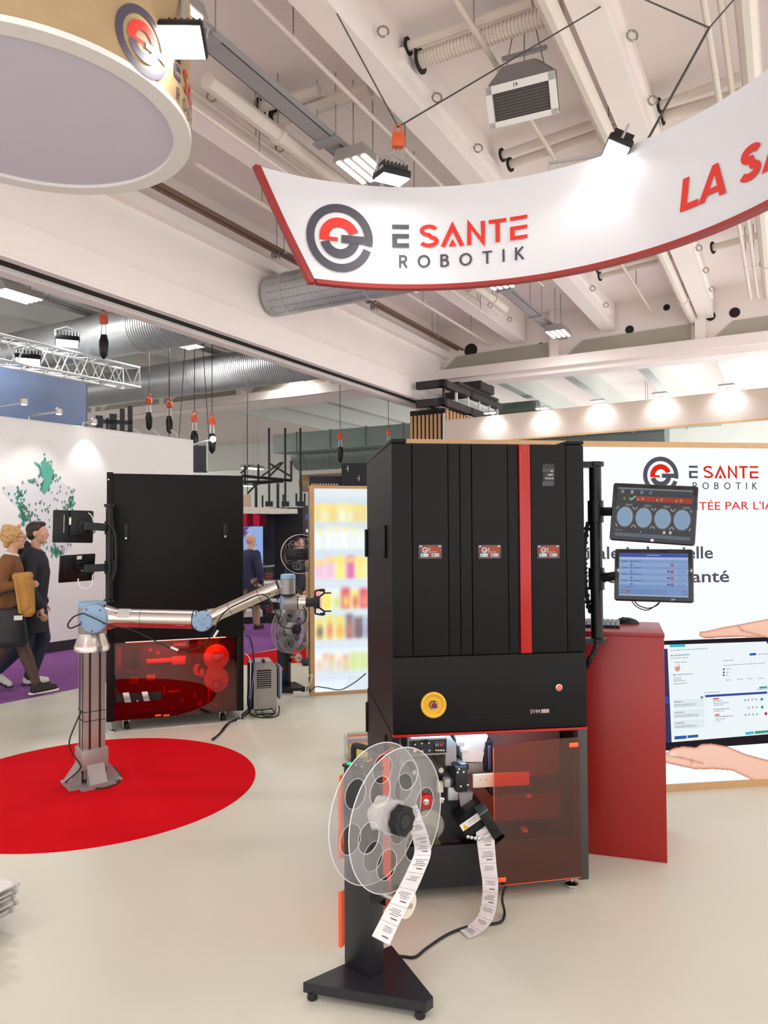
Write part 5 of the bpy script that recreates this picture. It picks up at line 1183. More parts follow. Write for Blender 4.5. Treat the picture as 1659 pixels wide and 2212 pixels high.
# rear monitor pole with two monitors seen from behind
yp2 = 6.02; pq = P(237, 1143, yp2)
mp2 = monitor_pole('monitor_pole', 'black monitor pole at the left edge of the rear machine', pq.x, yp2, P(237, 1300, yp2).z, P(237, 1090, yp2).z, .036, M2 @ V((.02, 0, 0)), (P(237, 1140, yp2).z, P(237, 1225, yp2).z))
wire('curved_lead', [P(238, 1135, 5.98), P(247, 1150, 5.98), P(250, 1180, 5.98), P(250, 1215, 5.98), P(247, 1240, 5.98), P(238, 1262, 5.98)], .013, rubber, 'thick black lead curving along the rear monitor pole', k=6, n=8)
def back_monitor(cor, Y, label):
    a, b, c_ = P(*cor[0], Y[0]), P(*cor[1], Y[1]), P(*cor[2], Y[2]); x = (b-a).normalized(); w_ = (b-a).length; up = a-c_; h_ = up.length; n = x.cross(up).normalized(); y = n.cross(x).normalized()
    t = T('monitor', label, 'monitor', c_); m = M((x, -n, y)).transposed().to_4x4(); t.rotation_euler = m.to_3x3().to_euler()
    bx('housing', blackp, t, 0, 0, 0, w_, .03, h_, r=.008); bx('glass', mat('screen_glass', (8, 8, 9), .08), t, .004, .028, .004, w_-.004, .032, h_-.004)
    return t, w_, h_
tb1, w_, h_ = back_monitor([(112, 1101), (199, 1104), (114, 1172)], (5.80, 5.98, 5.80), 'upper rear monitor seen from behind with a green key tag')
bx('rear_box', blackp, tb1, w_*.38, -.045, h_*.22, w_*.93, 0, h_*1.0, r=.006); bx('rib', grey_p, tb1, w_*.24, -.012, h_*.3, w_*.27, 0, h_*.85, r=.004); bx('vesa_plate', blackp, tb1, w_*.58, -.06, h_*.3, w_*.86, -.04, h_*.7, r=.004)
MB().lathe([(.008, 0), (.008, .008), (0, .01)], (w_*.76, -.06, h_*.52), (0, -1, 0), 12).build('knob', chrome, tb1, True)
tg_ = bx('key_tag', white_p, tb1, w_*.345, -.056, h_*.55, w_*.395, -.05, h_*.75, r=.002); bx('tag_rim', mat('tag_green', (70, 140, 70), .5), tg_, w_*.335, -.053, h_*.53, w_*.405, -.049, h_*.79, r=.002)
bx('power_led', emit('green_led', (60, 230, 150), 1.2), tb1, w_*.2, -.002, .008, w_*.21, 0, .012)
tb2, w_, h_ = back_monitor([(135, 1201), (211, 1197), (127, 1260)], (5.80, 5.98, 5.84), 'lower rear monitor seen from behind with a white sticker')
bx('vesa_plate', blackp, tb2, w_*.4, -.03, h_*.45, w_*.75, 0, h_*.8, r=.004); bx('rear_slot', rubber, tb2, w_*.14, -.006, h_*.2, w_*.18, 0, h_*.85, r=.002); bx('sticker', white_p, tb2, w_*.46, -.0015, h_*.84, w_*.6, 0, h_*.97)
MB().lathe([(.008, 0), (.008, .008), (0, .01)], (w_*.56, -.05, h_*.5), (0, -1, 0), 12).build('knob', chrome, tb2, True); bx('arm_mount', blackp, tb2, w_*.48, -.05, h_*.36, w_*.66, -.02, h_*.62, r=.006)
for (pa_, pb2) in (((185, 1136), (237, 1140)), ((185, 1228), (237, 1225))):
    q0, q1 = P(*pa_, 5.80), P(*pb2, yp2); off = V((pq.x, yp2, 0)); m_ = frame(q0-off, q1-q0, (0, 0, 1)); MB().box(-.03, -.02, 0, .03, .02, (q1-q0).length, m_).build('monitor_arm', blackp, mp2)
wire('white_lead', [P(169, 1250, 5.78), P(170, 1262, 5.77), P(178, 1270, 5.77), P(190, 1271, 5.78), P(199, 1262, 5.8), P(200, 1245, 5.83), P(203, 1238, 5.9)], .005, white_p, 'white lead looping under the lower rear monitor')
wire('white_lead', [P(191, 1108, 5.88), P(197, 1113, 5.88), P(201, 1122, 5.88), P(202, 1133, 5.9)], .004, white_p, 'short white lead beside the upper rear monitor')
wire('coiled_lead', [P(200+7*math.cos(a)*(1-.03*i), 1144+8*math.sin(a), 5.82+.004*i) for i, a in enumerate(np.linspace(0, 9, 22))], .003, rubber, 'small coil of black wire beside the upper rear monitor arm', k=2)

# ================================================================ ROBOT ARM ON ITS COLUMN
rb = V((-1.965, 4.93, 0)); YR = 4.93
tr = T('industrial_robot', 'silver and blue robot arm on an aluminium column', 'robot', rb)
def RP(px, py, Y=YR): return P(px, py, Y)-rb
rblue = mat('robot_blue', (134, 166, 196), .4, var=.03); rgrey = mat('robot_grey', (150, 146, 142), .4, .35); ralu = mat('robot_tube_alu', (206, 198, 190), .2, .95, var=.04, scale=3)
zc0, zc1_ = RP(208, 1630).z, RP(208, 1404).z
rotc = M.Rotation(R(38), 4, 'Z'); cw = .068
bx('column', alu, tr, -cw, -cw, .05, cw, cw, zc1_, m=rotc)
for s in (0, 1, 2, 3):
    r4 = M.Rotation(R(38+90*s), 4, 'Z')
    for u in (-.032, .032): bx('column_slot', dark_hole, tr, u-.007, -cw-.0015, .08, u+.007, -cw+.001, zc1_, m=r4)
for z in (zc0+.30, zc0+.24):
    bx('cable_tie', rubber, tr, -cw-.003, -cw-.003, z, cw+.003, cw+.003, z+.004, m=rotc)
ft = T('column_foot', None, None, (0, 0, 0)); ft.parent = tr; fm = mat('cast_grey', (164, 158, 156), .45, .4)
bx('collar', fm, ft, -.085, -.085, .11, .085, .085, .24, r=.004, m=rotc)
MB().prism([(-.17, -.11), (.17, -.11), (.17, .11), (-.17, .11)], .006, .02, rotc).build('plate', fm, ft); MB().prism([(-.11, -.17), (.11, -.17), (.11, .17), (-.11, .17)], .006, .021, rotc).build('plate', fm, ft)
for s in range(4):
    r4 = M.Rotation(R(38+90*s), 4, 'Z')
    MB().prism([(.08, .02), (.165, .02), (.165, .035), (.08, .15)], -.055, .055, r4 @ frame((0, 0, 0), (0, -1, 0), (1, 0, 0))).build('gusset', fm, ft, fix=True)
zt = RP(208, 1367).z
MB().lathe([(.112, zc1_-.002), (.114, zc1_+.03), (.108, zc1_+.04), (.086, zt-.01), (.083, zt)], n=32).build('flange', mat('flange_alu', (204, 196, 190), .25, .8), tr, True)
for k in range(6): a = R(20+60*k); m_ = M.Rotation(a, 4, 'Z'); MB().prism([(-.014, .0), (.014, 0), (0, .05)], 0, .004, m_ @ M.Translation((.098, 0, zc1_+.045)) @ M.Rotation(R(-16), 4, 'Y') @ frame((0, 0, 0), (1, 0, 0), (0, 1, 0))).build('flange_cutout', grey_p, tr)
zs = RP(205, 1337).z
MB().lathe([(.082, zt), (.086, zt+.01), (.088, zs+.06), (.086, RP(208, 1308).z)], n=32).build('base_joint', rgrey, tr, True)
MB().lathe([(.088, RP(208, 1311).z), (.09, RP(208, 1306).z), (.086, RP(208, 1300).z), (.07, RP(208, 1298.5).z)], n=32).build('joint_lid', rblue, tr, True)
sc = RP(203, 1337, YR-.13)
MB().cyl(V((sc.x+.0, 0, zs)), sc+V((0, .02, 0)), .086, .09, 32).build('shoulder', rgrey, tr, True)
MB().lathe([(.094, -.02), (.094, .01), (.086, .02), (.06, .026), (0, .026)], sc, (0, -1, 0), 36).build('shoulder_cap', rblue, tr, True)
for k in range(5): a = R(50+72*k); MB().cyl(sc+V((.077*math.cos(a), -.024, .077*math.sin(a))), sc+V((.077*math.cos(a), -.018, .077*math.sin(a))), .006, .006, 8).build('cap_screw', ink, tr)
YA = YR-.13
def tube_lathe(name, p0, p1, prof, m_, par=tr): d_ = (V(p1)-V(p0)); L_ = d_.length; return MB().lathe([(r, f*L_) for r, f in prof], p0, d_, 32).build(name, m_, par, True)
e0, e1 = RP(226, 1334, YA+.07), RP(424, 1338, YA+.07)
tube_lathe('upper_arm', e0, e1, [(.084, .0), (.084, .03), (.082, .04), (.07, .10), (.064, .13), (.062, .14), (.062, .98), (.06, 1.)], ralu)
MB().cyl(e0.lerp(e1, .12-.12), e0.lerp(e1, .02), .086, .086, 32).build('seal_ring', rubber, tr, True)
for f in (.41,): MB().cyl(e0.lerp(e1, f), e0.lerp(e1, f+.004), .0635, .0635, 32).build('cable_tie', rubber, tr, True)
MB().cyl(e0.lerp(e1, .97), e0.lerp(e1, .985), .063, .063, 32).build('seal_ring', rubber, tr, True)
lab_ = MB()
for i in range(9):
    a = R(100+i*9); d_ = (e1-e0).normalized(); zz = V((0, 0, 1)); yy = V((0, -1, 0))
    for f in (.17, .30): lab_.v.append(tuple(e0.lerp(e1, f)+(zz*math.cos(a-PI/2)*-1*-1+yy*math.sin(a-PI/2))*.0632))
lab_.f = [(2*i, 2*i+1, 2*i+3, 2*i+2) for i in range(8)]
lab_.build('type_sticker', mat('sticker', (190, 184, 178), .5, .2), tr, True)
ec = RP(437, 1342, YA-.0)
MB().cyl(ec+V((0, .14, 0)), ec, .062, .066, 32).build('elbow', rgrey, tr, True)
MB().lathe([(.067, -.02), (.067, .008), (.06, .016), (.0, .02)], ec, (0, -1, 0), 32).build('elbow_cap', rblue, tr, True)
for k in range(4): a = R(45+90*k); MB().cyl(ec+V((.056*math.cos(a), -.018, .056*math.sin(a))), ec+V((.056*math.cos(a), -.012, .056*math.sin(a))), .005, .005, 8).build('cap_screw', ink, tr)
p = Pr().stroke([(-.022, .022), (-.022, .0), (0, .0), (0, -.022), (.022, -.022)], .003).stroke([(.0, .022), (.022, .022), (.022, .0)], .003); p.build('cap_mark', mat('robot_blue_dark', (104, 136, 168), .4), tr, lambda x, z: ec+V((x, -.0205, z)))
f0, f1 = RP(447, 1337, YA+.06), RP(604, 1266, YA+.06)
tube_lathe('forearm', f0, f1, [(.06, .0), (.06, .06), (.058, .07), (.05, .12), (.044, .16), (.044, .985), (.043, 1.)], ralu)
MB().cyl(f0.lerp(f1, .04), f0.lerp(f1, .058), .0615, .0615, 32).build('seal_ring', rubber, tr, True)
for f in (.32, .72): MB().cyl(f0.lerp(f1, f), f0.lerp(f1, f+.006), .0452, .0452, 32).build('cable_tie', rubber, tr, True)
w0, w1 = RP(622, 1284, YA+.05), RP(622, 1250, YA+.05)
tube_lathe('wrist_joint', w0, w1, [(.046, 0), (.049, .03), (.049, .98), (.046, 1.)], rgrey); tube_lathe('joint_lid', w1, w1+V((0, 0, .03)), [(.05, 0), (.05, .7), (.044, 1.)], rblue)
MB().cyl(f1-(f1-f0).normalized()*.01, V((w0.x, w0.y, (w0.z+w1.z)/2)), .043, .04, 24).build('wrist_link', rgrey, tr, True); MB().cyl(f1-(f1-f0).normalized()*.01, f1+(f1-f0).normalized()*.004, .0455, .0455, 24).build('seal_ring', rubber, tr, True)
v0 = RP(624, 1301, YA+.05)
MB().cyl(w0+V((0, 0, -.004)), w0+V((0, 0, .004)), .05, .05, 24).build('seal_ring', rubber, tr, True)
MB().cyl(v0+V((0, .03, -.0)), w0, .05, .047, 24).build('wrist_elbow', rgrey, tr, True); MB().cyl(v0+V((-.04, 0, 0)), v0+V((.06, 0, 0)), .048, .046, 24).build('wrist_body', rgrey, tr, True)
MB().lathe([(.048, 0), (.049, .012), (.042, .02), (0, .022)], v0+V((-.035, 0, 0)), (-1, -.35, 0), 24).build('wrist_cap', rblue, tr, True)
MB().cyl(v0+V((.06, 0, 0)), v0+V((.066, 0, 0)), .047, .047, 24).build('seal_ring', rubber, tr, True); MB().cyl(v0+V((.066, 0, 0)), v0+V((.115, 0, 0)), .045, .045, 24).build('tool_flange', ralu, tr, True)
gp = T('gripper', None, None, v0+V((.115, 0, 0))); gp.parent = tr
MB().cyl((0, 0, 0), (.05, 0, 0), .036, .03, 20).build('gripper_mount', dkm, gp, True); bx('gripper_body', blackp, gp, .05, -.03, -.04, .09, .03, .04, r=.006)
for s in (-1, 1):
    g = MB(); pts = [V((.06, 0, .035*s)), V((.06, 0, .075*s)), V((.115, 0, .085*s)), V((.12, 0, .06*s)), V((.08, 0, .03*s))]
    for i in range(len(pts)-1): g.cyl(pts[i]+V((0, -.012, 0)), pts[i+1]+V((0, -.012, 0)), .006, .006, 8)
    g.build('gripper_linkage', blackp, gp, True); bx('finger', blackp, gp, .115, -.014, .06*s-.004, .165, .014, .06*s+.004, r=.002); bx('finger_pad', blackp, gp, .09, -.012, .078*s-.008, .125, .012, .078*s+.008, r=.003)
wire('robot_cable', [rb+RP(180, 1325, YA-.05), rb+RP(160, 1332, YA-.06), rb+RP(147, 1348, YA-.06), rb+RP(152, 1357, YA-.06), rb+RP(175, 1348, YA-.05)], .005, rubber, 'thin black cable looping out left of the robot shoulder')
wire('robot_cable', [P(180, 1325, YA-.06), P(205, 1336, YA-.06), P(240, 1352, YA-.05), P(275, 1358, YA-.03), P(310, 1372, YA-.02), P(350, 1392, YA-.02), P(385, 1406, YA-.02), P(425, 1400, YA-.02), P(455, 1375, YA-.02), P(472, 1340, YA-.02), P(490, 1318, YA-.02), P(520, 1302, YA-.02), P(560, 1285, YA-.02), P(580, 1292, YA-.02), P(596, 1325, YA-.02), P(606, 1350, YA-.02), P(628, 1357, YA-.02), P(655, 1345, YA-.02), P(662, 1325, YA-.02), P(655, 1310, YA)], .0045, rubber, 'thin black cable slung below the robot arm from shoulder to wrist', k=8)
for px0, py0, px1, py1 in ((369, 1398, 385, 1405), (462, 1376, 471, 1362)):
    o = MB().cyl(P(px0, py0, YA-.022), P(px1, py1, YA-.022), .008, .008, 10).build('cable_sleeve', white_p, None, True); tag(o, 'white sleeve on the slack cable over the red window' if px0 < 400 else 'white plug on the cable under the robot elbow', 'cable sleeve')
wire('robot_cable', [P(181, 1525, 4.9), P(165, 1560, 4.87), P(150, 1600, 4.85), P(155, 1625, 4.84), P(172, 1650, 4.82), P(172, 1662, 4.78), P(145, 1687, 4.75), PZ(142, 1690, .012)], .005, rubber, 'thin black cable falling left of the robot column')
wire('robot_cable', [PZ(140, 1688, .025), PZ(165, 1697, .01), PZ(200, 1703, .01), PZ(232, 1701, .01), PZ(255, 1690, .01), PZ(260, 1675, .01), PZ(248, 1658, .01), PZ(238, 1657, .01)], .005, rubber, 'thin black cable circling the foot of the robot column')

# ================================================================ ROBOT CONTROLLER BOX, CABLES
cbx = PZ(553, 1546, 0); cg = mat('controller_grey', (158, 152, 146), .5)
tc = T('control_cabinet', 'grey robot control cabinet with louvred vent behind the rear machine', 'control cabinet', (cbx.x, cbx.y, 0), R(16))
s_ = cbx.y/FPX
wc = 44*s_*1.02; h0, h1 = .055, P(570, 1430, cbx.y).z
MB().prism([(-.02, h0), (wc, h0), (wc, h1-.06), (wc-.035, h1-.01), (wc-.05, h1), (.0, h1), (-.02, h1-.02)], -.22, 0, frame((0, 0, 0), (0, -1, 0), (1, 0, 0))).build('case', cg, tc, fix=True)
bx('side_shell', blackp, tc, -.06, .02, h0, -.02, .2, h1-.01, r=.005); vx0, vx1, vz0, vz1 = wc*.06, wc*.72, h1-.24, h1-.075
bx('vent_recess', dark_hole, tc, vx0, -.003, vz0, vx1, .001, vz1)
for k in range(8): z = vz0+.008+k*(vz1-vz0-.01)/8; bx('vent_slat', cg, tc, vx0+.004, -.008, z, vx1-.004, -.002, z+.007)
bx('access_plate', cg, tc, wc*.1, -.003, h0+.03, wc*.78, 0, h0+.12); bx('top_handle', rubber, tc, wc*.3, -.03, h1-.01, wc*.42, .06, h1+.02, r=.005)
for x, z in ((wc*.08, h0+.025), (wc*.08, h0+.13), (wc*.8, h0+.025), (wc*.8, h0+.13), (wc*.44, h0+.13)): MB().lathe([(.004, 0), (.004, .002), (0, .002)], (x, -.003, z), (0, -1, 0), 8).build('screw', chrome, tc)
for y in (0, .2): MB().tube([V((.0, y, h0)), V((.0, y, .006)), V((wc*.92, y, .006)), V((wc*.92, y, h0))], .006, 6).build('foot_frame', blackp, tc)
tpn = T('teach_pendant', 'blue-edged teach pendant hanging on the side of the control cabinet', 'teach pendant', tc.location+M.Rotation(R(16), 3, 'Z') @ V((wc+.012, .0, h0+.05)), R(16))
bx('body', mat('pendant_grey', (92, 92, 96), .5), tpn, 0, 0, .03, .018, .2, .33, r=.006); bx('bumper', rblue, tpn, .014, -.006, .04, .034, .18, .32, r=.008); bx('bracket', blackp, tpn, -.006, .02, .05, .0, .16, .3); bx('stop_button', red_s, tpn, .03, .02, .28, .05, .05, .31, r=.005)
wire('cabinet_cable', [P(531, 1372, 6.4), P(541, 1380, 6.45), P(548, 1420, 6.5), P(545, 1440, 6.5), P(538, 1470, 6.5), PZ(535, 1520, .1), PZ(545, 1545, .01), PZ(575, 1550, .01), PZ(600, 1545, .01), PZ(603, 1525, .06)], .006, rubber, 'black cable arching from the rear machine down to the control cabinet')
wire('cabinet_cable', [P(528, 1370, 6.48), P(538, 1384, 6.5), P(548, 1410, 6.52), P(549, 1440, 6.5), P(545, 1480, 6.45), P(542, 1510, 6.45), PZ(540, 1535, .01)], .005, mat('blue_cable', (70, 84, 150), .5), 'blue cable hanging beside the control cabinet')
wire('cabinet_cable', [P(528, 1412, 6.5), P(536, 1417, 6.5), P(541, 1430, 6.5), P(541, 1470, 6.5), PZ(538, 1528, .05)], .004, white_p, 'white cable hanging beside the rear machine')
wire('floor_cable', [PZ(545, 1530, .008), PZ(520, 1552, .008), PZ(497, 1560, .008), PZ(480, 1580, .008), PZ(460, 1598, .012)], .007, rubber, 'black cable from the rear machine running under the red carpet edge, nearer one')
wire('floor_cable', [PZ(542, 1526, .008), PZ(515, 1550, .008), PZ(490, 1564, .008), PZ(474, 1584, .008), PZ(458, 1597, .012)], .006, rubber, 'black cable from the rear machine running under the red carpet edge, farther one')
wire('cabinet_cable', [V(tc.location)+V((.06, -.03, .06)), V(tc.location)+V((.08, -.06, .012)), V(tc.location)+V((.14, -.05, .012)), V(tc.location)+V((.17, -.02, .03)), V(tc.location)+V((.14, 0.0, .07))], .006, rubber, 'short black cable curled under the control cabinet')
# second reel stand further back, copied from the front one
st2 = copy_tree(ts); q = PZ(618, 1494, 0); st2.location = (q.x, q.y, 0); st2.rotation_euler = (0, 0, R(-38)); st2['label'] = 'black reel stand with clear spool behind the control cabinet'
tp2 = T('power_strip', 'white multi-plug power strip on the floor beside the illuminated shelf wall', 'power strip', PZ(655, 1503, 0), R(10))
bx('body', white_p, tp2, -.1, -.03, 0, .1, .03, .045, r=.006)
for k in range(2): bx('plug', rubber, tp2, -.02+k*.06, -.02, .04, .015+k*.06, .02, .09, r=.006)
wire('strip_lead', [PZ(665, 1495, .06), P(668, 1480, 7.3), P(674, 1462, 7.3), P(670, 1458, 7.32), P(662, 1470, 7.35), PZ(660, 1494, .06)], .006, white_p, 'pale lead looping above the white power strip')
wire('strip_lead', [PZ(668, 1498, .05), PZ(680, 1484, .1), P(705, 1486, 7.2), P(735, 1490, 7.0), P(765, 1475, 6.6), P(790, 1455, 6.2)], .005, rubber, 'thin black lead crossing in front of the illuminated shelf wall')
# ================================================================ NEIGHBOURING BOOTH: WHITE MAP WALL
mw0 = V((-5.06, 9.662, 0)); mn = UB*1.0
MO = mw0-UA*4.2; mwd = 4.2+3.25; MA = math.atan2(UA.y, UA.x); IM = (M.Translation(MO) @ M.Rotation(MA, 4, 'Z')).inverted()
def mwp(px, py): q = IM @ on_plane(px, py, MO, UB); return q.x, q.z
mh = .5*(mwp(10, 876)[1]+mwp(385, 969)[1])
tw = T('map_wall', 'white exhibition wall with a teal dotted map of the country', 'exhibition wall', MO, MA)
mwhite = mat('satin_white_panel', (236, 233, 230), .55, var=.02)
bx('panel', mwhite, tw, 0, 0.0, .12, mwd, .12, mh); bx('skirting', mat('black_skirting', (30, 27, 34), .5), tw, 0, -.02, -.012, mwd, .13, .13); bx('cap_rail', alu, tw, 0, -.006, mh, mwd, .126, mh+.012)
fm_ = lambda x, z, o=.003: V((x, -o, z))
out = [(88, 1000), (97, 995), (106, 1000), (117, 1016), (121, 1032), (140, 1046), (161, 1057), (157, 1078), (151, 1096), (147, 1112), (155, 1130), (150, 1150), (156, 1180), (140, 1195), (120, 1202), (100, 1188), (78, 1200), (62, 1192), (50, 1180), (53, 1140), (46, 1105), (30, 1088), (5, 1062), (6, 1052), (22, 1046), (44, 1052), (48, 1036), (58, 1044), (72, 1034), (84, 1026)]
pol = [mwp(*p) for p in out]
grey_map = mat('pale_grey_map', (218, 217, 220), .6); teal = mat('teal_map', (86, 172, 150), .6)
Pr().poly(pol[::-1]).build('map_outline', grey_map, tw, fm_)
g = Pr(); rn = random.Random(11)
def pin(px, py, s):
    x, z = mwp(px, py); g.poly([(x, z-.03*s), (x+.014*s, z), (x+.008*s, z+.014*s), (x-.008*s, z+.014*s), (x-.014*s, z)])
for _ in range(190):
    px, py = rn.uniform(5, 160), rn.uniform(1000, 1200); ins = False
    for i in range(len(out)):
        (xi, yi), (xj, yj) = out[i], out[i-1]
        if (yi > py) != (yj > py) and px < (xj-xi)*(py-yi)/(yj-yi)+xi: ins = not ins
    if ins: pin(px, py, rn.uniform(.8, 1.2))
for cx, cy, sx, sy, n in ((97, 1015, 7, 11, 90), (108, 1030, 7, 9, 60), (97, 1052, 6, 6, 40), (153, 1075, 4, 14, 30), (50, 1100, 6, 12, 40), (52, 1120, 4, 8, 25), (125, 1190, 8, 6, 40), (43, 1068, 4, 5, 14), (70, 1040, 6, 5, 12), (146, 1092, 6, 4, 16), (62, 1110, 6, 8, 12)):
    for _ in range(n): pin(rn.gauss(cx, sx), rn.gauss(cy, sy), rn.uniform(.9, 1.5))
g.build('map_pins', teal, tw, fm_)['kind'] = 'stuff'
b = Pr().poly([mwp(*p) for p in [(90, 998), (98, 995), (106, 1002), (116, 1018), (113, 1030), (108, 1048), (102, 1062), (94, 1066), (90, 1056), (95, 1040), (90, 1025), (88, 1010)]][::-1]); b.build('map_cluster', teal, tw, lambda x, z: fm_(x, z, .004))
# arm spotlights on top of the map wall
for px0, py0, px1, py1, lb in ((-5, 859, 52, 869, 'arm spotlight on the map wall, nearest the left edge'), (55, 886, 127, 890, 'arm spotlight on the map wall, middle one'), (140, 909, 203, 912, 'arm spotlight on the map wall, right one')):
    z = mh+.1; e = PZ(px1, py1, mh+.06); bpx = e - UB*.0; root = e-UB*.75-UA*.0
    root = V((root.x, root.y, mh+.07)); t = T('arm_spotlight', lb, 'spotlight', e, group='arm spotlights over the map wall')
    lw_ = IM @ e
    base_ = MO+UA*max(.2, min(mwd-.1, lw_.x))-UB*.06+V((0, 0, mh+.05))
    MB().tube([base_-e-V((0, 0, .05)), base_-e+V((0, 0, .03)), V((0, 0, 0))], .012, 8).build('arm', chrome, t, True)
    MB().lathe([(.02, .06), (.045, .04), (.05, -.02), (.03, -.03)], n=16).build('head', alu, t, True); MB().lathe([(0, -.031), (.032, -.031), (.032, -.026)], n=16, caps=False).build('lens', flood_e, t)
    ld = bpy.data.lights.new('spot_beam', 'SPOT'); ld.energy = 22; ld.spot_size = R(80); ld.spot_blend = .8; ld.shadow_soft_size = .04
    lo = bpy.data.objects.new('spot_beam', ld); COL.objects.link(lo); lo.parent = t; lo.location = (0, 0, -.05); aim = (base_-UB*-.06-V((0, 0, 1.3)))-e; lo.rotation_euler = aim.to_track_quat('-Z', 'Y').to_euler()
# hanging blue banner box behind it
q0, q1 = P(-60, 775, 12.6), P(186, 822, 15.2); d = V((q1.x-q0.x, q1.y-q0.y, 0)); L_ = d.length; ztop = (P(0, 783, 13.2).z+P(186, 822, 15.2).z)/2
tq = T('hanging_box_banner', 'dark blue hanging box banner behind the map wall', 'banner', (q0.x, q0.y, 3.1), math.atan2(d.y, d.x))
nb_ = mat('slate_blue_fabric', (74, 88, 116), .6, var=.12, scale=1.5)
bx('front_face', nb_, tq, 0, 0, 0, L_, .04, ztop-3.1); bx('end_face', mat('navy_edge', (40, 44, 58), .6), tq, L_, 0, 0, L_+.04, 1.2, ztop-3.1); bx('top_rail', tray_m, tq, 0, -.005, ztop-3.1, L_+.04, .05, ztop-3.07)
# box truss with two floods
trw = mat('white_truss', (214, 216, 214), .4, .4)
def box_truss(p0, p1, s, label, m_, n=14, name='box_truss', r=.026):
    t = T(name, label, 'truss', p0); p0, p1 = V(p0), V(p1); d_ = p1-p0; x = d_.normalized(); sd = x.cross(V((0, 0, 1))).normalized(); up = sd.cross(x)
    cs = [sd*s/2*a+up*s/2*b_ for a, b_ in ((-1, -1), (1, -1), (1, 1), (-1, 1))]
    for c_ in cs: MB().cyl(c_, d_+c_, r, r, 8).build('chord', m_, t, True)
    for f in range(4):
        a, b_ = cs[f], cs[(f+1) % 4]
        for i in range(n):
            u, v = (a, b_) if i % 2 else (b_, a)
            MB().cyl(u+d_*(i/n), v+d_*((i+1)/n), r*.45, r*.45, 6).build('lacing', m_, t)
    for e in (V((0, 0, 0)), d_):
        for f in range(4): MB().cyl(cs[f]+e, cs[(f+1) % 4]+e, r*.6, r*.6, 6).build('end_brace', m_, t)
    return t
box_truss(P(-70, 742, 11.2), P(284, 817, 15.0), .40, 'white lattice box truss above the blue banner', trw, 16)
flood(145, 742, 13.0, P(145, 1100, 12.4), 'floodlight standing on the white box truss', 2.0, 0, group='floodlights on the truss'); flood(60, 783, 12.2, P(60, 1100, 11.6), 'floodlight below the white box truss at left', 2.0, 0, group='floodlights on the truss')
# hoists with chain bags
for px, py, Y, s, lb in ((224, 690, 11, 1.2, 'orange hoist with black chain bag in front of the near silver duct'), (322, 866, 15.5, 1.25, 'orange hoist with black bag, left of a pair over the map wall'), (366, 874, 15.5, 1.25, 'orange hoist with black bag, right of a pair over the map wall'), (420, 903, 15, 1.35, 'orange hoist with pointed black bag, left of the dark cube sign'), (458, 909, 15, 1.35, 'orange hoist with pointed black bag above the dark cube sign'), (735, 943, 18, 1.3, 'orange hoist hanging before the round duct in the middle'), (839, 935, 17, 1.0, 'small orange hoist left of the tall machine top')):
    c = P(px, py, Y); h = hoist(c, s, lb); h['group'] = 'chain hoists with bags'
    MB().cyl((0, 0, .1*s), (0, 0, 6.6-c.z), .008, .008, 5).build('chain', wire_m, h)
# dark hanging cube sign, its lamps, black display frame
c = P(419, 992, 14.5); t = T('cube_sign', 'dark grey hanging cube sign over the end of the map wall', 'sign', c, R(12)); wq = 54*14.5/FPX/2
bx('box', mat('slate_box', (52, 54, 62), .6), t, -wq, -wq, -wq*1.0, wq, wq, wq*1.0, r=.01); bx('edge_trim', trw, t, wq, -wq-.01, -wq, wq+.02, -wq+.02, wq*1.4)
for x in (-.3, .3): MB().cyl((x, 0, wq), (x*.3, 0, 6.6-c.z), .008, .008, 5).build('hanger_wire', wire_m, t)
t = T('lamp_bar', 'white lamp bar with tilted arms beside the cube sign', 'lamp bar', P(365, 960, 14.6), R(18))
bx('bar', trw, t, -.6, -.03, -.03, .45, .03, .03)
for x in (-.45, -.1, .25): MB().tube([V((x, 0, .02)), V((x-.12, -.05, .22)), V((x-.22, -.08, .28))], .022, 6).build('lamp_arm', trw, t, True)
MB().tube([V((.45, 0, 0)), V((.8, -.1, .1))], .02, 6).build('lamp_arm', trw, t); MB().ell((.85, -.12, .12), .06).build('bulb', flood_e, t, True)
MB().cyl((0, 0, 0), (0, 0, 2.8), .008, .008, 5).build('hanger_wire', wire_m, t)
t = T('display_bracket', 'black slotted bracket tower rising behind the map wall', 'bracket', P(265, 1000, 13.5), R(20))
k = 13.5/FPX
for x0, x1, y0, y1 in ((-27, -12, 895, 1000), (-34, -28, 905, 945), (-6, 4, 883, 1000), (10, 20, 876, 1000), (-40, 20, 908, 916), (-55, -40, 900, 925), (-28, 20, 930, 950)):
    bx('bar', mat('navy_black', (22, 23, 28), .4), t, x0*k, -.05, (1000-y1)*k, x1*k, .05, (1000-y0)*k)
bx('post', mat('navy_black', (22, 23, 28), .4), t, -.03, -.03, -t.location.z, .03, .03, .1)

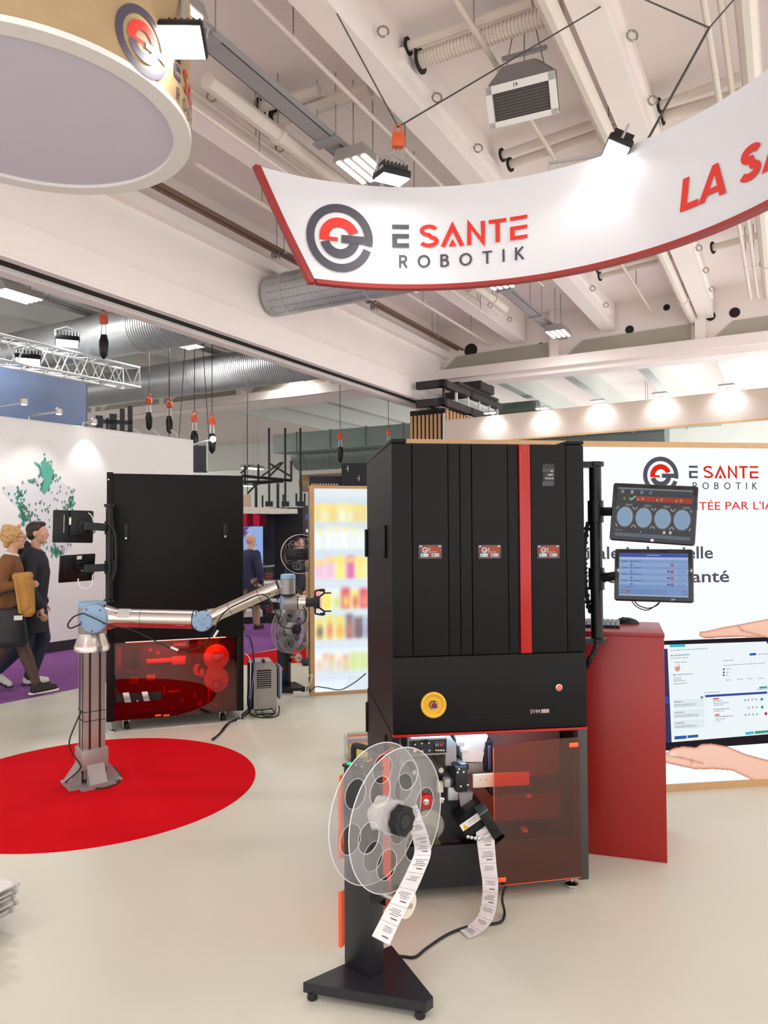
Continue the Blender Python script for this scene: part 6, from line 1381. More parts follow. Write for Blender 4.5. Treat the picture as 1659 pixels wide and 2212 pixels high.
# ================================================================ ILLUMINATED SHELF WALL (picture of pharmacy shelves)
s0, s1 = P(669, 1143, 7.42), P(787, 1143, 7.56); d = (s1-s0).normalized(); SO = V((s0.x, s0.y, 0)); SA = math.atan2(d.y, d.x); sn_ = V((d.y, -d.x, 0)); SW = 1.7
tsw = T('shelf_display_wall', 'illuminated wall showing blurred pharmacy shelves, wooden frame', 'display wall', SO, SA)
ISW = (M.Translation(SO) @ M.Rotation(SA, 4, 'Z')).inverted()
def sw(px, py): q = ISW @ on_plane(px, py, SO, sn_); return q.x, q.z
SH = sw(700, 1049)[1]
bx('cabinet', mat('led_cabinet', (40, 40, 42), .6), tsw, .0, .012, 0, SW, .1, SH-.02)
bx('side_frame', wood, tsw, 0, -.01, 0, .045, .11, SH); bx('side_frame', wood, tsw, SW-.045, -.01, 0, SW, .11, SH); bx('top_frame', wood, tsw, .045, -.01, SH-.03, SW-.045, .11, SH); bx('bottom_frame', wood, tsw, .045, -.01, 0, SW-.045, .11, .035)
rs = np.random.RandomState(5)
def shelf_fn(U, Vv):
    X = U; C = np.ones(U.shape+(3,))*np.array([222, 236, 244.])
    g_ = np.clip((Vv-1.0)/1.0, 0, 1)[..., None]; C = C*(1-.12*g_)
    rows = [(1128, 1090, 'yellow'), (1186, 1140, 'white'), (1251, 1204, 'pink'), (1316, 1272, 'mixed'), (1381, 1327, 'fruit'), (1450, 1410, 'pale')]
    z_ = lambda y: sw(720, y)[1]-.035
    for (yb, yt, kind) in rows:
        za, zb_ = z_(yb), z_(yt); x = .0
        while x < SW:
            w_ = rs.uniform(.06, .12); h_ = (zb_-za)*rs.uniform(.85, 1.05)
            col = {'yellow': [(246, 232, 130), (250, 240, 180), (238, 200, 90), (250, 244, 210)], 'white': [(244, 248, 240), (236, 242, 232), (250, 250, 244)], 'pink': [(246, 170, 200), (250, 220, 120), (220, 60, 140), (236, 244, 240), (250, 226, 90)], 'mixed': [(216, 40, 50), (240, 220, 60), (190, 210, 60), (240, 120, 100), (236, 236, 200)], 'fruit': [(240, 150, 50), (150, 90, 160), (90, 60, 70), (240, 210, 70), (220, 90, 60), (120, 160, 190)], 'pale': [(250, 246, 236), (240, 150, 90), (200, 220, 120), (252, 236, 200)]}[kind]
            c_ = col[rs.randint(len(col))]; C = blend(C, mrect(U, Vv, x, za, x+w_*.92, za+h_, .055)*.9, c_)
            if kind in ('yellow', 'pink'): C = blend(C, mrect(U, Vv, x, za+h_*.72, x+w_*.92, za+h_*.95, .05)*.8, (250, 214, 70))
            if kind == 'white': C = blend(C, mrect(U, Vv, x+w_*.3, za+h_*.8, x+w_*.7, za+h_*1.02, .05)*.9, (246, 220, 90))
            if kind in ('mixed', 'fruit', 'pale'): C = blend(C, mdisc(U, Vv, x+w_*.5, za+h_*.35, w_*.28, h_*.25, .05)*.9, col[rs.randint(len(col))])
            x += w_
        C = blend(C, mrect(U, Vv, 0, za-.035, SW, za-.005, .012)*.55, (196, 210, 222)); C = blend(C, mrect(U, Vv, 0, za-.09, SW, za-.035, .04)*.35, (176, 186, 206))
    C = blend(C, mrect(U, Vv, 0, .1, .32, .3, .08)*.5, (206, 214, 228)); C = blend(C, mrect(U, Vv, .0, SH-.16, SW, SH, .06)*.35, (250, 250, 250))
    pa_ = mpoly(U, Vv, [(.28, .0), (.36, .16), (.62, .08), (.6, .0)]); C = blend(C, blur(pa_, 3)*.6, (196, 206, 222))
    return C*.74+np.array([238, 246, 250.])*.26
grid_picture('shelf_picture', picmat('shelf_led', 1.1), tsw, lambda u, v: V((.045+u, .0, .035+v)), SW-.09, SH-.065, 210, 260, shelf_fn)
# wooden post and dark poster behind its left edge
q = P(661, 1143, 9.6); t = T('wooden_post', 'pale wooden post standing left of the illuminated shelf wall', 'post', (q.x, q.y, 0), R(10)); k = 9.6/FPX
zt_ = P(664, 1210, 9.6).z; bx('shaft', wood, t, 0, 0, 0, .09, .1, zt_); bx('head', mat('pale_wood_light', (214, 180, 140), .5, var=.1, scale=14), t, -.004, -.006, zt_-.22, .094, .104, zt_)
q = P(655, 1143, 11); t = T('dark_poster', 'dark poster with white capital lettering behind the shelf wall', 'poster', (q.x, q.y, 0), R(8)); k = 11/FPX
zz = lambda y: P(660, y, 11).z
bx('board', mat('poster_grey', (52, 50, 58), .6), t, 0, 0, -.03, .9, .06, zz(1092)); 
for tx, y, x in (('BOOSTEZ', 1150, .04), ('VOS', 1160, .1), ('VENTES', 1169.5, .06), ('DANS', 1179, .09), ('VOTRE', 1188, .07)): Pr().text(tx, x, zz(y), .05, bold=.03).build('lettering', emit('poster_white', (240, 240, 246), 1.), t, lambda a, b_: V((a, -.004, b_)))
Pr().text('dyn', .03, zz(1117), .05).text('PHARMA', .03, zz(1123), .04).build('lettering', emit('poster_blue', (90, 120, 240), 1.), t, lambda a, b_: V((a, -.004, b_)))
# spool on a dark plate beside the post
q = P(650, 1197, 9.25); t = T('wall_spool', 'clear spool behind a dark plate with four bolts, left of the shelf wall', 'spool', (q.x, q.y, 0))
t.rotation_euler = (0, 0, R(-78)); 
for x, rot in ((.0, .2), (-.09, .5)):
    me = disc_mesh(rot); me.materials.append(clear('clear_acrylic', (236, 236, 238), .09, .03)); o = bpy.data.objects.new('spool_disc', me); COL.objects.link(o); o.parent = t; o.matrix_local = M.Translation((x, 0, q.z)) @ XA
    MB().tube([V((x, RR*math.cos(a), q.z+RR*math.sin(a))) for a in np.linspace(0, 2*PI, 49)[:-1]], .003, 6, closed=True).build('disc_rim', frost, t, True)
    for k in range(6): MB().tube([V((x, .152*math.cos(rot+k*PI/3)+.052*math.cos(a), q.z+.152*math.sin(rot+k*PI/3)+.052*math.sin(a))) for a in np.linspace(0, 2*PI, 25)[:-1]], .0018, 5, closed=True).build('hole_rim', frost, t, True)
MB().lathe([(.09, q.z*0-.08), (.09, 0)], (0, 0, q.z), (1, 0, 0), 24).build('wound_pouches', paper, t, True)
bx('plate', blackm, t, .03, -.19, q.z-.07, .042, .19, q.z+.07, r=.003)
for sy in (-.022, .022):
    for sz in (-.022, .022): MB().lathe([(.009, 0), (.009, .004), (0, .004)], (.042, sy, q.z+sz), (1, 0, 0), 10).build('bolt', chrome, t)
bx('stand_post', blackm, t, .0, .13, 0, .03, .23, q.z+.05); bx('stand_base', blackm, t, -.18, .0, 0, .2, .36, .03)
# stack of leaflets on the floor beside the tall machine
t = T('leaflet_holder', 'clear holder with coloured leaflets on the floor left of the tall machine', 'leaflet holder', PZ(772, 1640, 0), R(12))
for k in range(6):
    c_ = [(232, 214, 120), (236, 170, 150), (170, 190, 220), (240, 224, 190), (228, 150, 140), (214, 224, 214)][k]; bx('leaflet', mat('leaflet_%d' % k, c_, .6), t, -.06, -.04+k*.022, .012+k*.016, .1, -.034+k*.022, .11+k*.016, m=M.Rotation(R(-14), 4, 'X'))
bx('base', clear('clear_acrylic', (236, 236, 238), .09, .03), t, -.08, -.07, 0, .12, .12, .012); 
for x in (-.08, .117): bx('side', clear('clear_acrylic', (236, 236, 238), .09, .03), t, x, -.07, .012, x+.003, .12, .16)
# tiered clear trays at the lower left corner
for k, (px, py) in enumerate(((44, 1912), (40, 1927), (35, 1939), (41, 1951), (32, 1967))):
    z = .19-.034*k; c = PZ(px, py, z); t = T('document_tray', ['top clear tray with white sheets at the lower left', 'second clear tray from the top at the lower left', 'middle clear tray of the stack at the lower left', 'fourth clear tray from the top at the lower left', 'lowest clear tray of the stack at the lower left'][k], 'tray', c, R(-24), 'clear trays at the lower left')
    bx('sheet', paper, t, -.5, -.30, 0, -.02, .0, .006); MB().prism([(-.5, -.3), (-.03, -.3), (0, 0), (-.5, 0)], -.004, 0).build('tray', clear('clear_acrylic', (236, 236, 238), .09, .03), t)
    bx('corner_clip', mat('clip_grey', (196, 194, 186), .4), t, -.03, -.012, -.004, 0, .0, .014)
t = T('tray_stand', 'low white stand under the clear trays at the lower left', 'stand', PZ(10, 1990, 0), R(-24)); bx('block', white_p, t, -.5, -.12, 0, -.12, .0, .045, r=.004)

# ================================================================ BEIGE HEADER WITH SPOTS, SLATTED COLUMN
h0_, h1_ = PZ(962, 909, 3.9), PZ(1720, 832, 3.9); d = V((h1_.x-h0_.x, h1_.y-h0_.y, 0)); HL = d.length; HAg = math.atan2(d.y, d.x)
th = T('header_board', 'long beige header board lit by five spotlights', 'header board', (h0_.x, h0_.y, 3.42), HAg)
beige = mat('beige_board', (198, 180, 168), .7, var=.02)
bx('board', beige, th, 0, 0, 0, HL, .06, .48); bx('top_edge', beige, th, 0, -.005, .48, HL, .065, .49); bx('bottom_edge', wood, th, 0, -.005, -.03, HL, .065, 0)
IH = (M.Translation(V((h0_.x, h0_.y, 0))) @ M.Rotation(HAg, 4, 'Z')).inverted(); hn = V((math.sin(HAg), -math.cos(HAg), 0))
for k, (px, py) in enumerate(((1066, 893), (1178, 883), (1297, 868), (1430, 853), (1573, 836))):
    q = IH @ on_plane(px, py+4, V((h0_.x, h0_.y, 0)), hn)
    t = T('header_spotlight', ['header spotlight beside the slatted column, first from the left', 'second spotlight along the beige header from the left', 'third and middle spotlight along the beige header', 'fourth spotlight along the beige header from the left', 'rightmost visible spotlight along the beige header'][k], 'spotlight', (M.Translation((h0_.x, h0_.y, 0)) @ M.Rotation(HAg, 4, 'Z')) @ V((q.x, -.16, q.z+.02)), HAg, 'spotlights along the beige header')
    bx('lamp_head', tray_m, t, -.12, -.05, .0, .12, .05, .035, r=.01); bx('lens', flood_e, t, -.11, -.045, -.006, .11, .045, .0)
    MB().tube([V((0, .03, .03)), V((0, .12, .06)), V((0, .16, -.05))], .01, 6).build('arm', tray_m, t)
    ld = bpy.data.lights.new('spot_beam', 'SPOT'); ld.energy = 28; ld.spot_size = R(130); ld.spot_blend = .8; ld.shadow_soft_size = .05; ld.color = (.74, .88, 1)
    lo = bpy.data.objects.new('spot_beam', ld); COL.objects.link(lo); lo.parent = t; lo.location = (0, 0, -.02); lo.rotation_euler = (R(28), 0, 0)
slat_w = mat('slat_wood', (190, 146, 104), .5, var=.12, scale=12)
cc = P(960, 1000, 16.2); tcx = T('slatted_column', 'column clad in vertical wooden slats behind the tall machine', 'column', (cc.x, cc.y, 0), HALLROT)
zs_ = P(925, 893, 16.2).z
# local x = across, y = along; front face runs to -x, side face runs to +y
wl_ = 75*16.2/FPX/math.cos(TH)*.98
bx('core', mat('slat_backing', (28, 22, 20), .8), tcx, -wl_, .03, 0, 0, 2.6, zs_+.12); bx('corner_trim', alu, tcx, -.02, -.03, 0, .03, .03, zs_)
for k in range(8): x = -wl_+.02+k*(wl_-.06)/8; bx('slat', slat_w, tcx, x, -.01, 0, x+.055, .03, zs_)
for k in range(13): y = .06+k*.2; bx('slat', slat_w, tcx, 0, y, 0, .04, y+.1, zs_+.1)
tf = T('steel_top_frame', 'dark steel frame with cross bars on top of the slatted column', 'frame', (cc.x, cc.y, zs_+.12), HALLROT); dks = mat('dark_steel', (52, 46, 46), .5, .3)
for z in (.02, .42):
    bx('beam', dks, tf, -.55, -.3, z, .15, -.15, z+.16); bx('beam', dks, tf, .0, -.3, z, .15, 3.4, z+.16); bx('beam', dks, tf, -.55, 1.2, z, .15, 1.35, z+.16)
for y in (-.2, .5, 1.2, 1.9, 2.6, 3.2): bx('upright', white_p if y > .3 else dks, tf, .05, y, .16, .1, y+.05, .45)
bx('top_plate', dks, tf, -.3, .4, .58, .2, 3.0, .64); bx('plate_block', dks, tf, -.2, 1.5, .64, .3, 2.4, .85)

# ================================================================ DARK BOOTH IN THE BACKGROUND (between the machines)
def bgp(px, py, Y): return P(px, py, Y)
YB_ = 15.5; k = YB_/FPX
def bgrect(name, m_, par, px0, py0, px1, py1, Y, th_=.06, o=None):
    a, b = P(px0, py1, Y), P(px1, py0, Y); base = par.location if par else V((0, 0, 0)); return bx(name, m_, par, a.x-base.x, Y-base.y, a.z-base.z, b.x-base.x, Y-base.y+th_, b.z-base.z)
t = T('dark_booth_wall', 'black booth wall in the background between the two machines', 'exhibition wall', V((P(600, 1300, 15.8).x, 15.8, 0)))
bm_ = mat('matt_black_wall', (24, 23, 30), .7)
a = P(515, 1097, 15.8); b = P(672, 1097, 15.8); bx('wall_panel', bm_, t, a.x-t.location.x, 0, -.03, b.x-t.location.x, .1, a.z)
a = P(568, 1110, 15.5); b = P(600, 1110, 15.5); bx('side_panel', mat('matt_navy_wall', (30, 32, 44), .7), t, a.x-t.location.x, -.3, -.03, b.x-t.location.x-.1, 0, a.z-.05)
t = T('booth_canopy', 'pale curved canopy edge over the dark booth', 'canopy', P(582, 1101, 14.2)); bx('support', bm_, t, -.3, .2, -.08, .3, 1.6, .0)
for i in range(6):
    x0 = 522+i*19.5; y_ = 1095+.8*i; bgrect('canopy_panel', mat('canopy_cream', (214, 210, 196), .6), t, x0, y_, x0+19.4, 1109-.3*abs(i-3)+1, 14.2-.02*i, .3)
t = T('red_lit_screen', 'glowing red slatted panel above the blue screen', 'panel', P(550, 1136, 15.0))
rl = emit('red_glow', (206, 30, 66), .8); rd_ = emit('red_glow_dark', (112, 16, 32), .6)
for i in range(4): bgrect('glow_panel', rl if i % 2 == 0 else rd_, t, 520+i*13.5, 1108, 533+i*13.5, 1136, 15.1, .04)
for j in range(9): bgrect('slat', mat('dark_red_slat', (70, 14, 22), .6), t, 520, 1109+j*3, 573, 1110+j*3, 15.04, .03)
t = T('blue_screen', 'tall pale blue screen with purple bubbles in the dark booth', 'screen', P(548, 1216, 15.0)); bx('wall_arm', blackp, t, -.1, .05, .3, .1, .8, .5)
def bubbles(U, Vv):
    C = np.ones(U.shape+(3,))*np.array([140, 168, 220.]); h = .8; C = blend(C, mdisc(U, Vv, .0, .85, .16, .3, .05), (90, 40, 110))
    for x, y, r in ((.12, .78, .03), (.16, .7, .04), (.1, .68, .025), (.2, .83, .04), (.08, .8, .02), (.17, .62, .02), (.06, .74, .015), (.14, .6, .018)): C = blend(C, mdisc(U, Vv, x, y, r, s=.01)*.8, (170, 170, 220))
    for i in range(12): a_ = R(200+i*11); C = blend(C, mdisc(U, Vv, .24+.1*math.cos(a_), .45+.08*math.sin(a_), .008, s=.006), (70, 110, 110))
    return C
a = P(522, 1218, 15.0); b = P(568, 1137, 15.0); bx('frame', blackp, t, a.x-t.location.x, 0, a.z-t.location.z, b.x-t.location.x, .06, b.z-t.location.z)
grid_picture('screen_picture', picmat('led_picture', 1.), t, lambda u, v: V((a.x-t.location.x+u, -.004, a.z-t.location.z+v)), b.x-a.x, b.z-a.z, 50, 80, bubbles)
# black roof frame above it
t = T('roof_truss_frame', 'black steel roof frame over the dark booth', 'frame', P(575, 1040, 15)); o_t = V(t.location); dkt = mat('black_steel', (20, 20, 20), .5)
def bar(p0, p1, r=.03, Y0=15, Y1=15): MB().cyl(P(*p0, Y0)-o_t, P(*p1, Y1)-o_t, r, r, 6).build('bar', dkt, t)
for p0, p1, r in (((522, 1028), (630, 1038), .035), ((522, 1041), (612, 1040), .03), ((529, 1005), (529, 1048), .025), ((558, 1003), (558, 1042), .025), ((629, 995), (629, 1038), .025), ((566, 1028), (607, 998), .02), ((581, 1030), (612, 998), .02), ((582, 1001), (628, 1029), .02), ((520, 1022), (540, 1005), .02), ((553, 1045), (553, 1096), .03), ((600, 1044), (600, 1097), .03), ((650, 1040), (650, 1082), .03), ((612, 1068), (612, 1096), .02), ((640, 1066), (640, 1092), .02), ((567, 1070), (567, 1096), .02), ((658, 1066), (658, 1092), .02), ((535, 1066), (552, 1047), .02), ((545, 1046), (612, 1040), .02)): bar(p0, p1, r)
t = T('dark_ceiling_block', 'black suspended block above the illuminated shelf wall', 'hanging block', P(727, 1046, 13))
bgrect('block', mat('matt_navy_wall', (30, 32, 44), .7), t, 668, 1028, 790, 1049, 13, 1.); bgrect('block', bm_, t, 738, 1000, 792, 1046, 12.8, 1.)
for px, py in ((752, 1013), (776, 1034)): bgrect('mark', white_p, t, px-1, py-7, px, py+5, 12.78, .01); bgrect('mark', white_p, t, px-5, py-1, px+1, py, 12.78, .01)
for i in range(10): bgrect('slat', wood, t, 672+i*6, 1044.5, 676+i*6, 1048.5, 12.95, .05)
t = T('brown_board', 'pale brown board with a curve beside the black roof frame', 'board', P(534, 1090, 16.5)); MB().cyl((0, .03, .1), (0, .03, 6.6-t.location.z), .01, .01, 5).build('hanger_wire', wire_m, t); bgrect('board', mat('tan_board', (196, 164, 140), .6), t, 520, 1068, 541, 1097, 16.5)
# clutter of far monitors hanging behind the roof frame
for i, px in enumerate((581, 616, 649)):
    t = T('ceiling_monitor', ['small black monitor hanging far behind, left of three', 'small black monitor hanging far behind, middle of three', 'small black monitor hanging far behind, right of three'][i], 'monitor', P(px, 1090, 19), group='small far monitors'); bgrect('screen', bm_, t, px-8, 1083, px+8, 1094, 19); MB().cyl((0, .03, .0), (0, .03, 2.0), .03, .03, 6).build('hanger', dkt, t)
# furniture
def seat_chair():
    c = PZ(590, 1290, 0); Yc = 12.9; c = P(588, 1262, Yc); t = T('chair', 'pale grey shell chair by the white round table in the background', 'chair', (c.x+.02, c.y+.05, -.012), R(70)); m_ = mat('pale_grey_shell', (196, 204, 206), .5)
    MB().rbox(-.22, -.22, .43, .22, .22, .46, r=.015).build('seat', m_, t, True); MB().rbox(-.22, .19, .46, .22, .23, .85, r=.018, m=M.Rotation(R(-8), 4, 'X')).build('backrest', m_, t, True)
    for x in (-.19, .19):
        for y in (-.18, .18): MB().cyl((x, y, .44), (x*1.1, y*1.1, 0), .012, .012, 8).build('leg', dkt, t)
        MB().tube([V((x, -.18, .44)), V((x*1.1, -.18, .64)), V((x*1.1, .15, .66))], .012, 6).build('armrest', dkt, t)
    return t
seat_chair()
c = P(610, 1250, 13.6); t = T('round_table', 'white round table beside the grey chair in the background', 'table', (c.x, c.y, -.012)); MB().lathe([(0, .70), (.36, .70), (.38, .72), (.36, .74), (0, .74)], n=32).build('tabletop', white_p, t, True); MB().cyl((0, 0, .02), (0, 0, .7), .04, .04, 12).build('pedestal', white_p, t, True); MB().lathe([(.25, 0), (.24, .015), (.05, .03)], n=24).build('foot', white_p, t, True)
c = P(563, 1310, 13.8); t = T('counter', 'dark counter with red ribbed side behind the walking man', 'counter', (c.x, c.y, -.012), R(-15))
zc_ = P(563, 1224, 13.8).z; bx('body', bm_, t, -.2, 0, 0, .1, .3, zc_); bx('top', mat('glass_top', (120, 130, 136), .2), t, -.24, -.03, zc_, .14, .33, zc_+.03)
for j in range(16): bx('rib', mat('rib_red', (150, 40, 52), .5), t, .1, .0, .1+j*.05, .125, .3, .125+j*.05)
t = T('low_plinth', 'low black and white plinth on the purple aisle carpet', 'plinth', P(570, 1335, 13.3), R(14)); z_ = t.location.z; t.location.z = -.012; bx('base', bm_, t, -.5, 0, 0, .3, .5, .12); bx('top', white_p, t, -.5, .0, .12, -.02, .5, .22)
# ================================================================ PEOPLE
skin_t = mat('skin', (222, 170, 142), .55, var=.05)
def soft(mb, name, m_, parent, vox=.009, it=4):
    o = mb.build(name, m_, parent, False)
    r = o.modifiers.new('remesh', 'REMESH'); r.mode = 'VOXEL'; r.voxel_size = vox; r.use_smooth_shade = True
    if it: s = o.modifiers.new('smooth', 'SMOOTH'); s.factor = .5; s.iterations = it
    return o
def chain(b, pts, rs):
    for i in range(len(pts)-1): b.cap(pts[i], pts[i+1], rs[i], rs[i+1])
def hand(b, w_, d, side, curl=.5):
    """w_: wrist, d: direction the hand points; palm, four fingers and a thumb off the side of the palm"""
    d = V(d).normalized(); out = V((0, side, 0)); f = d.cross(out).normalized(); out = f.cross(d).normalized()
    b.cap(V(w_), V(w_)+d*.04, .026, .03); c = V(w_)+d*.055; b.ell(c, (.018, .04, .045), frame((0, 0, 0), d, f).to_3x3())
    for k, l in enumerate((.062, .072, .068, .052)):
        o = c+d*.035+f*(.028-.019*k); m1 = o+d*l*.5-out*.012*curl*2; b.cap(o, m1, .0095, .009); b.cap(m1, m1+(d-out*curl*1.6).normalized()*l*.5, .009, .0075)
    o = c+f*.032-d*.015; m1 = o+(f*.6+d*.8-out*.4).normalized()*.035; b.cap(o, m1, .0115, .01); b.cap(m1, m1+(d-out*.4).normalized()*.03, .01, .0085)
def head(b, c, yaw=0., s=1.):
    m = M.Translation(c) @ M.Rotation(yaw, 4, 'Z') @ M.Scale(s, 4); m3 = m.to_3x3()
    q = lambda *p: m @ V(p)
    b.ell(q(-.008, 0, .025), (.098*s, .076*s, .095*s), M.Rotation(yaw, 3, 'Z')); b.ell(q(.018, 0, -.03), (.072*s, .062*s, .085*s), M.Rotation(yaw, 3, 'Z'))
    b.ell(q(.06, 0, -.085), (.028*s, .03*s, .024*s), M.Rotation(yaw, 3, 'Z'))                       # chin
    b.cap(q(.083, 0, .018), q(.104, 0, -.018), .010*s, .015*s)                                         # nose
    b.cap(q(.082, -.03, .034), q(.082, .03, .034), .012*s)                                             # brow
    b.cap(q(.083, -.018, -.05), q(.083, .018, -.05), .009*s)                                           # lips
    for y in (-1, 1): b.ell(q(-.008, .078*y, -.006), (.02*s, .008*s, .032*s), M.Rotation(yaw, 3, 'Z')); b.ell(q(.06, .042*y, -.015), (.022*s, .02*s, .022*s), M.Rotation(yaw, 3, 'Z'))
    return m
def face_bits(m, parent, glasses=False):
    dk = mat('eye_dark', (40, 28, 24), .3)
    for y in (-.03, .03):
        e = MB().ell(m @ V((.083, y, .014)), .011, nu=10, nv=6).build('eye', mat('eye_white', (232, 226, 220), .3), parent, True); MB().ell(m @ V((.092, y, .014)), .005, nu=8, nv=5).build('iris', dk, e, True)
    MB().tube([m @ V((.089, -.022, -.051)), m @ V((.094, 0, -.05)), m @ V((.089, .022, -.051))], .0035, 6).build('mouth', mat('lip', (176, 104, 92), .5), parent, True)
    if glasses:
        gm = mat('glasses_rim', (70, 60, 50), .3); g = MB()
        for y in (-.032, .032): g.tube([m @ V((.1, y+.022*math.cos(a), .012+.018*math.sin(a))) for a in np.linspace(0, 2*PI, 15)[:-1]], .0022, 5, closed=True)
        for y in (-1, 1): g.tube([m @ V((.1, .054*y, .014)), m @ V((.0, .082*y, .014))], .0022, 5)
        g.build('glasses', gm, parent)
def shoe(b, sole, heel, toe_dir, lift=0., s=1.):
    h = V(heel); d = V(toe_dir).normalized(); 
    b.ell(h+d*.03+V((0, 0, .045)), (.055*s, .046*s, .055*s)); b.cap(h+d*.07+V((0, 0, .05)), h+d*.2*s+V((0, 0, .036)), .05*s, .038*s); b.cap(h+d*.02+V((0, 0, .06)), h+d*.045+V((0, 0, .095)), .046*s, .046*s)
    for k in range(6): sole.ell(h+d*(.0+.042*k*s)+V((0, 0, .012)), (.045*s, .044*s, .014))
def walker(name, label, loc, heading, S, P_, look):
    """P_: joints of the pose in the body's own frame (facing +x), S: scale"""
    t = T(name, label, 'person', loc, heading); t.scale = (S, S, S)
    b = MB(); hips = V((0, 0, .93)); ch = V((P_.get('lean', .02), 0, 1.32)); nk = ch+V((.01, 0, .13))
    b.ell(hips, (.105, .15, .11)); b.cap(hips, ch-V((0, 0, .1)), .115, .12); b.ell(ch-V((0, 0, .02)), (.105, .17, .13)); b.cap(nk-V((0, 0, .06)), nk+V((.02, 0, .09)), .052, .05)
    hc = nk+V((.035, 0, .17)); hm = head(b, hc, P_.get('yaw', 0))
    for s, k in ((-1, 'r'), (1, 'l')):
        sh = ch+V((0, .165*s, .06)); el, wr = V(P_['el_'+k]), V(P_['wr_'+k]); chain(b, [sh, el, wr], [.05, .04, .027]); hand(b, wr, P_.get('hd_'+k, (0, 0, -1)), s)
        hp_, kn, an = hips+V((0, .085*s, -.04)), V(P_['kn_'+k]), V(P_['an_'+k]); chain(b, [hp_, kn, an], [.088, .058, .036]); chain(b, [an, an+V(P_['toe_'+k]).normalized()*.06-V((0, 0, .035))], [.034, .024])
    soft(b, 'body', look.get('skin', skin_t), t, .008, 3)
    return t, hips, ch, nk, hm
def jacket(t, P_, hips, ch, m_, hem, flare=.0, name='jacket', fat=.018, arms=True, wrist=.9, hood=False):
    b = MB(); b.ell(ch-V((0, 0, .02)), (.125+fat, .19+fat, .15)); b.cap(hips+V((0, 0, .05)), ch-V((0, 0, .1)), .135+fat, .14+fat); b.ell(ch+V((0, 0, .09)), (.09, .14, .06))
    b.loft([(-.005, 0, z, .125+fat+flare*(hips.z-z)/.4, .165+fat+flare*(hips.z-z)/.4) for z in (hem, hips.z-.1, hips.z+.06, hips.z+.16)])
    if hood: b.ell(ch+V((-.10, 0, .15)), (.085, .14, .085)); b.cap(ch+V((-.02, -.11, .13)), ch+V((.09, -.05, .08)), .04, .03); b.cap(ch+V((-.02, .11, .13)), ch+V((.09, .05, .08)), .04, .03)
    if arms:
        for s, k in ((-1, 'r'), (1, 'l')):
            sh = ch+V((0, .165*s, .06)); el, wr = V(P_['el_'+k]), V(P_['wr_'+k]); chain(b, [sh, el, el.lerp(wr, wrist)], [.072+fat*.5, .06+fat*.5, .045+fat*.4])
    return soft(b, name, m_, t, .011, 5)
def trousers(t, P_, hips, m_, name='trousers', end=.97, fat=.014):
    b = MB(); b.ell(hips, (.12, .165, .12))
    for s, k in ((-1, 'r'), (1, 'l')): hp_ = hips+V((0, .085*s, -.04)); kn, an = V(P_['kn_'+k]), V(P_['an_'+k]); chain(b, [hp_, kn, kn.lerp(an, end)], [.10+fat, .07+fat, .05+fat])
    return soft(b, name, m_, t, .010, 4)
def shoes(t, P_, um, sm, names=('shoe', 'shoe')):
    for k in ('r', 'l'):
        an = V(P_['an_'+k]); d = V(P_['toe_'+k]).normalized(); b = MB(); so = MB(); h = an-V((0, 0, .085))-d*.045; shoe(b, so, h, d)
        o = soft(b, 'shoe', um, t, .008, 3); soft(so, 'sole', sm, o, .007, 2)

# --- woman in a brown jacket, walking right along the aisle
PW_ = dict(el_r=(-.05, -.25, 1.12), wr_r=(.17, -.24, 1.17), hd_r=(1, .1, -.1), el_l=(-.05, .24, 1.1), wr_l=(.1, .22, .92), kn_r=(.17, -.09, .50), an_r=(.30, -.09, .115), toe_r=(1, 0, .12), kn_l=(-.02, .09, .49), an_l=(-.30, .09, .19), toe_l=(.85, 0, -.5), yaw=R(8), lean=.03)
wpos = P(13, 1400, 7.5); t, hips, ch, nk, hm = walker('person', 'woman in brown jacket and black skirt carrying a mustard coat', (wpos.x, wpos.y, -.012), R(20), 1.0, PW_, {})
wom = t
jacket(t, PW_, hips, ch, mat('brown_suede', (128, 84, 48), .8, var=.12, scale=8), .88, .01, fat=.004)
b = MB()
b.loft([(.03, 0, .53, .19, .20), (.02, 0, .7, .165, .19), (0, 0, .9, .135, .17), (0, 0, .98, .12, .15)])
soft(b, 'skirt', mat('black_skirt', (22, 20, 22), .8), t, .011, 4)
tg_m = mat('brown_tights', (84, 62, 52), .6); b = MB()
for s, k in ((-1, 'r'), (1, 'l')): hp_ = hips+V((0, .085*s, -.04)); kn, an = V(PW_['kn_'+k]), V(PW_['an_'+k]); chain(b, [hp_, kn, kn.lerp(an, .3), an], [.095, .062, .064, .04])
soft(b, 'tights', tg_m, t, .009, 3)
shoes(t, PW_, mat('black_suede_shoe', (34, 28, 26), .7), white_p)
b = MB(); rn = random.Random(4); hq = lambda *p: hm @ V(p)
b.ell(hq(-.03, 0, .055), (.095, .088, .08)); b.ell(hq(-.06, 0, .0), (.06, .075, .08)); b.ell(hq(-.075, 0, -.06), (.035, .05, .04))
for i in range(90):
    a, z = rn.uniform(.35*PI, 1.65*PI) if i % 3 else rn.uniform(0, 2*PI), rn.uniform(-.03, .13); r_ = .095*math.sqrt(max(.1, 1-((z-.05)/.11)**2)); b.ell(hq(-.03+r_*math.cos(a), r_*.92*math.sin(a), z), rn.uniform(.014, .026), nu=8, nv=6)
soft(b, 'curly_hair', mat('blond_hair', (206, 164, 104), .5, var=.3, scale=30), t, .007, 1)
face_bits(hm, t, True)
b = MB().tube([V(nk)+V((.045*math.cos(a)*1.35+.0, .05*math.sin(a)*1.35, .012+.02*math.cos(a)*-1)) for a in np.linspace(0, 2*PI, 25)[:-1]], .016, 8, closed=True); b.build('collar', white_p, t, True)
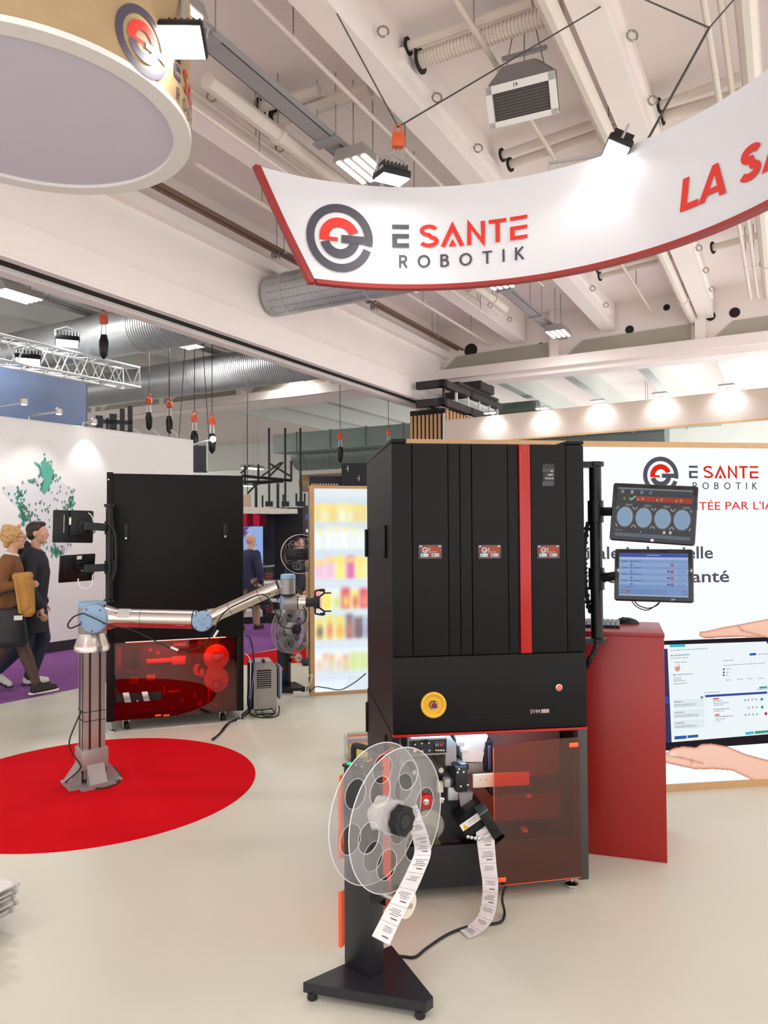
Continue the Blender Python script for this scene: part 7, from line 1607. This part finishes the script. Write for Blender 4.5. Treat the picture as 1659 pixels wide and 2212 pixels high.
# coat over her forearm and black bag are things she carries
cm_ = M.Translation(t.location) @ M.Rotation(R(20), 4, 'Z')
ct_ = T('folded_coat', 'mustard coat draped over the forearm of the woman', 'coat', cm_ @ V((.15, -.27, 1.22)), R(20)); b = MB()
b.loft([(.07, -.02, -.38, .045, .03), (.075, -.02, -.34, .075, .05), (.06, -.015, -.2, .085, .06), (.045, 0, -.05, .09, .06), (.03, 0, .03, .085, .055), (.03, 0, .06, .06, .04)])
for k in range(4): b.cap((-.035+.035*k, -.06+.01*(k % 2), .02), (.02+.035*k, -.075+.012*(k % 2), -.33+.03*(k % 3)), .016, .02)
b.cap((-.03, 0, .02), (.09, -.01, .03), .04, .04); soft(b, 'cloth', mat('mustard_wool', (190, 138, 68), .8, var=.15, scale=9), ct_, .009, 3)
bg_ = T('tote_bag', 'black tote bag with a white tag at the hip of the woman', 'bag', cm_ @ V((.04, -.30, .55)), R(20)); b = MB()
b.loft([(0, 0, 0, .17, .05), (0, 0, .05, .2, .075), (0, 0, .2, .185, .07), (0, 0, .36, .15, .03), (0, 0, .38, .14, .02)])
soft(b, 'bag_body', mat('black_leather', (24, 24, 27), .5), bg_, .01, 4); MB().tube([V((-.11, 0, .36)), V((-.06, .02, .52)), V((.06, .02, .54)), V((.12, 0, .36))], .012, 8, smooth=5).build('handle', mat('black_leather', (24, 24, 27), .5), bg_, True); bx('tag', white_p, bg_, .075, -.074, .27, .15, -.066, .315, m=M.Rotation(R(0), 4, 'Y'))
# --- man in a dark parka
PM_ = dict(el_r=(.0, -.27, 1.09), wr_r=(.13, -.26, .86), hd_r=(.35, 0, -1), el_l=(-.05, .25, 1.1), wr_l=(.1, .24, .86), kn_r=(-.03, -.09, .50), an_r=(-.32, -.09, .20), toe_r=(.8, 0, -.55), kn_l=(.1, .09, .5), an_l=(-.02, .09, .095), toe_l=(1, 0, 0), yaw=R(-6), lean=.02)
mpos = P(66, 1400, 7.98); t, hips, ch, nk, hm = walker('person', 'man in a dark hooded parka walking beside the woman', (mpos.x, mpos.y, -.012), R(16), 1.03, PM_, {})
jacket(t, PM_, hips, ch, mat('navy_parka', (32, 33, 44),   .75, var=.1, scale=7), .58, .035, 'parka', .03, hood=True)
trousers(t, PM_, hips, mat('navy_jeans', (40, 46, 68), .8)); shoes(t, PM_, white_p, mat('dark_sole', (40, 40, 46), .6))
b = MB(); hq = lambda *p: hm @ V(p); b.ell(hq(-.022, 0, .045), (.1, .084, .088)); b.ell(hq(-.05, 0, -.01), (.065, .078, .065)); b.ell(hq(.03, 0, .1), (.05, .06, .03))
soft(b, 'hair', mat('dark_brown_hair', (58, 42, 34), .6, var=.2, scale=40), t, .008, 2); face_bits(hm, t)
# --- man in navy blazer walking away behind the rear machine
PB_ = dict(el_r=(-.02, -.27, 1.08), wr_r=(.04, -.26, .85), hd_r=(.1, 0, -1), el_l=(-.04, .26, 1.08), wr_l=(.0, .26, .84), kn_r=(.08, -.09, .5), an_r=(.12, -.09, .095), toe_r=(1, 0, 0), kn_l=(.0, .09, .5), an_l=(-.2, .09, .16), toe_l=(.9, 0, -.4), yaw=R(-14))
bpos = P(537, 1300, 12.45); t, hips, ch, nk, hm = walker('person', 'bald man in navy blazer and beige trousers walking away', (bpos.x, bpos.y, -.012), R(62), .93, PB_, {})
jacket(t, PB_, hips, ch, mat('navy_blazer', (46, 52, 82), .8, var=.08), .74, .01, 'blazer', .012); trousers(t, PB_, hips, mat('beige_chinos', (168, 142, 110), .8)); shoes(t, PB_, mat('dark_shoe', (50, 40, 38), .5), mat('dark_sole', (40, 40, 46), .6)); face_bits(hm, t)
bb = T('briefcase', 'black shoulder bag carried by the bald man', 'bag', P(557, 1340, 12.3), R(30)); bb.location.z = .42; bx('case', mat('black_leather', (24, 24, 27), .5), bb, -.2, -.05, 0, .2, .05, .3, r=.03, seg=3); MB().tube([V((-.12, 0, .3)), V((-.05, 0, .38)), V((.05, 0, .38)), V((.12, 0, .3))], .01, 8, smooth=4).build('handle', rubber, bb, True)
# --- bearded man seen through the clear spool
PC_ = dict(el_r=(-.02, -.25, 1.08), wr_r=(.12, -.24, .9), el_l=(-.02, .25, 1.08), wr_l=(.1, .24, .9), kn_r=(.0, -.09, .5), an_r=(.0, -.09, .095), toe_r=(1, 0, 0), kn_l=(.0, .09, .5), an_l=(-.0, .09, .095), toe_l=(1, 0, 0), yaw=R(0))
cpos = P(634, 1300, 10.4); t, hips, ch, nk, hm = walker('person', 'bearded man with glasses seen through the clear spool', (cpos.x, cpos.y, -.03), R(-8), .93, PC_, {})
jacket(t, PC_, hips, ch, mat('dark_jumper', (36, 38, 50), .8), .82, .01, 'jumper', .008); trousers(t, PC_, hips, mat('dark_trousers', (30, 30, 36), .8)); shoes(t, PC_, mat('dark_shoe', (50, 40, 38), .5), mat('dark_sole', (40, 40, 46), .6))
b = MB(); hq = lambda *p: hm @ V(p); b.ell(hq(.045, 0, -.08), (.06, .064, .05)); b.ell(hq(.0, 0, -.05), (.03, .078, .05)); soft(b, 'beard', mat('dark_brown_hair', (58, 42, 34), .6, var=.2, scale=40), t, .008, 2)
b = MB(); b.ell(hq(-.025, 0, .05), (.098, .083, .085)); b.ell(hq(-.05, 0, -.01), (.062, .077, .06)); soft(b, 'hair', mat('dark_brown_hair', (58, 42, 34), .6, var=.2, scale=40), t, .008, 2); face_bits(hm, t, True)
